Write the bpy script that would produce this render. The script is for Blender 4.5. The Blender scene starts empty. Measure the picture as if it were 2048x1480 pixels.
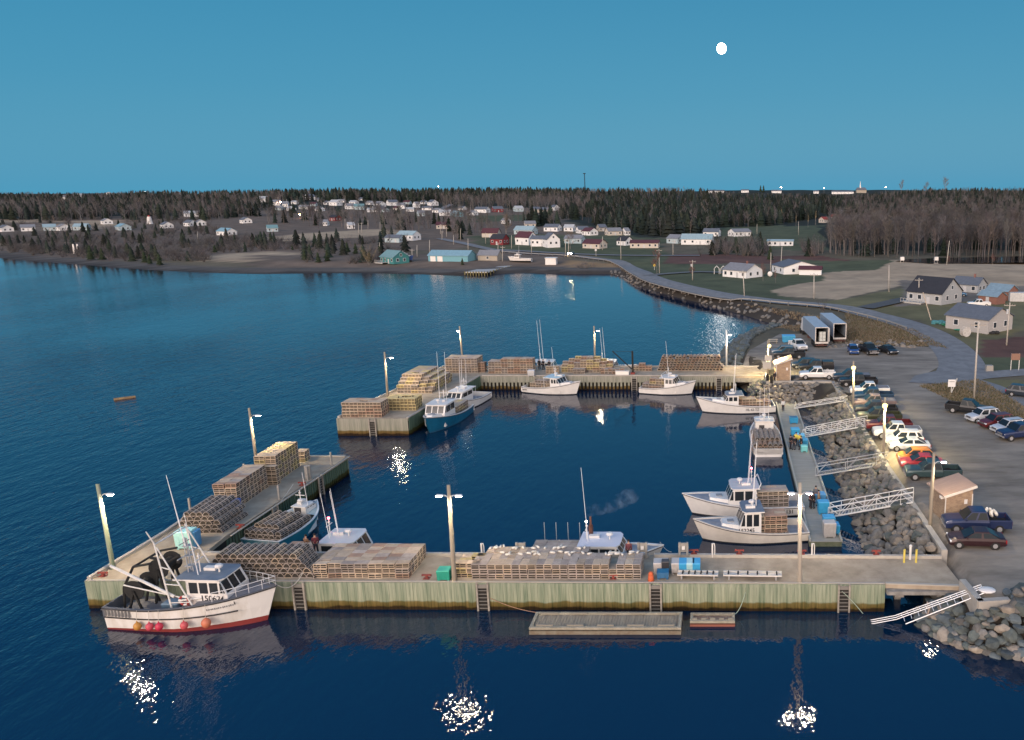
import bpy, math, random
import numpy as np
from mathutils import Vector, Matrix
R=math.radians
rnd=random.Random(7)
S=bpy.context.scene
COL=S.collection
# ---------------------------------------------------------------- camera
F=1626.0;CX=1450.0;CY=740.0;H=32.0;PT=R(12.3)
cam=bpy.data.cameras.new("camera");co=bpy.data.objects.new("camera",cam);COL.objects.link(co);S.camera=co
co.location=(0,0,H);co.rotation_euler=(R(90)-PT,0,0)
cam.sensor_width=36;cam.lens=F/2048*36;cam.shift_x=-(CX-1024)/2048;cam.shift_y=0
cam.clip_start=.5;cam.clip_end=20000
# ---------------------------------------------------------------- world (dusk: blue towards the moon, warm afterglow behind the camera)
W=bpy.data.worlds.new("World");S.world=W;W.use_nodes=True
nt=W.node_tree;N=nt.nodes;Lk=nt.links;N.clear()
out=N.new("ShaderNodeOutputWorld");bg=N.new("ShaderNodeBackground");Lk.new(bg.outputs[0],out.inputs[0])
tc=N.new("ShaderNodeTexCoord");sp=N.new("ShaderNodeSeparateXYZ");Lk.new(tc.outputs["Generated"],sp.inputs[0])
def ramp(stops):
    r=N.new("ShaderNodeValToRGB");e=r.color_ramp.elements
    while len(e)<len(stops): e.new(.5)
    for q,(p,c) in zip(e,stops): q.position=p;q.color=(*c,1)
    return r
front=ramp([(0,(.054,.258,.405)),(.04,(.042,.245,.396)),(.11,(.028,.218,.374)),(.22,(.018,.186,.338)),(.45,(.012,.15,.36)),(.62,(.022,.165,.42)),(1,(.07,.20,.42))])
back=ramp([(0,(2.8,1.85,1.3)),(.12,(2.4,1.85,1.5)),(.4,(1.45,1.35,1.35)),(.75,(.5,.58,.74)),(1,(.09,.20,.38))])
Lk.new(sp.outputs[2],front.inputs[0]);Lk.new(sp.outputs[2],back.inputs[0])
mr=N.new("ShaderNodeMapRange");mr.inputs[1].default_value=.15;mr.inputs[2].default_value=-.75;mr.interpolation_type='SMOOTHSTEP'
Lk.new(sp.outputs[1],mr.inputs[0])
mx=N.new("ShaderNodeMix");mx.data_type='RGBA';Lk.new(mr.outputs[0],mx.inputs[0]);Lk.new(front.outputs[0],mx.inputs[6]);Lk.new(back.outputs[0],mx.inputs[7])
sky=N.new("ShaderNodeTexSky");sky.sky_type='NISHITA';sky.sun_disc=False;sky.sun_elevation=R(2);sky.sun_rotation=R(200)
sc=N.new("ShaderNodeMix");sc.data_type='RGBA';sc.blend_type='ADD';sc.inputs[0].default_value=.02
Lk.new(mx.outputs[2],sc.inputs[6]);Lk.new(sky.outputs[0],sc.inputs[7]);Lk.new(sc.outputs[2],bg.inputs[0]);bg.inputs[1].default_value=1.0
sl=bpy.data.lights.new("sun","SUN");sl.energy=1.35;sl.angle=R(25);sl.color=(1,.80,.68)
so=bpy.data.objects.new("sun",sl);COL.objects.link(so);so.rotation_euler=Vector((.45,1,-.42)).to_track_quat('-Z','Y').to_euler()
S.view_settings.view_transform='Standard';S.view_settings.look='None';S.view_settings.exposure=.32;S.view_settings.gamma=1
try:
    S.cycles.sample_clamp_indirect=6;S.cycles.max_bounces=6;S.cycles.transparent_max_bounces=12;S.cycles.use_denoising=True
    S.cycles.volume_step_rate=4
except Exception: pass
# ---------------------------------------------------------------- measuring helpers
cp,sn=math.cos(PT),math.sin(PT)
def P(px,py,z=0.):
    u=(px-CX)/F;v=(py-CY)/F;t=(H-z)/(sn+v*cp)
    return Vector((u*t,(cp-v*sn)*t,z))
def PY(px,py,Y):
    u=(px-CX)/F;v=(py-CY)/F;t=Y/(cp-v*sn)
    return Vector((u*t,Y,H-(sn+v*cp)*t))
def proj(x,y,z):
    d=H-z;zc=y*cp+d*sn;yc=d*cp-y*sn
    return CX+F*x/zc, CY+F*yc/zc
# ---------------------------------------------------------------- materials
MATS={}
def mat(n,c,c2=None,sc=3.,rough=.7,metal=0.,bump=0.,st=(1,1,1),fac=(.35,.65),det=4,em=None,alpha=None,attr=None,spec=.5):
    if n in MATS: return MATS[n]
    m=bpy.data.materials.new(n);m.use_nodes=True;t=m.node_tree;b=t.nodes["Principled BSDF"]
    b.inputs["Base Color"].default_value=(*c,1);b.inputs["Roughness"].default_value=rough;b.inputs["Metallic"].default_value=metal
    b.inputs["Specular IOR Level"].default_value=spec
    base=None
    if c2 is not None or bump:
        g=t.nodes.new("ShaderNodeNewGeometry") ;mp=t.nodes.new("ShaderNodeMapping");mp.inputs["Scale"].default_value=st
        oc=t.nodes.new("ShaderNodeTexCoord")
        t.links.new(oc.outputs["Object"],mp.inputs[0]);no=t.nodes.new("ShaderNodeTexNoise");no.inputs["Scale"].default_value=sc;no.inputs["Detail"].default_value=det
        no.inputs["Roughness"].default_value=.65
        oi=t.nodes.new("ShaderNodeObjectInfo");va=t.nodes.new("ShaderNodeVectorMath");va.operation='ADD'
        vm=t.nodes.new("ShaderNodeMath");vm.operation='MULTIPLY';vm.inputs[1].default_value=37.;t.links.new(oi.outputs["Random"],vm.inputs[0])
        t.links.new(mp.outputs[0],va.inputs[0]);t.links.new(vm.outputs[0],va.inputs[1]);t.links.new(va.outputs[0],no.inputs[0])
        if c2 is not None:
            r=t.nodes.new("ShaderNodeMapRange");r.inputs[1].default_value=fac[0];r.inputs[2].default_value=fac[1];t.links.new(no.outputs[0],r.inputs[0])
            x=t.nodes.new("ShaderNodeMix");x.data_type='RGBA';x.inputs[6].default_value=(*c,1);x.inputs[7].default_value=(*c2,1)
            t.links.new(r.outputs[0],x.inputs[0]);base=x.outputs[2]
        if bump:
            bp=t.nodes.new("ShaderNodeBump");bp.inputs["Strength"].default_value=.8;bp.inputs["Distance"].default_value=bump
            t.links.new(no.outputs[0],bp.inputs["Height"]);t.links.new(bp.outputs[0],b.inputs["Normal"])
    if attr:
        at=t.nodes.new("ShaderNodeAttribute");at.attribute_name=attr
        x=t.nodes.new("ShaderNodeMix");x.data_type='RGBA';x.blend_type='MULTIPLY';x.inputs[0].default_value=1
        if base: t.links.new(base,x.inputs[6])
        else: x.inputs[6].default_value=(*c,1)
        t.links.new(at.outputs["Color"],x.inputs[7]);base=x.outputs[2]
    if base: t.links.new(base,b.inputs["Base Color"])
    if em:
        b.inputs["Emission Color"].default_value=(*em[0],1);b.inputs["Emission Strength"].default_value=em[1]
    if alpha is not None: b.inputs["Alpha"].default_value=alpha
    MATS[n]=m;return m
def vary(m,amt=.25):
    """per-object brightness variation"""
    t=m.node_tree;b=t.nodes["Principled BSDF"];oi=t.nodes.new("ShaderNodeObjectInfo")
    r=t.nodes.new("ShaderNodeMapRange");r.inputs[3].default_value=1-amt;r.inputs[4].default_value=1+amt;t.links.new(oi.outputs["Random"],r.inputs[0])
    x=t.nodes.new("ShaderNodeMix");x.data_type='RGBA';x.blend_type='MULTIPLY';x.inputs[0].default_value=1
    i=b.inputs["Base Color"]
    if i.links: t.links.new(i.links[0].from_socket,x.inputs[6])
    else: x.inputs[6].default_value=i.default_value
    t.links.new(r.outputs[0],x.inputs[7]);t.links.new(x.outputs[2],i);return m
# ---------------------------------------------------------------- mesh builder
class MB:
    def __init__(s): s.v=[];s.f=[];s.m=[];s.mi=0;s.T=None
    def add(s,vs,fs,mi=None):
        o=len(s.v);T=s.T
        s.v+= [tuple(T@Vector(a)) for a in vs] if T else [tuple(a) for a in vs]
        s.f+=[tuple(o+i for i in f) for f in fs];s.m+=[s.mi if mi is None else mi]*len(fs);return s
    def box(s,c,d,rz=0,rx=0,ry=0,tp=1.,tpy=None,mi=None):
        x,y,z=d[0]/2,d[1]/2,d[2]/2;ty=tp if tpy is None else tpy
        vs=[(-x,-y,-z),(x,-y,-z),(x,y,-z),(-x,y,-z),(-x*tp,-y*ty,z),(x*tp,-y*ty,z),(x*tp,y*ty,z),(-x*tp,y*ty,z)]
        if rz or rx or ry:
            M=Matrix.Rotation(rz,3,'Z')@Matrix.Rotation(ry,3,'Y')@Matrix.Rotation(rx,3,'X');vs=[M@Vector(a) for a in vs]
        vs=[(a[0]+c[0],a[1]+c[1],a[2]+c[2]) for a in vs]
        return s.add(vs,[(3,2,1,0),(4,5,6,7),(0,1,5,4),(1,2,6,5),(2,3,7,6),(3,0,4,7)],mi)
    def cyl(s,a,b,r0,r1=None,n=8,cap=True,mi=None):
        r1=r0 if r1 is None else r1;a=Vector(a);b=Vector(b);d=b-a
        if d.length<1e-6: return s
        d.normalize();u=d.cross(Vector((0,0,1)) if abs(d.z)<.95 else Vector((1,0,0))).normalized();w=d.cross(u)
        vs=[]
        for k in range(n):
            t=2*math.pi*k/n;q=u*math.cos(t)+w*math.sin(t);vs+=[a+q*r0,b+q*r1]
        fs=[(2*k,2*k+1,(2*k+3)%(2*n),(2*k+2)%(2*n)) for k in range(n)]
        if cap: fs+=[tuple(2*k for k in range(n)),tuple(2*k+1 for k in reversed(range(n)))]
        return s.add(vs,fs,mi)
    def tube(s,pts,r,n=5,mi=None):
        for a,b in zip(pts[:-1],pts[1:]): s.cyl(a,b,r,r,n,True,mi)
        return s
    def beam(s,a,b,w,h=None,mi=None):
        h=w if h is None else h;a=Vector(a);b=Vector(b);d=(b-a)
        if d.length<1e-6: return s
        d.normalize();u=d.cross(Vector((0,0,1)) if abs(d.z)<.99 else Vector((0,1,0))).normalized();q=u.cross(d)
        vs=[p+u*i*w/2+q*j*h/2 for p in (a,b) for i,j in ((-1,-1),(1,-1),(1,1),(-1,1))]
        return s.add(vs,[(0,1,2,3),(7,6,5,4),(0,4,5,1),(1,5,6,2),(2,6,7,3),(3,7,4,0)],mi)
    def sph(s,c,r,nu=8,nv=6,mi=None,sx=1,sy=1,sz=1):
        vs=[(c[0],c[1],c[2]+r*sz)]
        for j in range(1,nv):
            a=math.pi*j/nv
            for i in range(nu):
                b=2*math.pi*i/nu;vs.append((c[0]+r*sx*math.sin(a)*math.cos(b),c[1]+r*sy*math.sin(a)*math.sin(b),c[2]+r*sz*math.cos(a)))
        vs.append((c[0],c[1],c[2]-r*sz));fs=[]
        for i in range(nu): fs.append((0,1+i,1+(i+1)%nu));fs.append((len(vs)-1,1+(nv-2)*nu+(i+1)%nu,1+(nv-2)*nu+i))
        for j in range(nv-2):
            for i in range(nu):
                k=1+j*nu;fs.append((k+i,k+nu+i,k+nu+(i+1)%nu,k+(i+1)%nu))
        return s.add(vs,fs,mi)
    def prism(s,pts,z0,z1,mi=None,top=None):
        n=len(pts);vs=[(p[0],p[1],z0) for p in pts]+[(p[0],p[1],z1) for p in pts]
        s.add(vs,[tuple(reversed(range(n)))]+[(i,(i+1)%n,n+(i+1)%n,n+i) for i in range(n)],mi)
        return s.add(vs[n:],[tuple(range(n))],mi if top is None else top)
    def side(s,prof,y0,y1,mi=None):
        """profile in x,z extruded along y"""
        n=len(prof);vs=[(p[0],y0,p[1]) for p in prof]+[(p[0],y1,p[1]) for p in prof]
        return s.add(vs,[tuple(range(n)),tuple(reversed(range(n,2*n)))]+[(i,n+i,n+(i+1)%n,(i+1)%n) for i in range(n)],mi)
    def loft(s,secs,close=False,cap=True,mi=None):
        n=len(secs[0]);vs=[p for q in secs for p in q];fs=[]
        for j in range(len(secs)-1):
            for i in range(n if close else n-1):
                fs.append((j*n+i,(j+1)*n+i,(j+1)*n+(i+1)%n,j*n+(i+1)%n))
        if cap: fs.append(tuple(range(n)));fs.append(tuple(reversed(range((len(secs)-1)*n,len(secs)*n))))
        return s.add(vs,fs,mi)
    def mesh(s,name,mats,smooth=False):
        me=bpy.data.meshes.new(name);me.from_pydata(s.v,[],s.f)
        for m in (mats if isinstance(mats,(list,tuple)) else [mats]): me.materials.append(m)
        me.polygons.foreach_set("material_index",s.m)
        if smooth: me.polygons.foreach_set("use_smooth",[True]*len(s.f))
        me.update();return me
    def build(s,name,mats,parent=None,smooth=False,loc=None):
        return link(name,s.mesh(name,mats,smooth),parent,loc)
def link(name,data,parent=None,loc=None,rz=0):
    o=bpy.data.objects.new(name,data);COL.objects.link(o)
    if parent: o.parent=parent
    if loc is not None: o.location=loc
    if rz: o.rotation_euler.z=rz
    return o
def tag(o,label,cat,group=None,kind=None):
    if kind: o['kind']=kind
    if label: o['label']=label
    if cat: o['category']=cat
    if group: o['group']=group
    return o
def thing(name,label,cat,loc=(0,0,0),rz=0,group=None):
    o=bpy.data.objects.new(name,None);COL.objects.link(o);o.empty_display_size=.2
    o.location=loc;o.rotation_euler=(0,0,rz);return tag(o,label,cat,group)
def structure(o): o['kind']='structure';return o
def dup(root,loc,rz,label,group=None,mats=None,scale=None):
    r=root.copy();COL.objects.link(r);r.location=loc;r.rotation_euler.z=rz;r['label']=label
    if group: r['group']=group
    if scale: r.scale=(scale,)*3
    def rec(a,b):
        for ch in [c for c in kids.get(a.name,[])]:
            c=ch.copy();COL.objects.link(c);c.parent=b;rec(ch,c)
            if mats and c.material_slots:
                for sl_ in c.material_slots:
                    if sl_.material and sl_.material.name in mats:
                        nm=mats[sl_.material.name];sl_.link='OBJECT';sl_.material=nm
    kids={}
    for o in bpy.data.objects:
        if o.parent: kids.setdefault(o.parent.name,[]).append(o)
    rec(root,r);return r
ORD=["first","second","third","fourth","fifth","sixth","seventh","eighth","ninth","tenth","eleventh","twelfth","thirteenth","fourteenth","fifteenth","sixteenth","seventeenth","eighteenth","nineteenth","twentieth","twenty-first","twenty-second","twenty-third","twenty-fourth","twenty-fifth"]
def text(name,body,size,parent,loc,rot,m,ext=.004):
    c=bpy.data.curves.new(name,'FONT');c.body=body;c.size=size;c.extrude=ext;c.offset=size*.018;c.align_x='CENTER';c.align_y='CENTER';c.resolution_u=2
    o=bpy.data.objects.new(name,c);COL.objects.link(o);me=bpy.data.meshes.new_from_object(o.evaluated_get(bpy.context.evaluated_depsgraph_get()));bpy.data.objects.remove(o)
    me.materials.clear();me.materials.append(m);me.name=name;o=link(name,me);o.parent=parent;o.location=loc;o.rotation_euler=rot;return o
# ---------------------------------------------------------------- land, shoreline
SH=[(-60,505),(0,516),(60,522),(130,527),(220,534),(300,540),(400,545),(500,548),(600,547),(690,546),(760,547),(850,549),(930,552),(1040,545),(1130,548),(1215,548),(1245,553),(1262,566),(1300,580),(1350,594),(1400,606),(1450,620),(1500,634),(1550,650),(1582,662),(1572,668),(1520,668),(1475,680),(1450,700),(1440,735),(1470,765),(1500,790),(1545,802),(1600,812),(1650,835),(1655,870),(1680,900),(1695,930),(1725,970),(1735,1010),(1745,1060),(1770,1100),(1800,1130),(1850,1170),(1845,1215),(1835,1245),(1880,1275),(1950,1300),(2048,1318),(2200,1345)]
poly=[tuple(P(a,b,0)[:2]) for a,b in SH]
poly=[(-4000,poly[0][1]+150)]+poly+[(60,poly[-1][1]-4),(3000,40),(3000,5000),(-4000,5000)]
PA=np.array(poly)
def sdist(x,y):
    x=np.asarray(x,float).ravel();y=np.asarray(y,float).ravel();d=np.full(x.shape,1e9);ins=np.zeros(x.shape,bool)
    n=len(PA)
    for i in range(n):
        ax,ay=PA[i];bx,by=PA[(i+1)%n];ex,ey=bx-ax,by-ay
        t=np.clip(((x-ax)*ex+(y-ay)*ey)/(ex*ex+ey*ey),0,1)
        d=np.minimum(d,np.hypot(x-ax-t*ex,y-ay-t*ey))
        c=((ay>y)!=(by>y));xx=ax+(y-ay)*ex/(ey if abs(ey)>1e-9 else 1e-9);ins^=(c&(x<xx))
    return np.where(ins,d,-d)
def sst(a,b,x): t=np.clip((x-a)/(b-a),0,1);return t*t*(3-2*t)
def height(x,y):
    x=np.asarray(x,float);sh=x.shape;x=x.ravel();y=np.asarray(y,float).ravel();s=sdist(x,y)
    near=np.clip(s*.62,-3,2.7)
    farz=np.clip(s*.10,-3,1.1)+sst(14,34,s)*1.6
    w=sst(300,360,y);w=np.maximum(w,sst(-60,-120,x))
    z=near*(1-w)+farz*w
    r=np.maximum(0,y-410)
    k=.019+.002*np.sin(x/700.+.6)-.004*sst(-500,-1300,x)
    hill=np.where(r<1500,r*k,1500*k+(r-1500)*.002)
    amp=np.clip(r/350,0,1)
    nz=1.6*np.sin(x/95+y/160)+1.2*np.sin(x/47-y/71+1)+2.*np.sin(x/230-y/310+2)
    z=z+hill+amp*nz*sst(20,90,s)
    g=sst(150,260,y)*sst(25,60,x)*sst(5,30,s)
    z=z+g*(.6*np.sin(x/21+y/33)+.8)
    mk=sst(17.9,18.4,x)*sst(54.0,54.5,y)*(y<140)*(s>0);z=np.where(mk>.01,np.maximum(z,2.7*mk),z)
    return z.reshape(sh)
def hz(x,y): return float(height(np.array([x]),np.array([y]))[0])
TS=np.concatenate([np.linspace(30,400,260),np.geomspace(402,4200,420)])
def G(px,py):
    """ground point seen at a pixel (arrays)"""
    px=np.atleast_1d(np.asarray(px,float));py=np.atleast_1d(np.asarray(py,float))
    u=(px-CX)/F;v=(py-CY)/F;dy=cp-v*sn;dz=sn+v*cp
    res=np.full((len(px),3),np.nan)
    Xs=u[:,None]/dy[:,None]*TS;Ys=np.broadcast_to(TS,Xs.shape);Zr=H-dz[:,None]/dy[:,None]*TS
    Zh=height(Xs,Ys);Zh=np.maximum(Zh,0);hit=Zr<=Zh
    k=hit.argmax(1);ok=hit.any(1)
    for i in range(len(px)):
        if ok[i] and k[i]>0:
            j=k[i];a=Zr[i,j-1]-Zh[i,j-1];b=Zh[i,j]-Zr[i,j];t=a/(a+b+1e-9)
            yy=TS[j-1]+(TS[j]-TS[j-1])*t;res[i]=(u[i]/dy[i]*yy,yy,Zh[i,j-1]+(Zh[i,j]-Zh[i,j-1])*t)
    return res
def g1(px,py):
    r=G([px],[py])[0]
    if np.isnan(r[0]): r=G([px],[py+6])[0]
    if np.isnan(r[0]): r=G([px],[py+14])[0]
    return Vector(r)
def inpoly(px,py,pl):
    ins=np.zeros(px.shape,bool);n=len(pl)
    for i in range(n):
        ax,ay=pl[i];bx,by=pl[(i+1)%n]
        if ay==by: continue
        c=((ay>py)!=(by>py));ins^=(c&(px<ax+(py-ay)*(bx-ax)/(by-ay)))
    return ins
# ground cover regions, outlined where they lie on the land
GREEN=(.062,.071,.044);TAN=(.205,.162,.115);SCRUB=(.085,.068,.055);BEACH=(.10,.095,.09);DIRT=(.10,.088,.075);DARKF=(.022,.026,.022);OLIVE=(.082,.078,.045);RED=(.085,.05,.042);TAW=(.14,.10,.06)
REG=[(DARKF,[(-200,360),(2300,360),(2300,500),(1640,500),(1640,480),(1250,475),(1120,440),(880,425),(500,425),(300,440),(-200,450)]),
(SCRUB,[(-200,440),(420,430),(560,420),(1130,415),(1130,470),(900,500),(500,520),(-200,520)]),
(TAN,[(-100,452),(80,445),(80,440),(0,440)]),(TAN,[(90,462),(160,442),(240,437),(262,448),(180,458)]),
(TAN,[(415,512),(520,503),(602,505),(602,522),(430,524)]),(TAN,[(535,474),(690,460),(780,458),(800,468),(640,478),(560,484)]),
(GREEN,[(930,432),(1090,428),(1090,440),(950,445)]),(GREEN,[(940,470),(1240,470),(1340,480),(1300,505),(1130,512),(960,495)]),
(GREEN,[(1430,455),(1640,450),(1650,500),(1560,500),(1440,480)]),(GREEN,[(1140,480),(1330,478),(1330,520),(1250,520),(1140,505)]),
(GREEN,[(1230,510),(1330,520),(1560,545),(1650,530),(1680,545),(1560,590),(1600,606),(1440,595),(1340,575),(1260,540)]),
(RED,[(1330,508),(1650,512),(1700,520),(1640,530),(1330,526)]),
(TAN,[(1640,525),(2300,508),(2300,570),(1960,575),(1800,572),(1680,600),(1560,592),(1540,580),(1640,560)]),
(GREEN,[(1560,520),(1800,522),(1740,540),(1640,548)]),
(OLIVE,[(1600,612),(1700,598),(1830,570),(1960,574),(2300,570),(2300,660),(2048,660),(1950,700),(1840,640),(1720,625)]),
(DIRT,[(1800,560),(2300,585),(2300,620),(1990,600),(1800,612)]),
(TAW,[(1100,515),(1240,530),(1300,572),(1450,610),(1560,625),(1640,640),(1720,640),(1830,665),(1870,690),(1700,690),(1660,655),(1560,655),(1400,600),(1250,560),(1100,545)]),
(GREEN,[(1960,690),(2300,660),(2300,770),(2048,745),(1960,750)]),(RED,[(1960,680),(2300,650),(2300,715),(1960,712)]),
(OLIVE,[(1870,755),(2048,760),(2300,800),(2300,880),(2048,840),(1920,800)]),
(SCRUB,[(500,510),(1130,505),(1130,545),(500,540)])]
def axis(a,b,lo,hi,st,gr):
    v=[a+i*st for i in range(int((b-a)/st)+1)];d=st;x=v[-1]
    while x<hi: d=min(d*gr,28);x+=d;v.append(x)
    d=st;x=v[0];w=[]
    while x>lo: d=min(d*gr,28);x-=d;w.append(x)
    return np.array(w[::-1]+v)
xs=axis(0,125,-2600,2300,1.5,1.035);ys=axis(44,260,30,3600,1.5,1.02)
X,Y=np.meshgrid(xs,ys);Z=height(X,Y)
# pond hollow and root of the parking stay simple
ny,nx=X.shape;v=np.stack([X.ravel(),Y.ravel(),Z.ravel()],1)
i=np.arange(ny*nx).reshape(ny,nx);q=np.stack([i[:-1,:-1],i[:-1,1:],i[1:,1:],i[1:,:-1]],-1).reshape(-1,4)
keep=(Z.ravel()[q].max(1)>-2.9);q=q[keep]
me=bpy.data.meshes.new("ground");me.vertices.add(len(v));me.vertices.foreach_set("co",v.ravel())
me.loops.add(q.size);me.loops.foreach_set("vertex_index",q.ravel());me.polygons.add(len(q))
me.polygons.foreach_set("loop_start",np.arange(0,q.size,4));me.polygons.foreach_set("loop_total",np.full(len(q),4));me.polygons.foreach_set("use_smooth",np.ones(len(q),bool))
colr=np.tile(np.array([.125,.112,.082,1.]),(len(v),1));px,py=proj(v[:,0],v[:,1],v[:,2])
jx=6*np.sin(v[:,0]*.13+v[:,1]*.07)+4*np.sin(v[:,0]*.31);jy=1.2*np.sin(v[:,0]*.11-v[:,1]*.09)
for c,pl in REG: colr[inpoly(px+jx,py+jy,pl),:3]=np.array(c)*(1.8 if c in (TAN,TAW,SCRUB,DIRT,OLIVE) else 1.45)
s_=sdist(v[:,0],v[:,1]);far=v[:,1]>330
colr[(s_<13)&far,:3]=BEACH;colr[(s_<4)&far,:3]=(.05,.048,.046)
colr[(s_<5)&~far,:3]=(.05,.045,.04)
me.update();ca=me.color_attributes.new("cover",'FLOAT_COLOR','POINT');ca.data.foreach_set("color",colr.ravel())
gm=mat("ground_mat",(.75,.75,.75),(1.35,1.3,1.25),sc=.09,rough=.95,det=12,attr="cover",fac=(.3,.7),spec=.1,bump=.5)
me.materials.append(gm);structure(link("ground",me))
# ---------------------------------------------------------------- water
wm=bpy.data.materials.new("water_mat");wm.use_nodes=True;t=wm.node_tree;b=t.nodes["Principled BSDF"];n_=t.nodes;l_=t.links
b.inputs["Base Color"].default_value=(.0004,.015,.044,1);b.inputs["Roughness"].default_value=.035;b.inputs["IOR"].default_value=1.58
tc=n_.new("ShaderNodeTexCoord")
def nz(scale,rot,st,det=2):
    mp=n_.new("ShaderNodeMapping");mp.inputs["Rotation"].default_value=(0,0,rot);mp.inputs["Scale"].default_value=st;l_.new(tc.outputs["Object"],mp.inputs[0])
    a=n_.new("ShaderNodeTexNoise");a.inputs["Scale"].default_value=scale;a.inputs["Detail"].default_value=det;a.inputs["Roughness"].default_value=.55;l_.new(mp.outputs[0],a.inputs[0]);return a.outputs[0]
def mth(op,a,b_,clamp=False):
    m=n_.new("ShaderNodeMath");m.operation=op;m.use_clamp=clamp
    for k,q in enumerate((a,b_)):
        if isinstance(q,(int,float)): m.inputs[k].default_value=q
        else: l_.new(q,m.inputs[k])
    return m.outputs[0]
sx=n_.new("ShaderNodeSeparateXYZ");l_.new(tc.outputs["Object"],sx.inputs[0])
mrn=n_.new("ShaderNodeMapRange");mrn.interpolation_type='SMOOTHSTEP';mrn.inputs[1].default_value=-33;mrn.inputs[2].default_value=-58;mrn.inputs[3].default_value=.40;mrn.inputs[4].default_value=1.4;l_.new(sx.outputs[0],mrn.inputs[0])
patch=nz(.018,.3,(1,.4,1),3);pm=n_.new("ShaderNodeMapRange");pm.inputs[1].default_value=.35;pm.inputs[2].default_value=.65;pm.inputs[3].default_value=.40;pm.inputs[4].default_value=1.4;l_.new(patch,pm.inputs[0])
far_=n_.new("ShaderNodeMapRange");far_.inputs[1].default_value=120;far_.inputs[2].default_value=380;far_.inputs[3].default_value=1;far_.inputs[4].default_value=.12;l_.new(sx.outputs[1],far_.inputs[0])
fr_=n_.new("ShaderNodeMapRange");fr_.interpolation_type='SMOOTHSTEP';fr_.inputs[1].default_value=58.5;fr_.inputs[2].default_value=52;fr_.inputs[3].default_value=0;fr_.inputs[4].default_value=.16;l_.new(sx.outputs[1],fr_.inputs[0])
bk2=n_.new("ShaderNodeMapRange");bk2.interpolation_type='SMOOTHSTEP';bk2.inputs[1].default_value=139;bk2.inputs[2].default_value=160;bk2.inputs[3].default_value=0;bk2.inputs[4].default_value=.5;l_.new(sx.outputs[1],bk2.inputs[0])
st_=mth('MULTIPLY',mth('MULTIPLY',mth('MAXIMUM',mth('ADD',mth('ADD',mrn.outputs[0],fr_.outputs[0]),bk2.outputs[0]),0.),pm.outputs[0]),far_.outputs[0])
hh=mth('ADD',mth('ADD',mth('MULTIPLY',nz(1.5,.62,(1,.45,1)),.075),mth('MULTIPLY',nz(.42,.5,(1,.5,1)),.13)),mth('MULTIPLY',nz(4.,.2,(1,.8,1),1),.022))
hh=mth('MULTIPLY',hh,st_)
bp=n_.new("ShaderNodeBump");bp.inputs["Strength"].default_value=1;bp.inputs["Distance"].default_value=1.;l_.new(hh,bp.inputs["Height"]);l_.new(bp.outputs[0],b.inputs["Normal"])
w=MB();w.add([(-4000,-300,0),(4000,-300,0),(4000,5000,0),(-4000,5000,0)],[(0,1,2,3)]);wo=w.build("water",wm);structure(wo)
sb=MB();sb.add([(-4000,-300,-3),(4000,-300,-3),(4000,5000,-3),(-4000,5000,-3)],[(0,1,2,3)]);structure(sb.build("seabed_ground",mat("seabed",(.01,.02,.03))))
# ---------------------------------------------------------------- moon
mv=PY(1443,97,6000);m_=MB();m_.sph((0,0,0),32,24,16,sz=1.13);mo=m_.build("moon",mat("moonlight",(.8,.8,.8),(.6,.6,.58),sc=.03,em=((1,.95,.88),14.)),smooth=True,loc=mv)
tag(mo,"full white moon shining in the clear blue evening sky","moon",kind="thing")
# ---------------------------------------------------------------- parking, roads
gravel=mat("gravel",(.14,.124,.105),(.34,.30,.25),sc=.35,rough=.95,det=12,st=(.35,1,1),bump=.05,fac=(.3,.7),spec=.15)
asph=mat("asphalt",(.165,.168,.172),(.235,.238,.242),sc=.5,rough=.85,det=8,spec=.2)
def drape(name,pts,m,dz=.03,cell=2.5):
    """flat polygon laid on the land, cut to a fine grid"""
    a=np.array(pts);x0,y0=a.min(0);x1,y1=a.max(0);nx=max(2,int((x1-x0)/cell));ny=max(2,int((y1-y0)/cell))
    import bmesh
    bm=bmesh.new();f=bm.faces.new([bm.verts.new((p[0],p[1],0)) for p in pts])
    for k in range(1,nx):
        x=x0+(x1-x0)*k/nx;bmesh.ops.bisect_plane(bm,geom=bm.verts[:]+bm.edges[:]+bm.faces[:],plane_co=(x,0,0),plane_no=(1,0,0))
    for k in range(1,ny):
        y=y0+(y1-y0)*k/ny;bmesh.ops.bisect_plane(bm,geom=bm.verts[:]+bm.edges[:]+bm.faces[:],plane_co=(0,y,0),plane_no=(0,1,0))
    vx=np.array([v.co.x for v in bm.verts]);vy=np.array([v.co.y for v in bm.verts]);zz=height(vx,vy)
    for v,z in zip(bm.verts,zz): v.co.z=max(z,.02)+dz
    me=bpy.data.meshes.new(name);bm.to_mesh(me);bm.free();me.materials.append(m)
    for p in me.polygons: p.use_smooth=True
    return structure(link(name,me))
lotpx=[(1470,742),(1500,700),(1560,668),(1640,668),(1700,690),(1790,692),(1880,695),(1885,730),(1830,760),(1880,775),(1900,800),(2048,868),(2300,960),(2300,1270),(2048,1222),(1990,1225),(1947,1212),(1925,1172),(1665,766),(1537,764),(1528,745)]
def cl(p): 
    return p
lot=[tuple(P(a,b,2.7)[:2]) for a,b in lotpx];drape("parking_lot",lot,gravel,.035)
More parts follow.
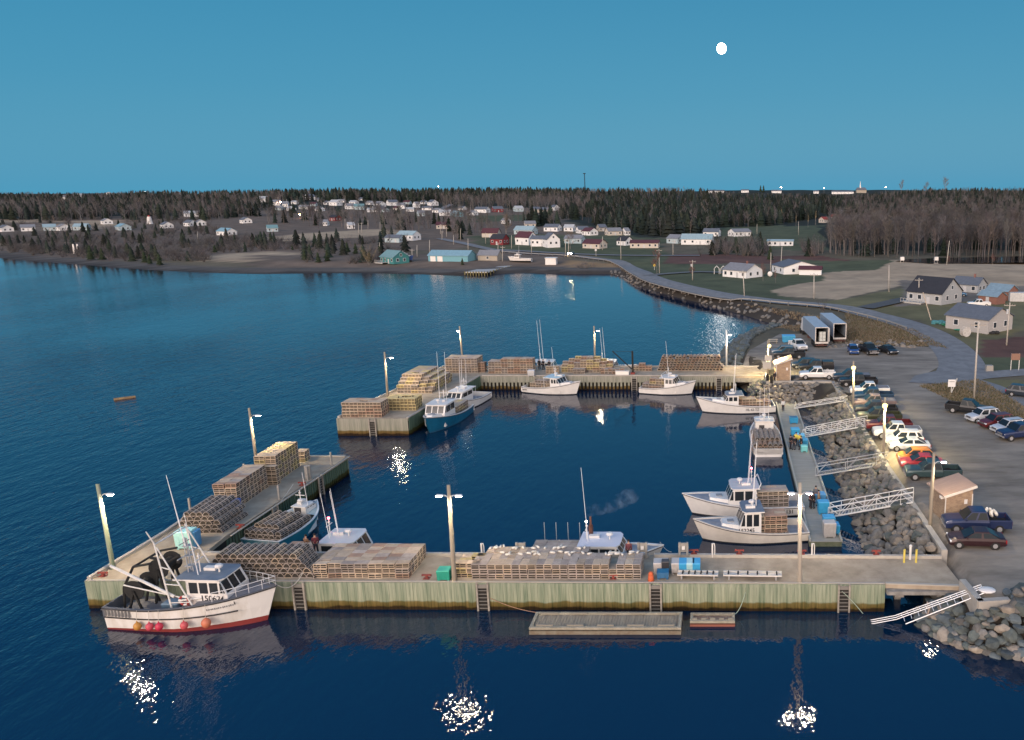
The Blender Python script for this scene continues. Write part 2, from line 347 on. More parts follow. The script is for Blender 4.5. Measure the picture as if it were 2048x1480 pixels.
def road(name,line,width,m,dz=.07,px=True,step=4.):
    pts=[g1(a,b) for a,b in line] if px else [Vector((a,b,0)) for a,b in line]
    # catmull-rom resample
    q=[];n=len(pts)
    for i in range(n-1):
        p0,p1,p2,p3=pts[max(i-1,0)],pts[i],pts[i+1],pts[min(i+2,n-1)];k=max(2,int((p2-p1).length/step))
        for j in range(k):
            t=j/k;q.append(.5*((2*p1)+(p2-p0)*t+(2*p0-5*p1+4*p2-p3)*t*t+(3*p1-p0-3*p2+p3)*t**3))
    q.append(pts[-1]);L=[];n=len(q);ww=width if isinstance(width,(list,tuple)) else [width,width]
    for i in range(n):
        d=(q[min(i+1,n-1)]-q[max(i-1,0)]);d.z=0;d.normalize();s=Vector((-d.y,d.x,0));w_=ww[0]+(ww[1]-ww[0])*i/(n-1)
        L.append([q[i]+s*w_*f for f in (-.5,-.25,0,.25,.5)])
    A=np.array([[p[0],p[1]] for r in L for p in r]);zz=height(A[:,0],A[:,1]);zz=np.maximum(zz,1.2)
    zz=zz.reshape(-1,5);zz=np.maximum(zz,zz.max(1,keepdims=True)*.7+zz*.3);zz[1:-1]=np.maximum(zz[1:-1],(zz[:-2]+zz[2:])/2);zz=(zz+np.where(A[:,1].reshape(-1,5)>200,.22,0.)).ravel()
    mb=MB();mb.loft([[(A[i*5+j][0],A[i*5+j][1],zz[i*5+j]+dz) for j in range(5)] for i in range(n)],cap=False)
    mb.f=[tuple(reversed(f)) for f in mb.f]
    structure(mb.build(name,m,smooth=True));return q
rq=road("harbour_road",[(1905,765),(1925,735),(1905,700),(1860,668),(1800,645),(1720,625),(1660,614),(1590,608),(1520,601),(1440,591),(1370,578),(1310,560),(1275,543),(1245,529),(1200,519),(1140,512),(1060,508),(985,500),(930,488),(880,478)],[8.0,5.2],asph)
road("side_road",[(1890,762),(1960,752),(2048,745),(2200,735)],4.5,asph,.09)
road("entrance_road",[(1910,758),(1965,775),(2048,812),(2200,870)],6.5,mat("dark_asphalt",(.15,.155,.165),(.20,.205,.21),sc=.4,rough=.9),.08)
drape("road_apron",[tuple(P(a,b,2.7)[:2]) for a,b in [(1818,766),(1830,752),(1895,738),(1925,725),(1960,755),(1950,778),(1905,772),(1865,768)]],asph,.10)
road("village_road",[(985,500),(1060,504),(1180,510),(1280,512),(1400,512)],5.,mat("dark_asphalt",(.1,.1,.1)),.12)
road("driveway",[(1290,554),(1330,549),(1400,545),(1470,548)],4,mat("drive",(.14,.13,.12)),.12)
road("farm_track",[(1730,618),(1780,607),(1830,598),(1880,606)],5,mat("track",(.07,.065,.06),(.1,.09,.08)),.12)
road("hill_road",[(875,424),(890,415),(905,408),(925,400)],7,asph,.2)
# guard rail along the causeway
gr=thing("guard_rail","long low timber guard rail along the seaward side of the curving harbour road","guard rail")
mb=MB();mp=MB()
for i in range(0,len(rq)-1):
    a,b_=rq[i],rq[i+1]
    if a.y<170: continue
    d=(b_-a);d.z=0
    if d.length<.1: continue
    d.normalize();s=Vector((-d.y,d.x,0))*3.5
    za=max(hz(a.x+s.x,a.y+s.y),1.6)
    if a.y>420: break
    pa=Vector((a.x+s.x,a.y+s.y,za));pb=Vector((b_.x+s.x,b_.y+s.y,max(hz(b_.x+s.x,b_.y+s.y),1.6)))
    mp.box(pa+Vector((0,0,.4)),(.2,.2,.8));mb.beam(pa+Vector((0,0,.72)),pb+Vector((0,0,.72)),.1,.28)
mb.build("rail",mat("rail_wood",(.30,.29,.27)),gr);mp.build("posts",mat("post_wood",(.2,.18,.16)),gr)['kind']='stuff'
# pond
pd=MB();z=g1(1900,526)
a=[g1(1815,519),g1(1880,518),g1(2048,518),g1(2200,517),g1(2200,531),g1(2048,529),g1(1960,528),g1(1860,528),g1(1790,523)]
pz=max(q.z for q in a)+.15
pd.add([(q.x,q.y,pz) for q in a],[tuple(reversed(range(len(a))))]);structure(pd.build("pond_water",mat("pond",(.008,.009,.01),rough=.08)))
# ---------------------------------------------------------------- wharves
DZ=2.3
concrete=mat("deck_concrete",(.25,.205,.155),(.42,.355,.27),sc=.55,rough=.85,det=12,bump=.004,fac=(.30,.62),spec=.25)
kerbm=mat("kerb_concrete",(.37,.34,.30),(.44,.41,.36),sc=1.5,rough=.85)
def plankmat(n,c,c2,tide=True):
    m=mat(n,c,c2,sc=1.6,st=(2.6,2.6,.14),rough=.9,det=9,fac=(.33,.65),spec=.15)
    if tide and not m.get("td"):
        m["td"]=1;t=m.node_tree;b=t.nodes["Principled BSDF"];g=t.nodes.new("ShaderNodeNewGeometry");s=t.nodes.new("ShaderNodeSeparateXYZ");t.links.new(g.outputs["Position"],s.inputs[0])
        no=t.nodes.new("ShaderNodeTexNoise");no.inputs["Scale"].default_value=.9;t.links.new(g.outputs["Position"],no.inputs[0])
        ad=t.nodes.new("ShaderNodeMath");ad.operation='MULTIPLY_ADD';ad.inputs[1].default_value=.5;t.links.new(no.outputs[0],ad.inputs[0]);t.links.new(s.outputs[2],ad.inputs[2])
        r=t.nodes.new("ShaderNodeValToRGB");e=r.color_ramp.elements;e[0].position=.0;e[0].color=(.10,.06,.03,1);e[1].position=1;e[1].color=(1,1,1,1)
        for p_,c_ in ((.22,(.09,.05,.03,1)),(.28,(.42,.27,.11,1)),(.40,(.50,.36,.18,1)),(.46,(.95,.95,.9,1))):
            q=e.new(p_);q.color=c_
        mr=t.nodes.new("ShaderNodeMapRange");mr.inputs[1].default_value=-.1;mr.inputs[2].default_value=2.4;t.links.new(ad.outputs[0],mr.inputs[0]);t.links.new(mr.outputs[0],r.inputs[0])
        x=t.nodes.new("ShaderNodeMix");x.data_type='RGBA';x.blend_type='MULTIPLY';x.inputs[0].default_value=1;i=b.inputs["Base Color"]
        t.links.new(i.links[0].from_socket,x.inputs[6]);t.links.new(r.outputs[0],x.inputs[7]);t.links.new(x.outputs[2],i)
    return m
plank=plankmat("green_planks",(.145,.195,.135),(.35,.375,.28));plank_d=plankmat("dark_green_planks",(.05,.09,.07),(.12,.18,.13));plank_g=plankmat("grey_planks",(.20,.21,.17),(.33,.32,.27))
dark=mat("dark_timber",(.018,.016,.014),rough=.9)
def prod(n,e0,e1,z0,z1,m,parent,wid=.27,gap=0.,out=.08,name="plank_wall"):
    """vertical boards between two plan points"""
    a=Vector((*e0,0));b_=Vector((*e1,0));d=b_-a;L=d.length;d.normalize();s=Vector((d.y,-d.x,0));k=int(L/wid);mb=MB();ang=math.atan2(d.y,d.x)
    for i in range(k):
        c=a+d*((i+.5)*L/k)+s*(out+rnd.uniform(-.012,.012));h0=z0+rnd.uniform(-.03,.03)
        mb.box((c.x,c.y,(h0+z1)/2),(L/k*(1-gap)-.012,.09,z1-h0),rz=ang)
    o=mb.build(name,m,parent);return o
def ladder(x,y,face,parent,zt=DZ,name="ladder"):
    """face: outward unit vector (2d)"""
    fx,fy=face;tx,ty=-fy,fx;mb=MB()
    for s in (-.42,.42): mb.box((x+tx*s+fx*.22,y+ty*s+fy*.22,zt/2+.02),(.13 if fy else .16,.16 if fy else .13,zt+.1))
    mb2=MB()
    for k in range(7): mb2.box((x+fx*.2,y+fy*.2,.2+k*.3),(.75 if fy else .05,.05 if fy else .75,.05))
    mb2.box((x+fx*.19,y+fy*.19,zt-.25),(.72 if fy else .06,.06 if fy else .72,.3))
    o=mb.build(name,mat("ladder_timber",(.36,.33,.28),(.22,.20,.17),sc=2),parent);mb2.build("rungs",mat("rung",(.20,.19,.17)),o)['kind']='stuff'
    mb3=MB();mb3.box((x+fx*.155,y+fy*.155,zt/2-.15),(.8 if fy else .03,.03 if fy else .8,zt-.3));mb3.build("recess_shade",dark,o)  # flat near-black sheet over the planks, painting the shade of a ladder recess
    g=MB()
    for s in (-.3,.3):
        q=(x+tx*s-fx*.25,y+ty*s-fy*.25);g.cyl((q[0],q[1],zt),(q[0],q[1],zt+1.0),.035,n=5);g.cyl((q[0]+fx*.4,q[1]+fy*.4,zt+.1),(q[0]+fx*.1,q[1]+fy*.1,zt+1.),.03,n=5)
    g.cyl((x-tx*.3-fx*.25,y-ty*.3-fy*.25,zt+1.),(x+tx*.3-fx*.25,y+ty*.3-fy*.25,zt+1.),.03,n=5)
    return o
def bollard(x,y,z,parent):
    mb=MB();mb.cyl((0,0,0),(0,0,.3),.13,.1,8);mb.box((0,0,.31),(.75,.16,.1));mb.cyl((-.35,0,.2),(-.35,0,.3),.05,n=6);mb.cyl((.35,0,.2),(.35,0,.3),.05,n=6);mb.box((0,0,.02),(.5,.4,.05))
    return mb.build("mooring_cleat",mat("cleat_red",(.30,.05,.035),(.16,.04,.03),sc=4),parent,loc=(x,y,z))
# front wharf with the left arm (one L)
A=thing("front_wharf","L-shaped timber-faced concrete wharf with green planks nearest the viewer","wharf",(-16,61,0))
def aw(mb,name,m,par,**k):
    mb.T=Matrix.Translation(-par.location) if par.type=='EMPTY' else None
    return mb
class WB(MB):
    """mesh in world coordinates, parented to a located thing"""
    def build(s,name,mats,parent=None,smooth=False,loc=None):
        o=super().build(name,mats,parent,smooth,loc)
        if parent is not None: o.matrix_parent_inverse=parent_inv(parent)
        return o
def parent_inv(p):
    m=Matrix.Identity(4);q=p
    while q is not None:
        m=Matrix.LocRotScale(q.location,q.rotation_euler,q.scale)@(q.matrix_parent_inverse if False else Matrix.Identity(4))@Matrix.Identity(4) if q.parent is None else m
        q=q.parent
    return m.inverted()
A.location=(0,0,0)
XW=-50.1
d=MB();d.prism([(XW,58.75),(12.45,58.2),(18.4,57.75),(17.95,62.9),(-43.9,63.6),(-44.2,67.2),(-43.55,89.6),(-51.6,89.6),(-51.2,80),(-50.1,68)],DZ-.35,DZ);d.build("deck",concrete,A)
k=MB();kb=.22
def kerb(mb,p,q,w=.3,h=.25,z=DZ): mb.beam((p[0],p[1],z+h/2),(q[0],q[1],z+h/2),w,h)
kerb(k,(-43.9,63.45),(-6.4,63.05));kerb(k,(-5.9,63.05),(18.0,62.75));kerb(k,(-49.95,58.9),(-49.95,68));kerb(k,(-49.95,68),(-51.05,80));kerb(k,(-51.05,80),(-51.45,89.45));kerb(k,(-51.45,89.45),(-43.8,89.45),h=.12)
k.build("kerb",kerbm,A)
lip=MB();kerb(lip,(XW,58.78),(12.4,58.24),.16,.06);kerb(lip,(12.5,58.22),(18.3,57.8),.25,.1);kerb(lip,(-43.75,67.2),(-43.3,89.5),.16,.06)
lip.build("edge_lip",mat("lip",(.40,.37,.32)),A)
prod(0,(XW,58.75),(12.45,58.2),-.6,DZ-.02,plank,A)
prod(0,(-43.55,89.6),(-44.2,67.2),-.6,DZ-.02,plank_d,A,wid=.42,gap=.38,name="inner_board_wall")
prod(0,(-51.6,89.6),(XW,68),-.6,DZ-.02,plank,A,name="outer_board_wall");prod(0,(XW,68),(XW,58.75),-.6,DZ-.02,plank,A,name="outer_board_wall")
prod(0,(-43.55,89.6),(-51.6,89.6),-.6,DZ-.02,plank,A,name="end_board_wall",out=-.08)
prod(0,(-43.9,63.6),(12.3,63.0),-.6,DZ-.02,plank_g,A,name="back_board_wall",out=-.06)
c=MB();c.prism([(XW+.1,58.85),(12.35,58.3),(12.3,62.8),(-44.0,63.5),(-44.3,67.2),(-43.7,89.4),(-51.4,89.4),(-51.0,80),(-49.9,68)],-2,DZ-.36);c.build("timber_core",dark,A)
c=MB();c.box((13.6,60.3,DZ-.75),(.7,4.2,.8));c.box((13.9,60.3,.2),(.5,.5,1.8));c.box((16.9,60.2,1.0),(.8,4.4,2.2));c.box((15.3,59.9,DZ-.5),(5.6,4.6,.3));c.build("bridge_support",mat("old_concrete",(.28,.27,.25),(.18,.17,.16),sc=2),A)
for x in (-33.3,-18.9,-5.4,9.25): ladder(x,58.72-.0088*(x+50.1),(0,-1),A)
for y in (74.,83.): ladder(-43.75,y,(1,0),A)
for x in (-12.5,-2.6,1.2,6.4,12.6): bollard(x,63.2-.008*x-.1,DZ+.25,A)
for x in (-23.5,-8.8): bollard(x,59.1,DZ,A)
for y in (69.,80.,): bollard(-43.95,y,DZ,A)
bollard(-49.3,59.5,DZ,A)
lf=MB()
# far wharf with its arm
B=thing("far_wharf","L-shaped timber pile wharf enclosing the far side of the basin","wharf")
FZ=2.4
d=MB();d.prism([(-52.1,105.3),(-42.6,105.3),(-40.5,131.1),(7.0,131.1),(6.9,138.3),(-48.9,138.6)],FZ-.35,FZ);d.build("deck",concrete,B)
k=MB();kerb(k,(-48.8,138.4),(6.9,138.1),z=FZ);kerb(k,(-52,105.5),(-48.9,138.3),z=FZ,w=.3);kerb(k,(-40.2,131.3),(7.0,131.3),.22,.12,FZ);kerb(k,(-42.7,105.4),(-40.7,131),.25,.12,FZ);k.build("kerb",kerbm,B)
prod(0,(-52.1,105.3),(-42.6,105.3),-.6,FZ-.02,plank_g,B,name="front_board_wall")
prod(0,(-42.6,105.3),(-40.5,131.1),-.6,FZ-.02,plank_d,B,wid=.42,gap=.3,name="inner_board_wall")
prod(0,(-52.1,105.3),(-48.9,138.6),-.6,FZ-.02,plank_g,B,name="outer_board_wall",out=-.08)
prod(0,(-40.5,131.1),(1.8,131.1),-.6,FZ-.75,plank_g,B,wid=.62,gap=.48,name="pile_row",out=.05)
prod(0,(-40.5,131.1),(1.8,131.1),FZ-1.05,FZ-.02,plank_g,B,wid=.31,gap=.05,name="fender_boards",out=.13)
prod(0,(-48.9,138.6),(1.8,138.3),-.6,FZ-.02,plank_g,B,wid=.5,name="back_board_wall",out=-.06)
c=MB();c.prism([(-51.9,105.5),(-42.8,105.5),(-40.8,131.3),(1.7,131.35),(1.7,138.1),(-48.8,138.3)],-2,FZ-.36);c.build("timber_core",dark,B)
c=MB();c.box((4.4,134.6,FZ-.7),(5.2,7.0,.7));c.box((4.3,134.6,.8),(.55,6.6,2.2));c.box((6.6,134.6,.9),(.8,6.8,2.4));c.build("bridge_support",mat("old_concrete",(.28,.27,.25)),B)
ladder(-47.3,105.2,(0,-1),B,FZ)
for x in (-31,-15,-1): ladder(x,131.05,(0,-1),B,FZ)
# retaining wall round the basin
wl=MB()
for p,q in (((6.75,131.2),(6.75,124.8)),((6.6,124.9),(17.1,124.9)),((17.0,125.0),(17.6,88)),((17.6,88),(18.25,62.8)),((18.25,57.6),(18.6,54.2)),((18.4,54.3),(20.8,54.6))):
    wl.beam((p[0],p[1],1.95),(q[0],q[1],1.95),.5,2.1)
tag(wl.build("retaining_wall",mat("wall_concrete",(.33,.31,.28),(.42,.39,.34),sc=.9,rough=.9)),"low pale concrete retaining wall between the boulder slope and the parking lot","wall")
# ---------------------------------------------------------------- lamp poles
wood=mat("pole_wood",(.36,.31,.24),(.25,.22,.17),sc=1.2,st=(4,4,.3),rough=.9,det=6)
woodg=mat("pole_wood_green",(.22,.30,.20),(.30,.30,.22),sc=1.2,st=(4,4,.3),rough=.9)
metal=mat("grey_metal",(.45,.46,.47),rough=.45,metal=.4)
lampw=mat("lamp_glow_white",(.9,.9,.9),em=((1,.86,.70),150.));lampy=mat("lamp_glow_yellow",(.9,.8,.4),em=((1,.74,.20),2.4))
def lamp_pole(b,top,label,arm,lit=0,m=wood,r=.16,power=600,yellow=False,two=False,col=(1,.76,.46),lh=None,head=(.62,.22,.1)):
    t=thing("lamp_pole",label,"lamp post",b,0,"tall timber lamp poles of the harbour")
    h=top[2]-b[2];dx=top[0]-b[0];mb=MB();mb.cyl((0,0,-1.2),(dx,0,h),r*1.25,r*.8,10);mb.build("pole",m,t,smooth=True)
    hh=h-.85 if lh is None else lh
    for s in ((1,-1) if two else (1,)):
        ex=dx*hh/h+arm*s
        a=MB();a.tube([(dx*hh/h,0,hh-.25),(dx*hh/h+arm*s*.5,-.03,hh+.02),(ex,-.05,hh+.05)],.035,6);ao=a.build("bracket_arm",metal,t)
        q=MB();q.box((ex+.18*s,-.05,hh+.05),head,tp=.7);hd=q.build("lamp_head",mat("lamp_housing",(.62,.64,.66),rough=.4),ao)
        q=MB()
        if yellow: q.sph((ex+.1*s,-.05,hh-.1),.30,12,9)
        else: q.box((ex+.2*s,-.05,hh-.03),(.42,.2,.05))
        q.build("lamp_glass",lampy if yellow else lampw,hd)
        l=bpy.data.lights.new("lamp_light","SPOT");l.energy=power*3.4/(2 if two else 1);l.spot_size=R(164);l.spot_blend=.6;l.color=col;l.shadow_soft_size=.13
        lo=bpy.data.objects.new("lamp_light",l);COL.objects.link(lo);lo.parent=hd;lo.location=(ex+.2*s,-.05,hh-(.4 if yellow else .1))
    return t
LP=[((237,1190),(195,968),0,"green-stained lamp pole standing in the water at the far left wharf corner",.7,woodg,0,0),
((515,935),(498,816),2.3,"pale lamp pole beside the square trap stack on the left wharf arm",.7,wood,0,0),
((775,793),(769,704),2.4,"lamp pole behind the yellow traps on the short far wharf arm",.8,wood,0,0),
((926,727),(919,652),2.4,"lamp pole at the back left corner of the far wharf",-.5,wood,0,0),
((1190,722),(1188,652),2.4,"lamp pole rising behind the middle trap pile of the far wharf",.5,wood,0,0),
((1453,732),(1453,660),2.5,"white lamp pole beside the boulder breakwater",.4,mat("white_pole",(.7,.68,.64),rough=.6),0,0),
((1535,757),(1536,680),2.7,"lit yellow lamp pole with hanging boards beside the small far shed",.1,wood,1,0),
((1707,822),(1707,722),2.7,"lit yellow lamp pole between the retaining wall and the white pickup",-.1,wood,1,0),
((1767,912),(1770,795),2.7,"lit yellow lamp pole rising in front of the silver cars",-.1,wood,1,0),
((1860,1055),(1868,905),2.7,"lamp pole with electric boxes beside the large wooden shed",.7,wood,0,0),
((912,1215),(897,970),0,"tall lamp pole with two arms on the wharf front left of centre",.55,wood,0,1),
((1600,1218),(1600,965),0,"tall lamp pole with two arms on the right part of the wharf front",.5,mat("pole_wood_pale",(.42,.37,.30),(.33,.29,.24),sc=1.2,st=(4,4,.3),rough=.9),0,1)]
for (bp_,tp_,z,lab,arm,m,ye,two) in LP:
    q=P(*bp_,z)
    if z==0: q.y-=0.0
    top=PY(*tp_,q.y);top.x=q.x+(top.x-q.x)
    pw=2600 if ye else (170 if abs(bp_[0]-1860)<3 else 250 if two else 420)
    lamp_pole(q,top,lab,arm,m=m,yellow=bool(ye),two=bool(two),power=pw,col=(1,.78,.36) if ye else (1,.76,.46),r=.17 if z==0 else .15)
# power poles of the village and roads
def power_pole(px,py0,py1,label,cross=True,tr=False,lean=0):
    q=g1(px,py0);top=PY(px+lean,py1,q.y);h=top.z-q.z
    t=thing("utility_pole",label,"utility pole",q,0,"utility poles along the roads");mb=MB();mb.cyl((0,0,-.5),(top.x-q.x,0,h),.17,.11,7);mb.build("pole",mat("utility_pole_wood",(.50,.46,.40),(.40,.37,.32),sc=2,st=(3,3,.3)),t,smooth=True)
    if cross:
        c=MB();c.box((top.x-q.x,0,h-.6),(2.2,.12,.14));
        for s in (-1,-.5,.5,1): c.cyl((top.x-q.x+s,0,h-.55),(top.x-q.x+s,0,h-.3),.05,n=5)
        c.build("crossarm",mat("crossarm",(.34,.31,.27)),t)
    if tr:
        c=MB();c.cyl((-.35,-.15,h-2.2),(-.35,-.15,h-1.3),.22,n=8);c.build("transformer",mat("transformer",(.5,.52,.52)),t)
power_pole(1948,798,642,"tall leaning utility pole with crossarm beside the road junction",lean=9)
power_pole(2013,690,605,"utility pole with transformer and crossarm right of the weathered barn",tr=True,lean=7)
power_pole(1838,604,556,"utility pole in front of the grey house with the dark roof",lean=0)
power_pole(1778,584,530,"bare pole standing alone in the dry field left of the grey house",False)
power_pole(1628,597,546,"utility pole beside the road bend near the large dark bush",lean=0)
power_pole(1489,594,541,"utility pole with crossarm in front of the white bungalow",lean=-3)
power_pole(1385,560,520,"utility pole with transformer left of the white bungalow",tr=True)
power_pole(1319,546,498,"utility pole with crossarm beside the curving road",lean=-1)
power_pole(1242,519,475,"bare pole near the road left of the scrubby trees",False,lean=-1)
power_pole(1541,545,505,"slim pole carrying a round dish between two bungalows",False,lean=1)
power_pole(1561,538,493,"leaning pole above the long pale bungalow",False,lean=3)
power_pole(1893,530,481,"leaning pole beside the dark pond at the right",False,lean=6)
power_pole(1597,470,443,"pole on the lawn behind the pale mobile home",False)
power_pole(1514,468,448,"pole on the grass beside the white house",False)
for i,(px,a,b_) in enumerate([(1005,548-25,492),(1063,506,478),(1023,497,470),(996,514,485),(936,505,477),(907,489,470),(884,480,462),(859,510,480),(834,513,490),(881,468,448),(921,480,457),(971,487,465),(893,474,455),(690,457,438),(717,467,447),(723,465,445),(736,458,440),(760,458,443),(1131,509,478),(1137,509,480),(1205,500,473),(1346,510,480),(1095,432,412),(874,434,418),(898,402,386),(876,400,388),(941,420,405),(556,412,395),(573,415,398),(759,505,485),(824,515,498),(395,478,463),(690,405,390)]):
    power_pole(px,a,b_,["slim pole behind the long blue shed","thin pole on the village green","pole on the hillside among the houses","short pole beside the scrub"][i%4]+", "+ORD[i//4]+" of its kind from the right",cross=(i%3==0))
# ---------------------------------------------------------------- traps
lath=mat("lath_tan",(.56,.45,.33),(.40,.31,.225),sc=2.2,rough=.9,det=5,fac=(.3,.7));lathg=mat("lath_grey",(.45,.385,.33),(.31,.26,.225),sc=2.2,rough=.9,det=5,fac=(.3,.7))
lathy=mat("lath_yellow",(.62,.50,.24),(.48,.39,.20),sc=2.2,rough=.9);lathr=mat("lath_red",(.46,.30,.21),(.34,.23,.17),sc=2.2,rough=.9)
for m in (lath,lathg,lathy,lathr): vary(m,.22)
netm=mat("trap_netting",(.06,.05,.038),(.025,.022,.018),sc=6,rough=1)
TL,TWD,THT=1.05,.62,.40
def trap_mb(kind,T=None,mb=None,mi=0,seed=0):
    mb=mb or MB();mb.T=T
    r_=random.Random(seed);j=lambda:r_.uniform(-.008,.008)
    if kind=='box':
        mb.box((0,0,THT/2),(TL-.08,TWD-.08,THT-.07),mi=4 if mi is not None and mi>=0 and mb_multi else 1)
        for y in (-TWD/2+.02,TWD/2-.02):
            for z in (.02,THT-.035): mb.box((0,y,z),(TL,.04,.045),mi=mi)
            for x in (-TL/2+.02,TL/2-.02,0.02+j()): mb.box((x,y,THT/2),(.04,.035,THT-.08),mi=mi)
            mb.box((0,y*1.004,THT*.42+j()),(TL-.02,.012,.045),mi=mi)
        for x in (-TL/2+.02,TL/2-.02):
            for z in (.02,THT-.035): mb.box((x,0,z),(.045,TWD-.05,.04),mi=mi)
            mb.box((x,0,THT*.5),(.02,TWD-.06,.04),mi=mi)
        for k in range(6): mb.box((0,-TWD/2+.055+k*(TWD-.11)/5,THT-.008),(TL-.01+j(),.092,.016),mi=mi)
    else:
        n=7;r=TWD*.45;dk=4 if mb_multi else 1
        prof=[(r*math.cos(math.pi*k/n)*1.0,.03+(THT-.03)*math.sin(math.pi*k/n)) for k in range(n+1)]
        for sec in (-TL/2+.03,0,TL/2-.03):
            for a,b in zip(prof[:-1],prof[1:]): mb.beam((sec,a[0],a[1]),(sec,b[0],b[1]),.035,.03,mi=mi)
            mb.beam((sec,-r,.03),(sec,r,.03),.035,.04,mi=mi)
        for k in range(n+1): mb.beam((-TL/2,prof[k][0]*1.03,prof[k][1]*1.01),(TL/2,prof[k][0]*1.03,prof[k][1]*1.01),.062,.02,mi=mi)
        ins=[(p[0]*.88,.03+(p[1]-.03)*.88) for p in prof];vs=[(x,a[0],a[1]) for x in (-TL/2+.06,TL/2-.06) for a in ins];m=n+1
        mb.add(vs,[(k,k+1,m+k+1,m+k) for k in range(n)]+[tuple(range(m)),tuple(reversed(range(m,2*m)))],dk)
    return mb
mb_multi=False
TRM={}
for kd in ('box','arch'):
    for sd_ in range(3): TRM[kd,sd_]=trap_mb(kd,seed=sd_,mi=0).mesh("lobster_trap_"+kd,[lath,netm])
LM=[lath,lathg,lathy,lathr];TRAPS=[];BUOYS=[]
def tier(k,n):
    if n==1: return "only"
    return "top" if k==n-1 else "bottom" if k==0 else ORD[k]
def trap(kind,p,rz,mi,label,group,pr=None,rx=0):
    TRAPS.append((math.hypot(p[0],p[1],p[2]-H) if pr is None else pr,kind,Matrix.Translation(p)@Matrix.Rotation(rz+rnd.choice((rnd.uniform(-.03,.03),rnd.uniform(-.09,.09))),4,'Z')@Matrix.Rotation(rx,4,'X'),mi,label,group))
def stack(kind,o,ang,nx,ny,nz,name,group,along='x',mis=(0,1),taper=0,hide=True,skip=None,right=True,left=False,full=None,jit=.035,step=None,dz=0):
    """o: front-left-bottom corner; x runs along the stack front, y away; traps long side along x or y"""
    px=(TL if along=='x' else TWD)+.015;py=(TWD if along=='x' else TL)+.02
    if kind=='arch': px=TWD*.93+.01 if along=='y' else px;py=py if along=='y' else TWD*.93
    c,s=math.cos(ang),math.sin(ang)
    adj="square" if kind=='box' else "arched"
    for k in range(nz):
        sh=k*taper;n_x=nx-int(round(2*sh)) if taper else nx
        for j in range(ny):
            for i in range(n_x):
                if step and k>=step(i,j): continue
                top=(k==nz-1) or (step and k==step(i,j)-1)
                if hide and not(j==0 or top or (right and i>=n_x-1) or (left and i==0) or (step and (k>=step(i+1,j) or k>=step(i-1,j)))): continue
                if top and nz>2 and rnd.random()<.05: continue
                lx=(i+.5+sh)*px+rnd.uniform(-jit,jit);ly=(j+.5)*py+rnd.uniform(-jit,jit)*2
                p=Vector((o[0]+c*lx-s*ly,o[1]+s*lx+c*ly,o[2]+dz+k*(THT+.012)))
                mi=rnd.choice(mis)
                lab=f"{adj} trap, {ORD[min(i,24)]} from left, {tier(k,nz)} tier, {ORD[min(j,24)]} row, {name}"
                trap(kind,p,ang+(0 if along=='x' else math.pi/2),mi,lab,group)
# front stacks
stack('arch',(-41.2,59.15,DZ),0,15,2,5,"arched stack behind white trawler","arched traps stacked behind the white trawler",along='y',mis=(1,1,1,0),taper=.5,jit=.015)
a=P(631,1155,DZ);stack('box',(a.x,59.15,DZ),0,7,6,3,"wide square stack left of pole","square traps in the wide stack left of the pole",mis=(0,0,1,0,3))
a=P(908,1155,DZ);stack('box',(a.x,59.2,DZ),0,2,4,3,"small stack behind the pole","traps in the small stack behind the pole",mis=(0,2,2),step=lambda i,j:3 if (i==1 or j<2) and j<3 else 2,right=True)
a=P(945,1155,DZ);XC=a.x;stack('box',(XC,59.0,DZ),0,21,2,3,"long buoy topped stack","narrow traps in the long buoy-topped stack",along='y',mis=(1,1,0),jit=.012)
stack('box',(XC+.6,61.25,DZ),0,13,1,3,"rear of the buoy topped stack","traps at the rear of the long stack",along='y',mis=(1,0),right=True)
# messy end of arched stack
for i in range(9):
    trap('arch',(-32.6+rnd.uniform(0,1.1)-i*.02,59.6+(i%3)*1.1,DZ+(i//3)*.41),math.pi/2+rnd.uniform(-.5,.5),1,f"arched trap tipped askew, {ORD[i]} up the loose right end of arched stack","loose arched traps at the stack end")
# left arm
an=math.atan2(89.6-67.2,.6)
stack('box',(-49.0,73.6,DZ),R(3),2,9,6,"near square stack on left arm","square traps on the left wharf arm",mis=(0,1,0,3),right=True)
stack('box',(-49.1,80.8,DZ),R(3),2,8,7,"far square stack on left arm","square traps on the left wharf arm, far stack",mis=(0,0,2),right=True)
stack('box',(-48.6,79.9,DZ),R(3),2,1,5,"lower front of far left-arm stack","square traps low in front of the far stack",mis=(0,0,2))
stack('box',(-48.4,87.3,DZ),R(2),1,2,3,"little stack at left arm end","traps at the end of the left arm",mis=(0,2))
stack('arch',(-48.9,67.6,DZ),R(2),7,4,5,"arched pile on left arm","arched traps piled on the left arm",along='y',mis=(1,),taper=.35)
# far arm
stack('box',(-51.6,105.8,FZ),0,5,4,5,"pale stack at far arm end","traps on the far wharf arm",mis=(0,3,0))
stack('box',(-47.3,109.4,FZ),0,4,4,4,"yellow stack on far arm","yellow traps on the far wharf arm",mis=(2,))
stack('box',(-49.6,119.5,FZ),R(-3),5,13,6,"long stack on far arm","traps in the long stack on the far arm",mis=(0,2,1),step=lambda i,j:max(1,6-max(0,i-2)-(0 if j>3 else 3-j)))
stack('box',(-46.9,133.5,FZ),0,5,5,6,"corner stack on far wharf","traps at the corner of the far wharf",mis=(0,1))
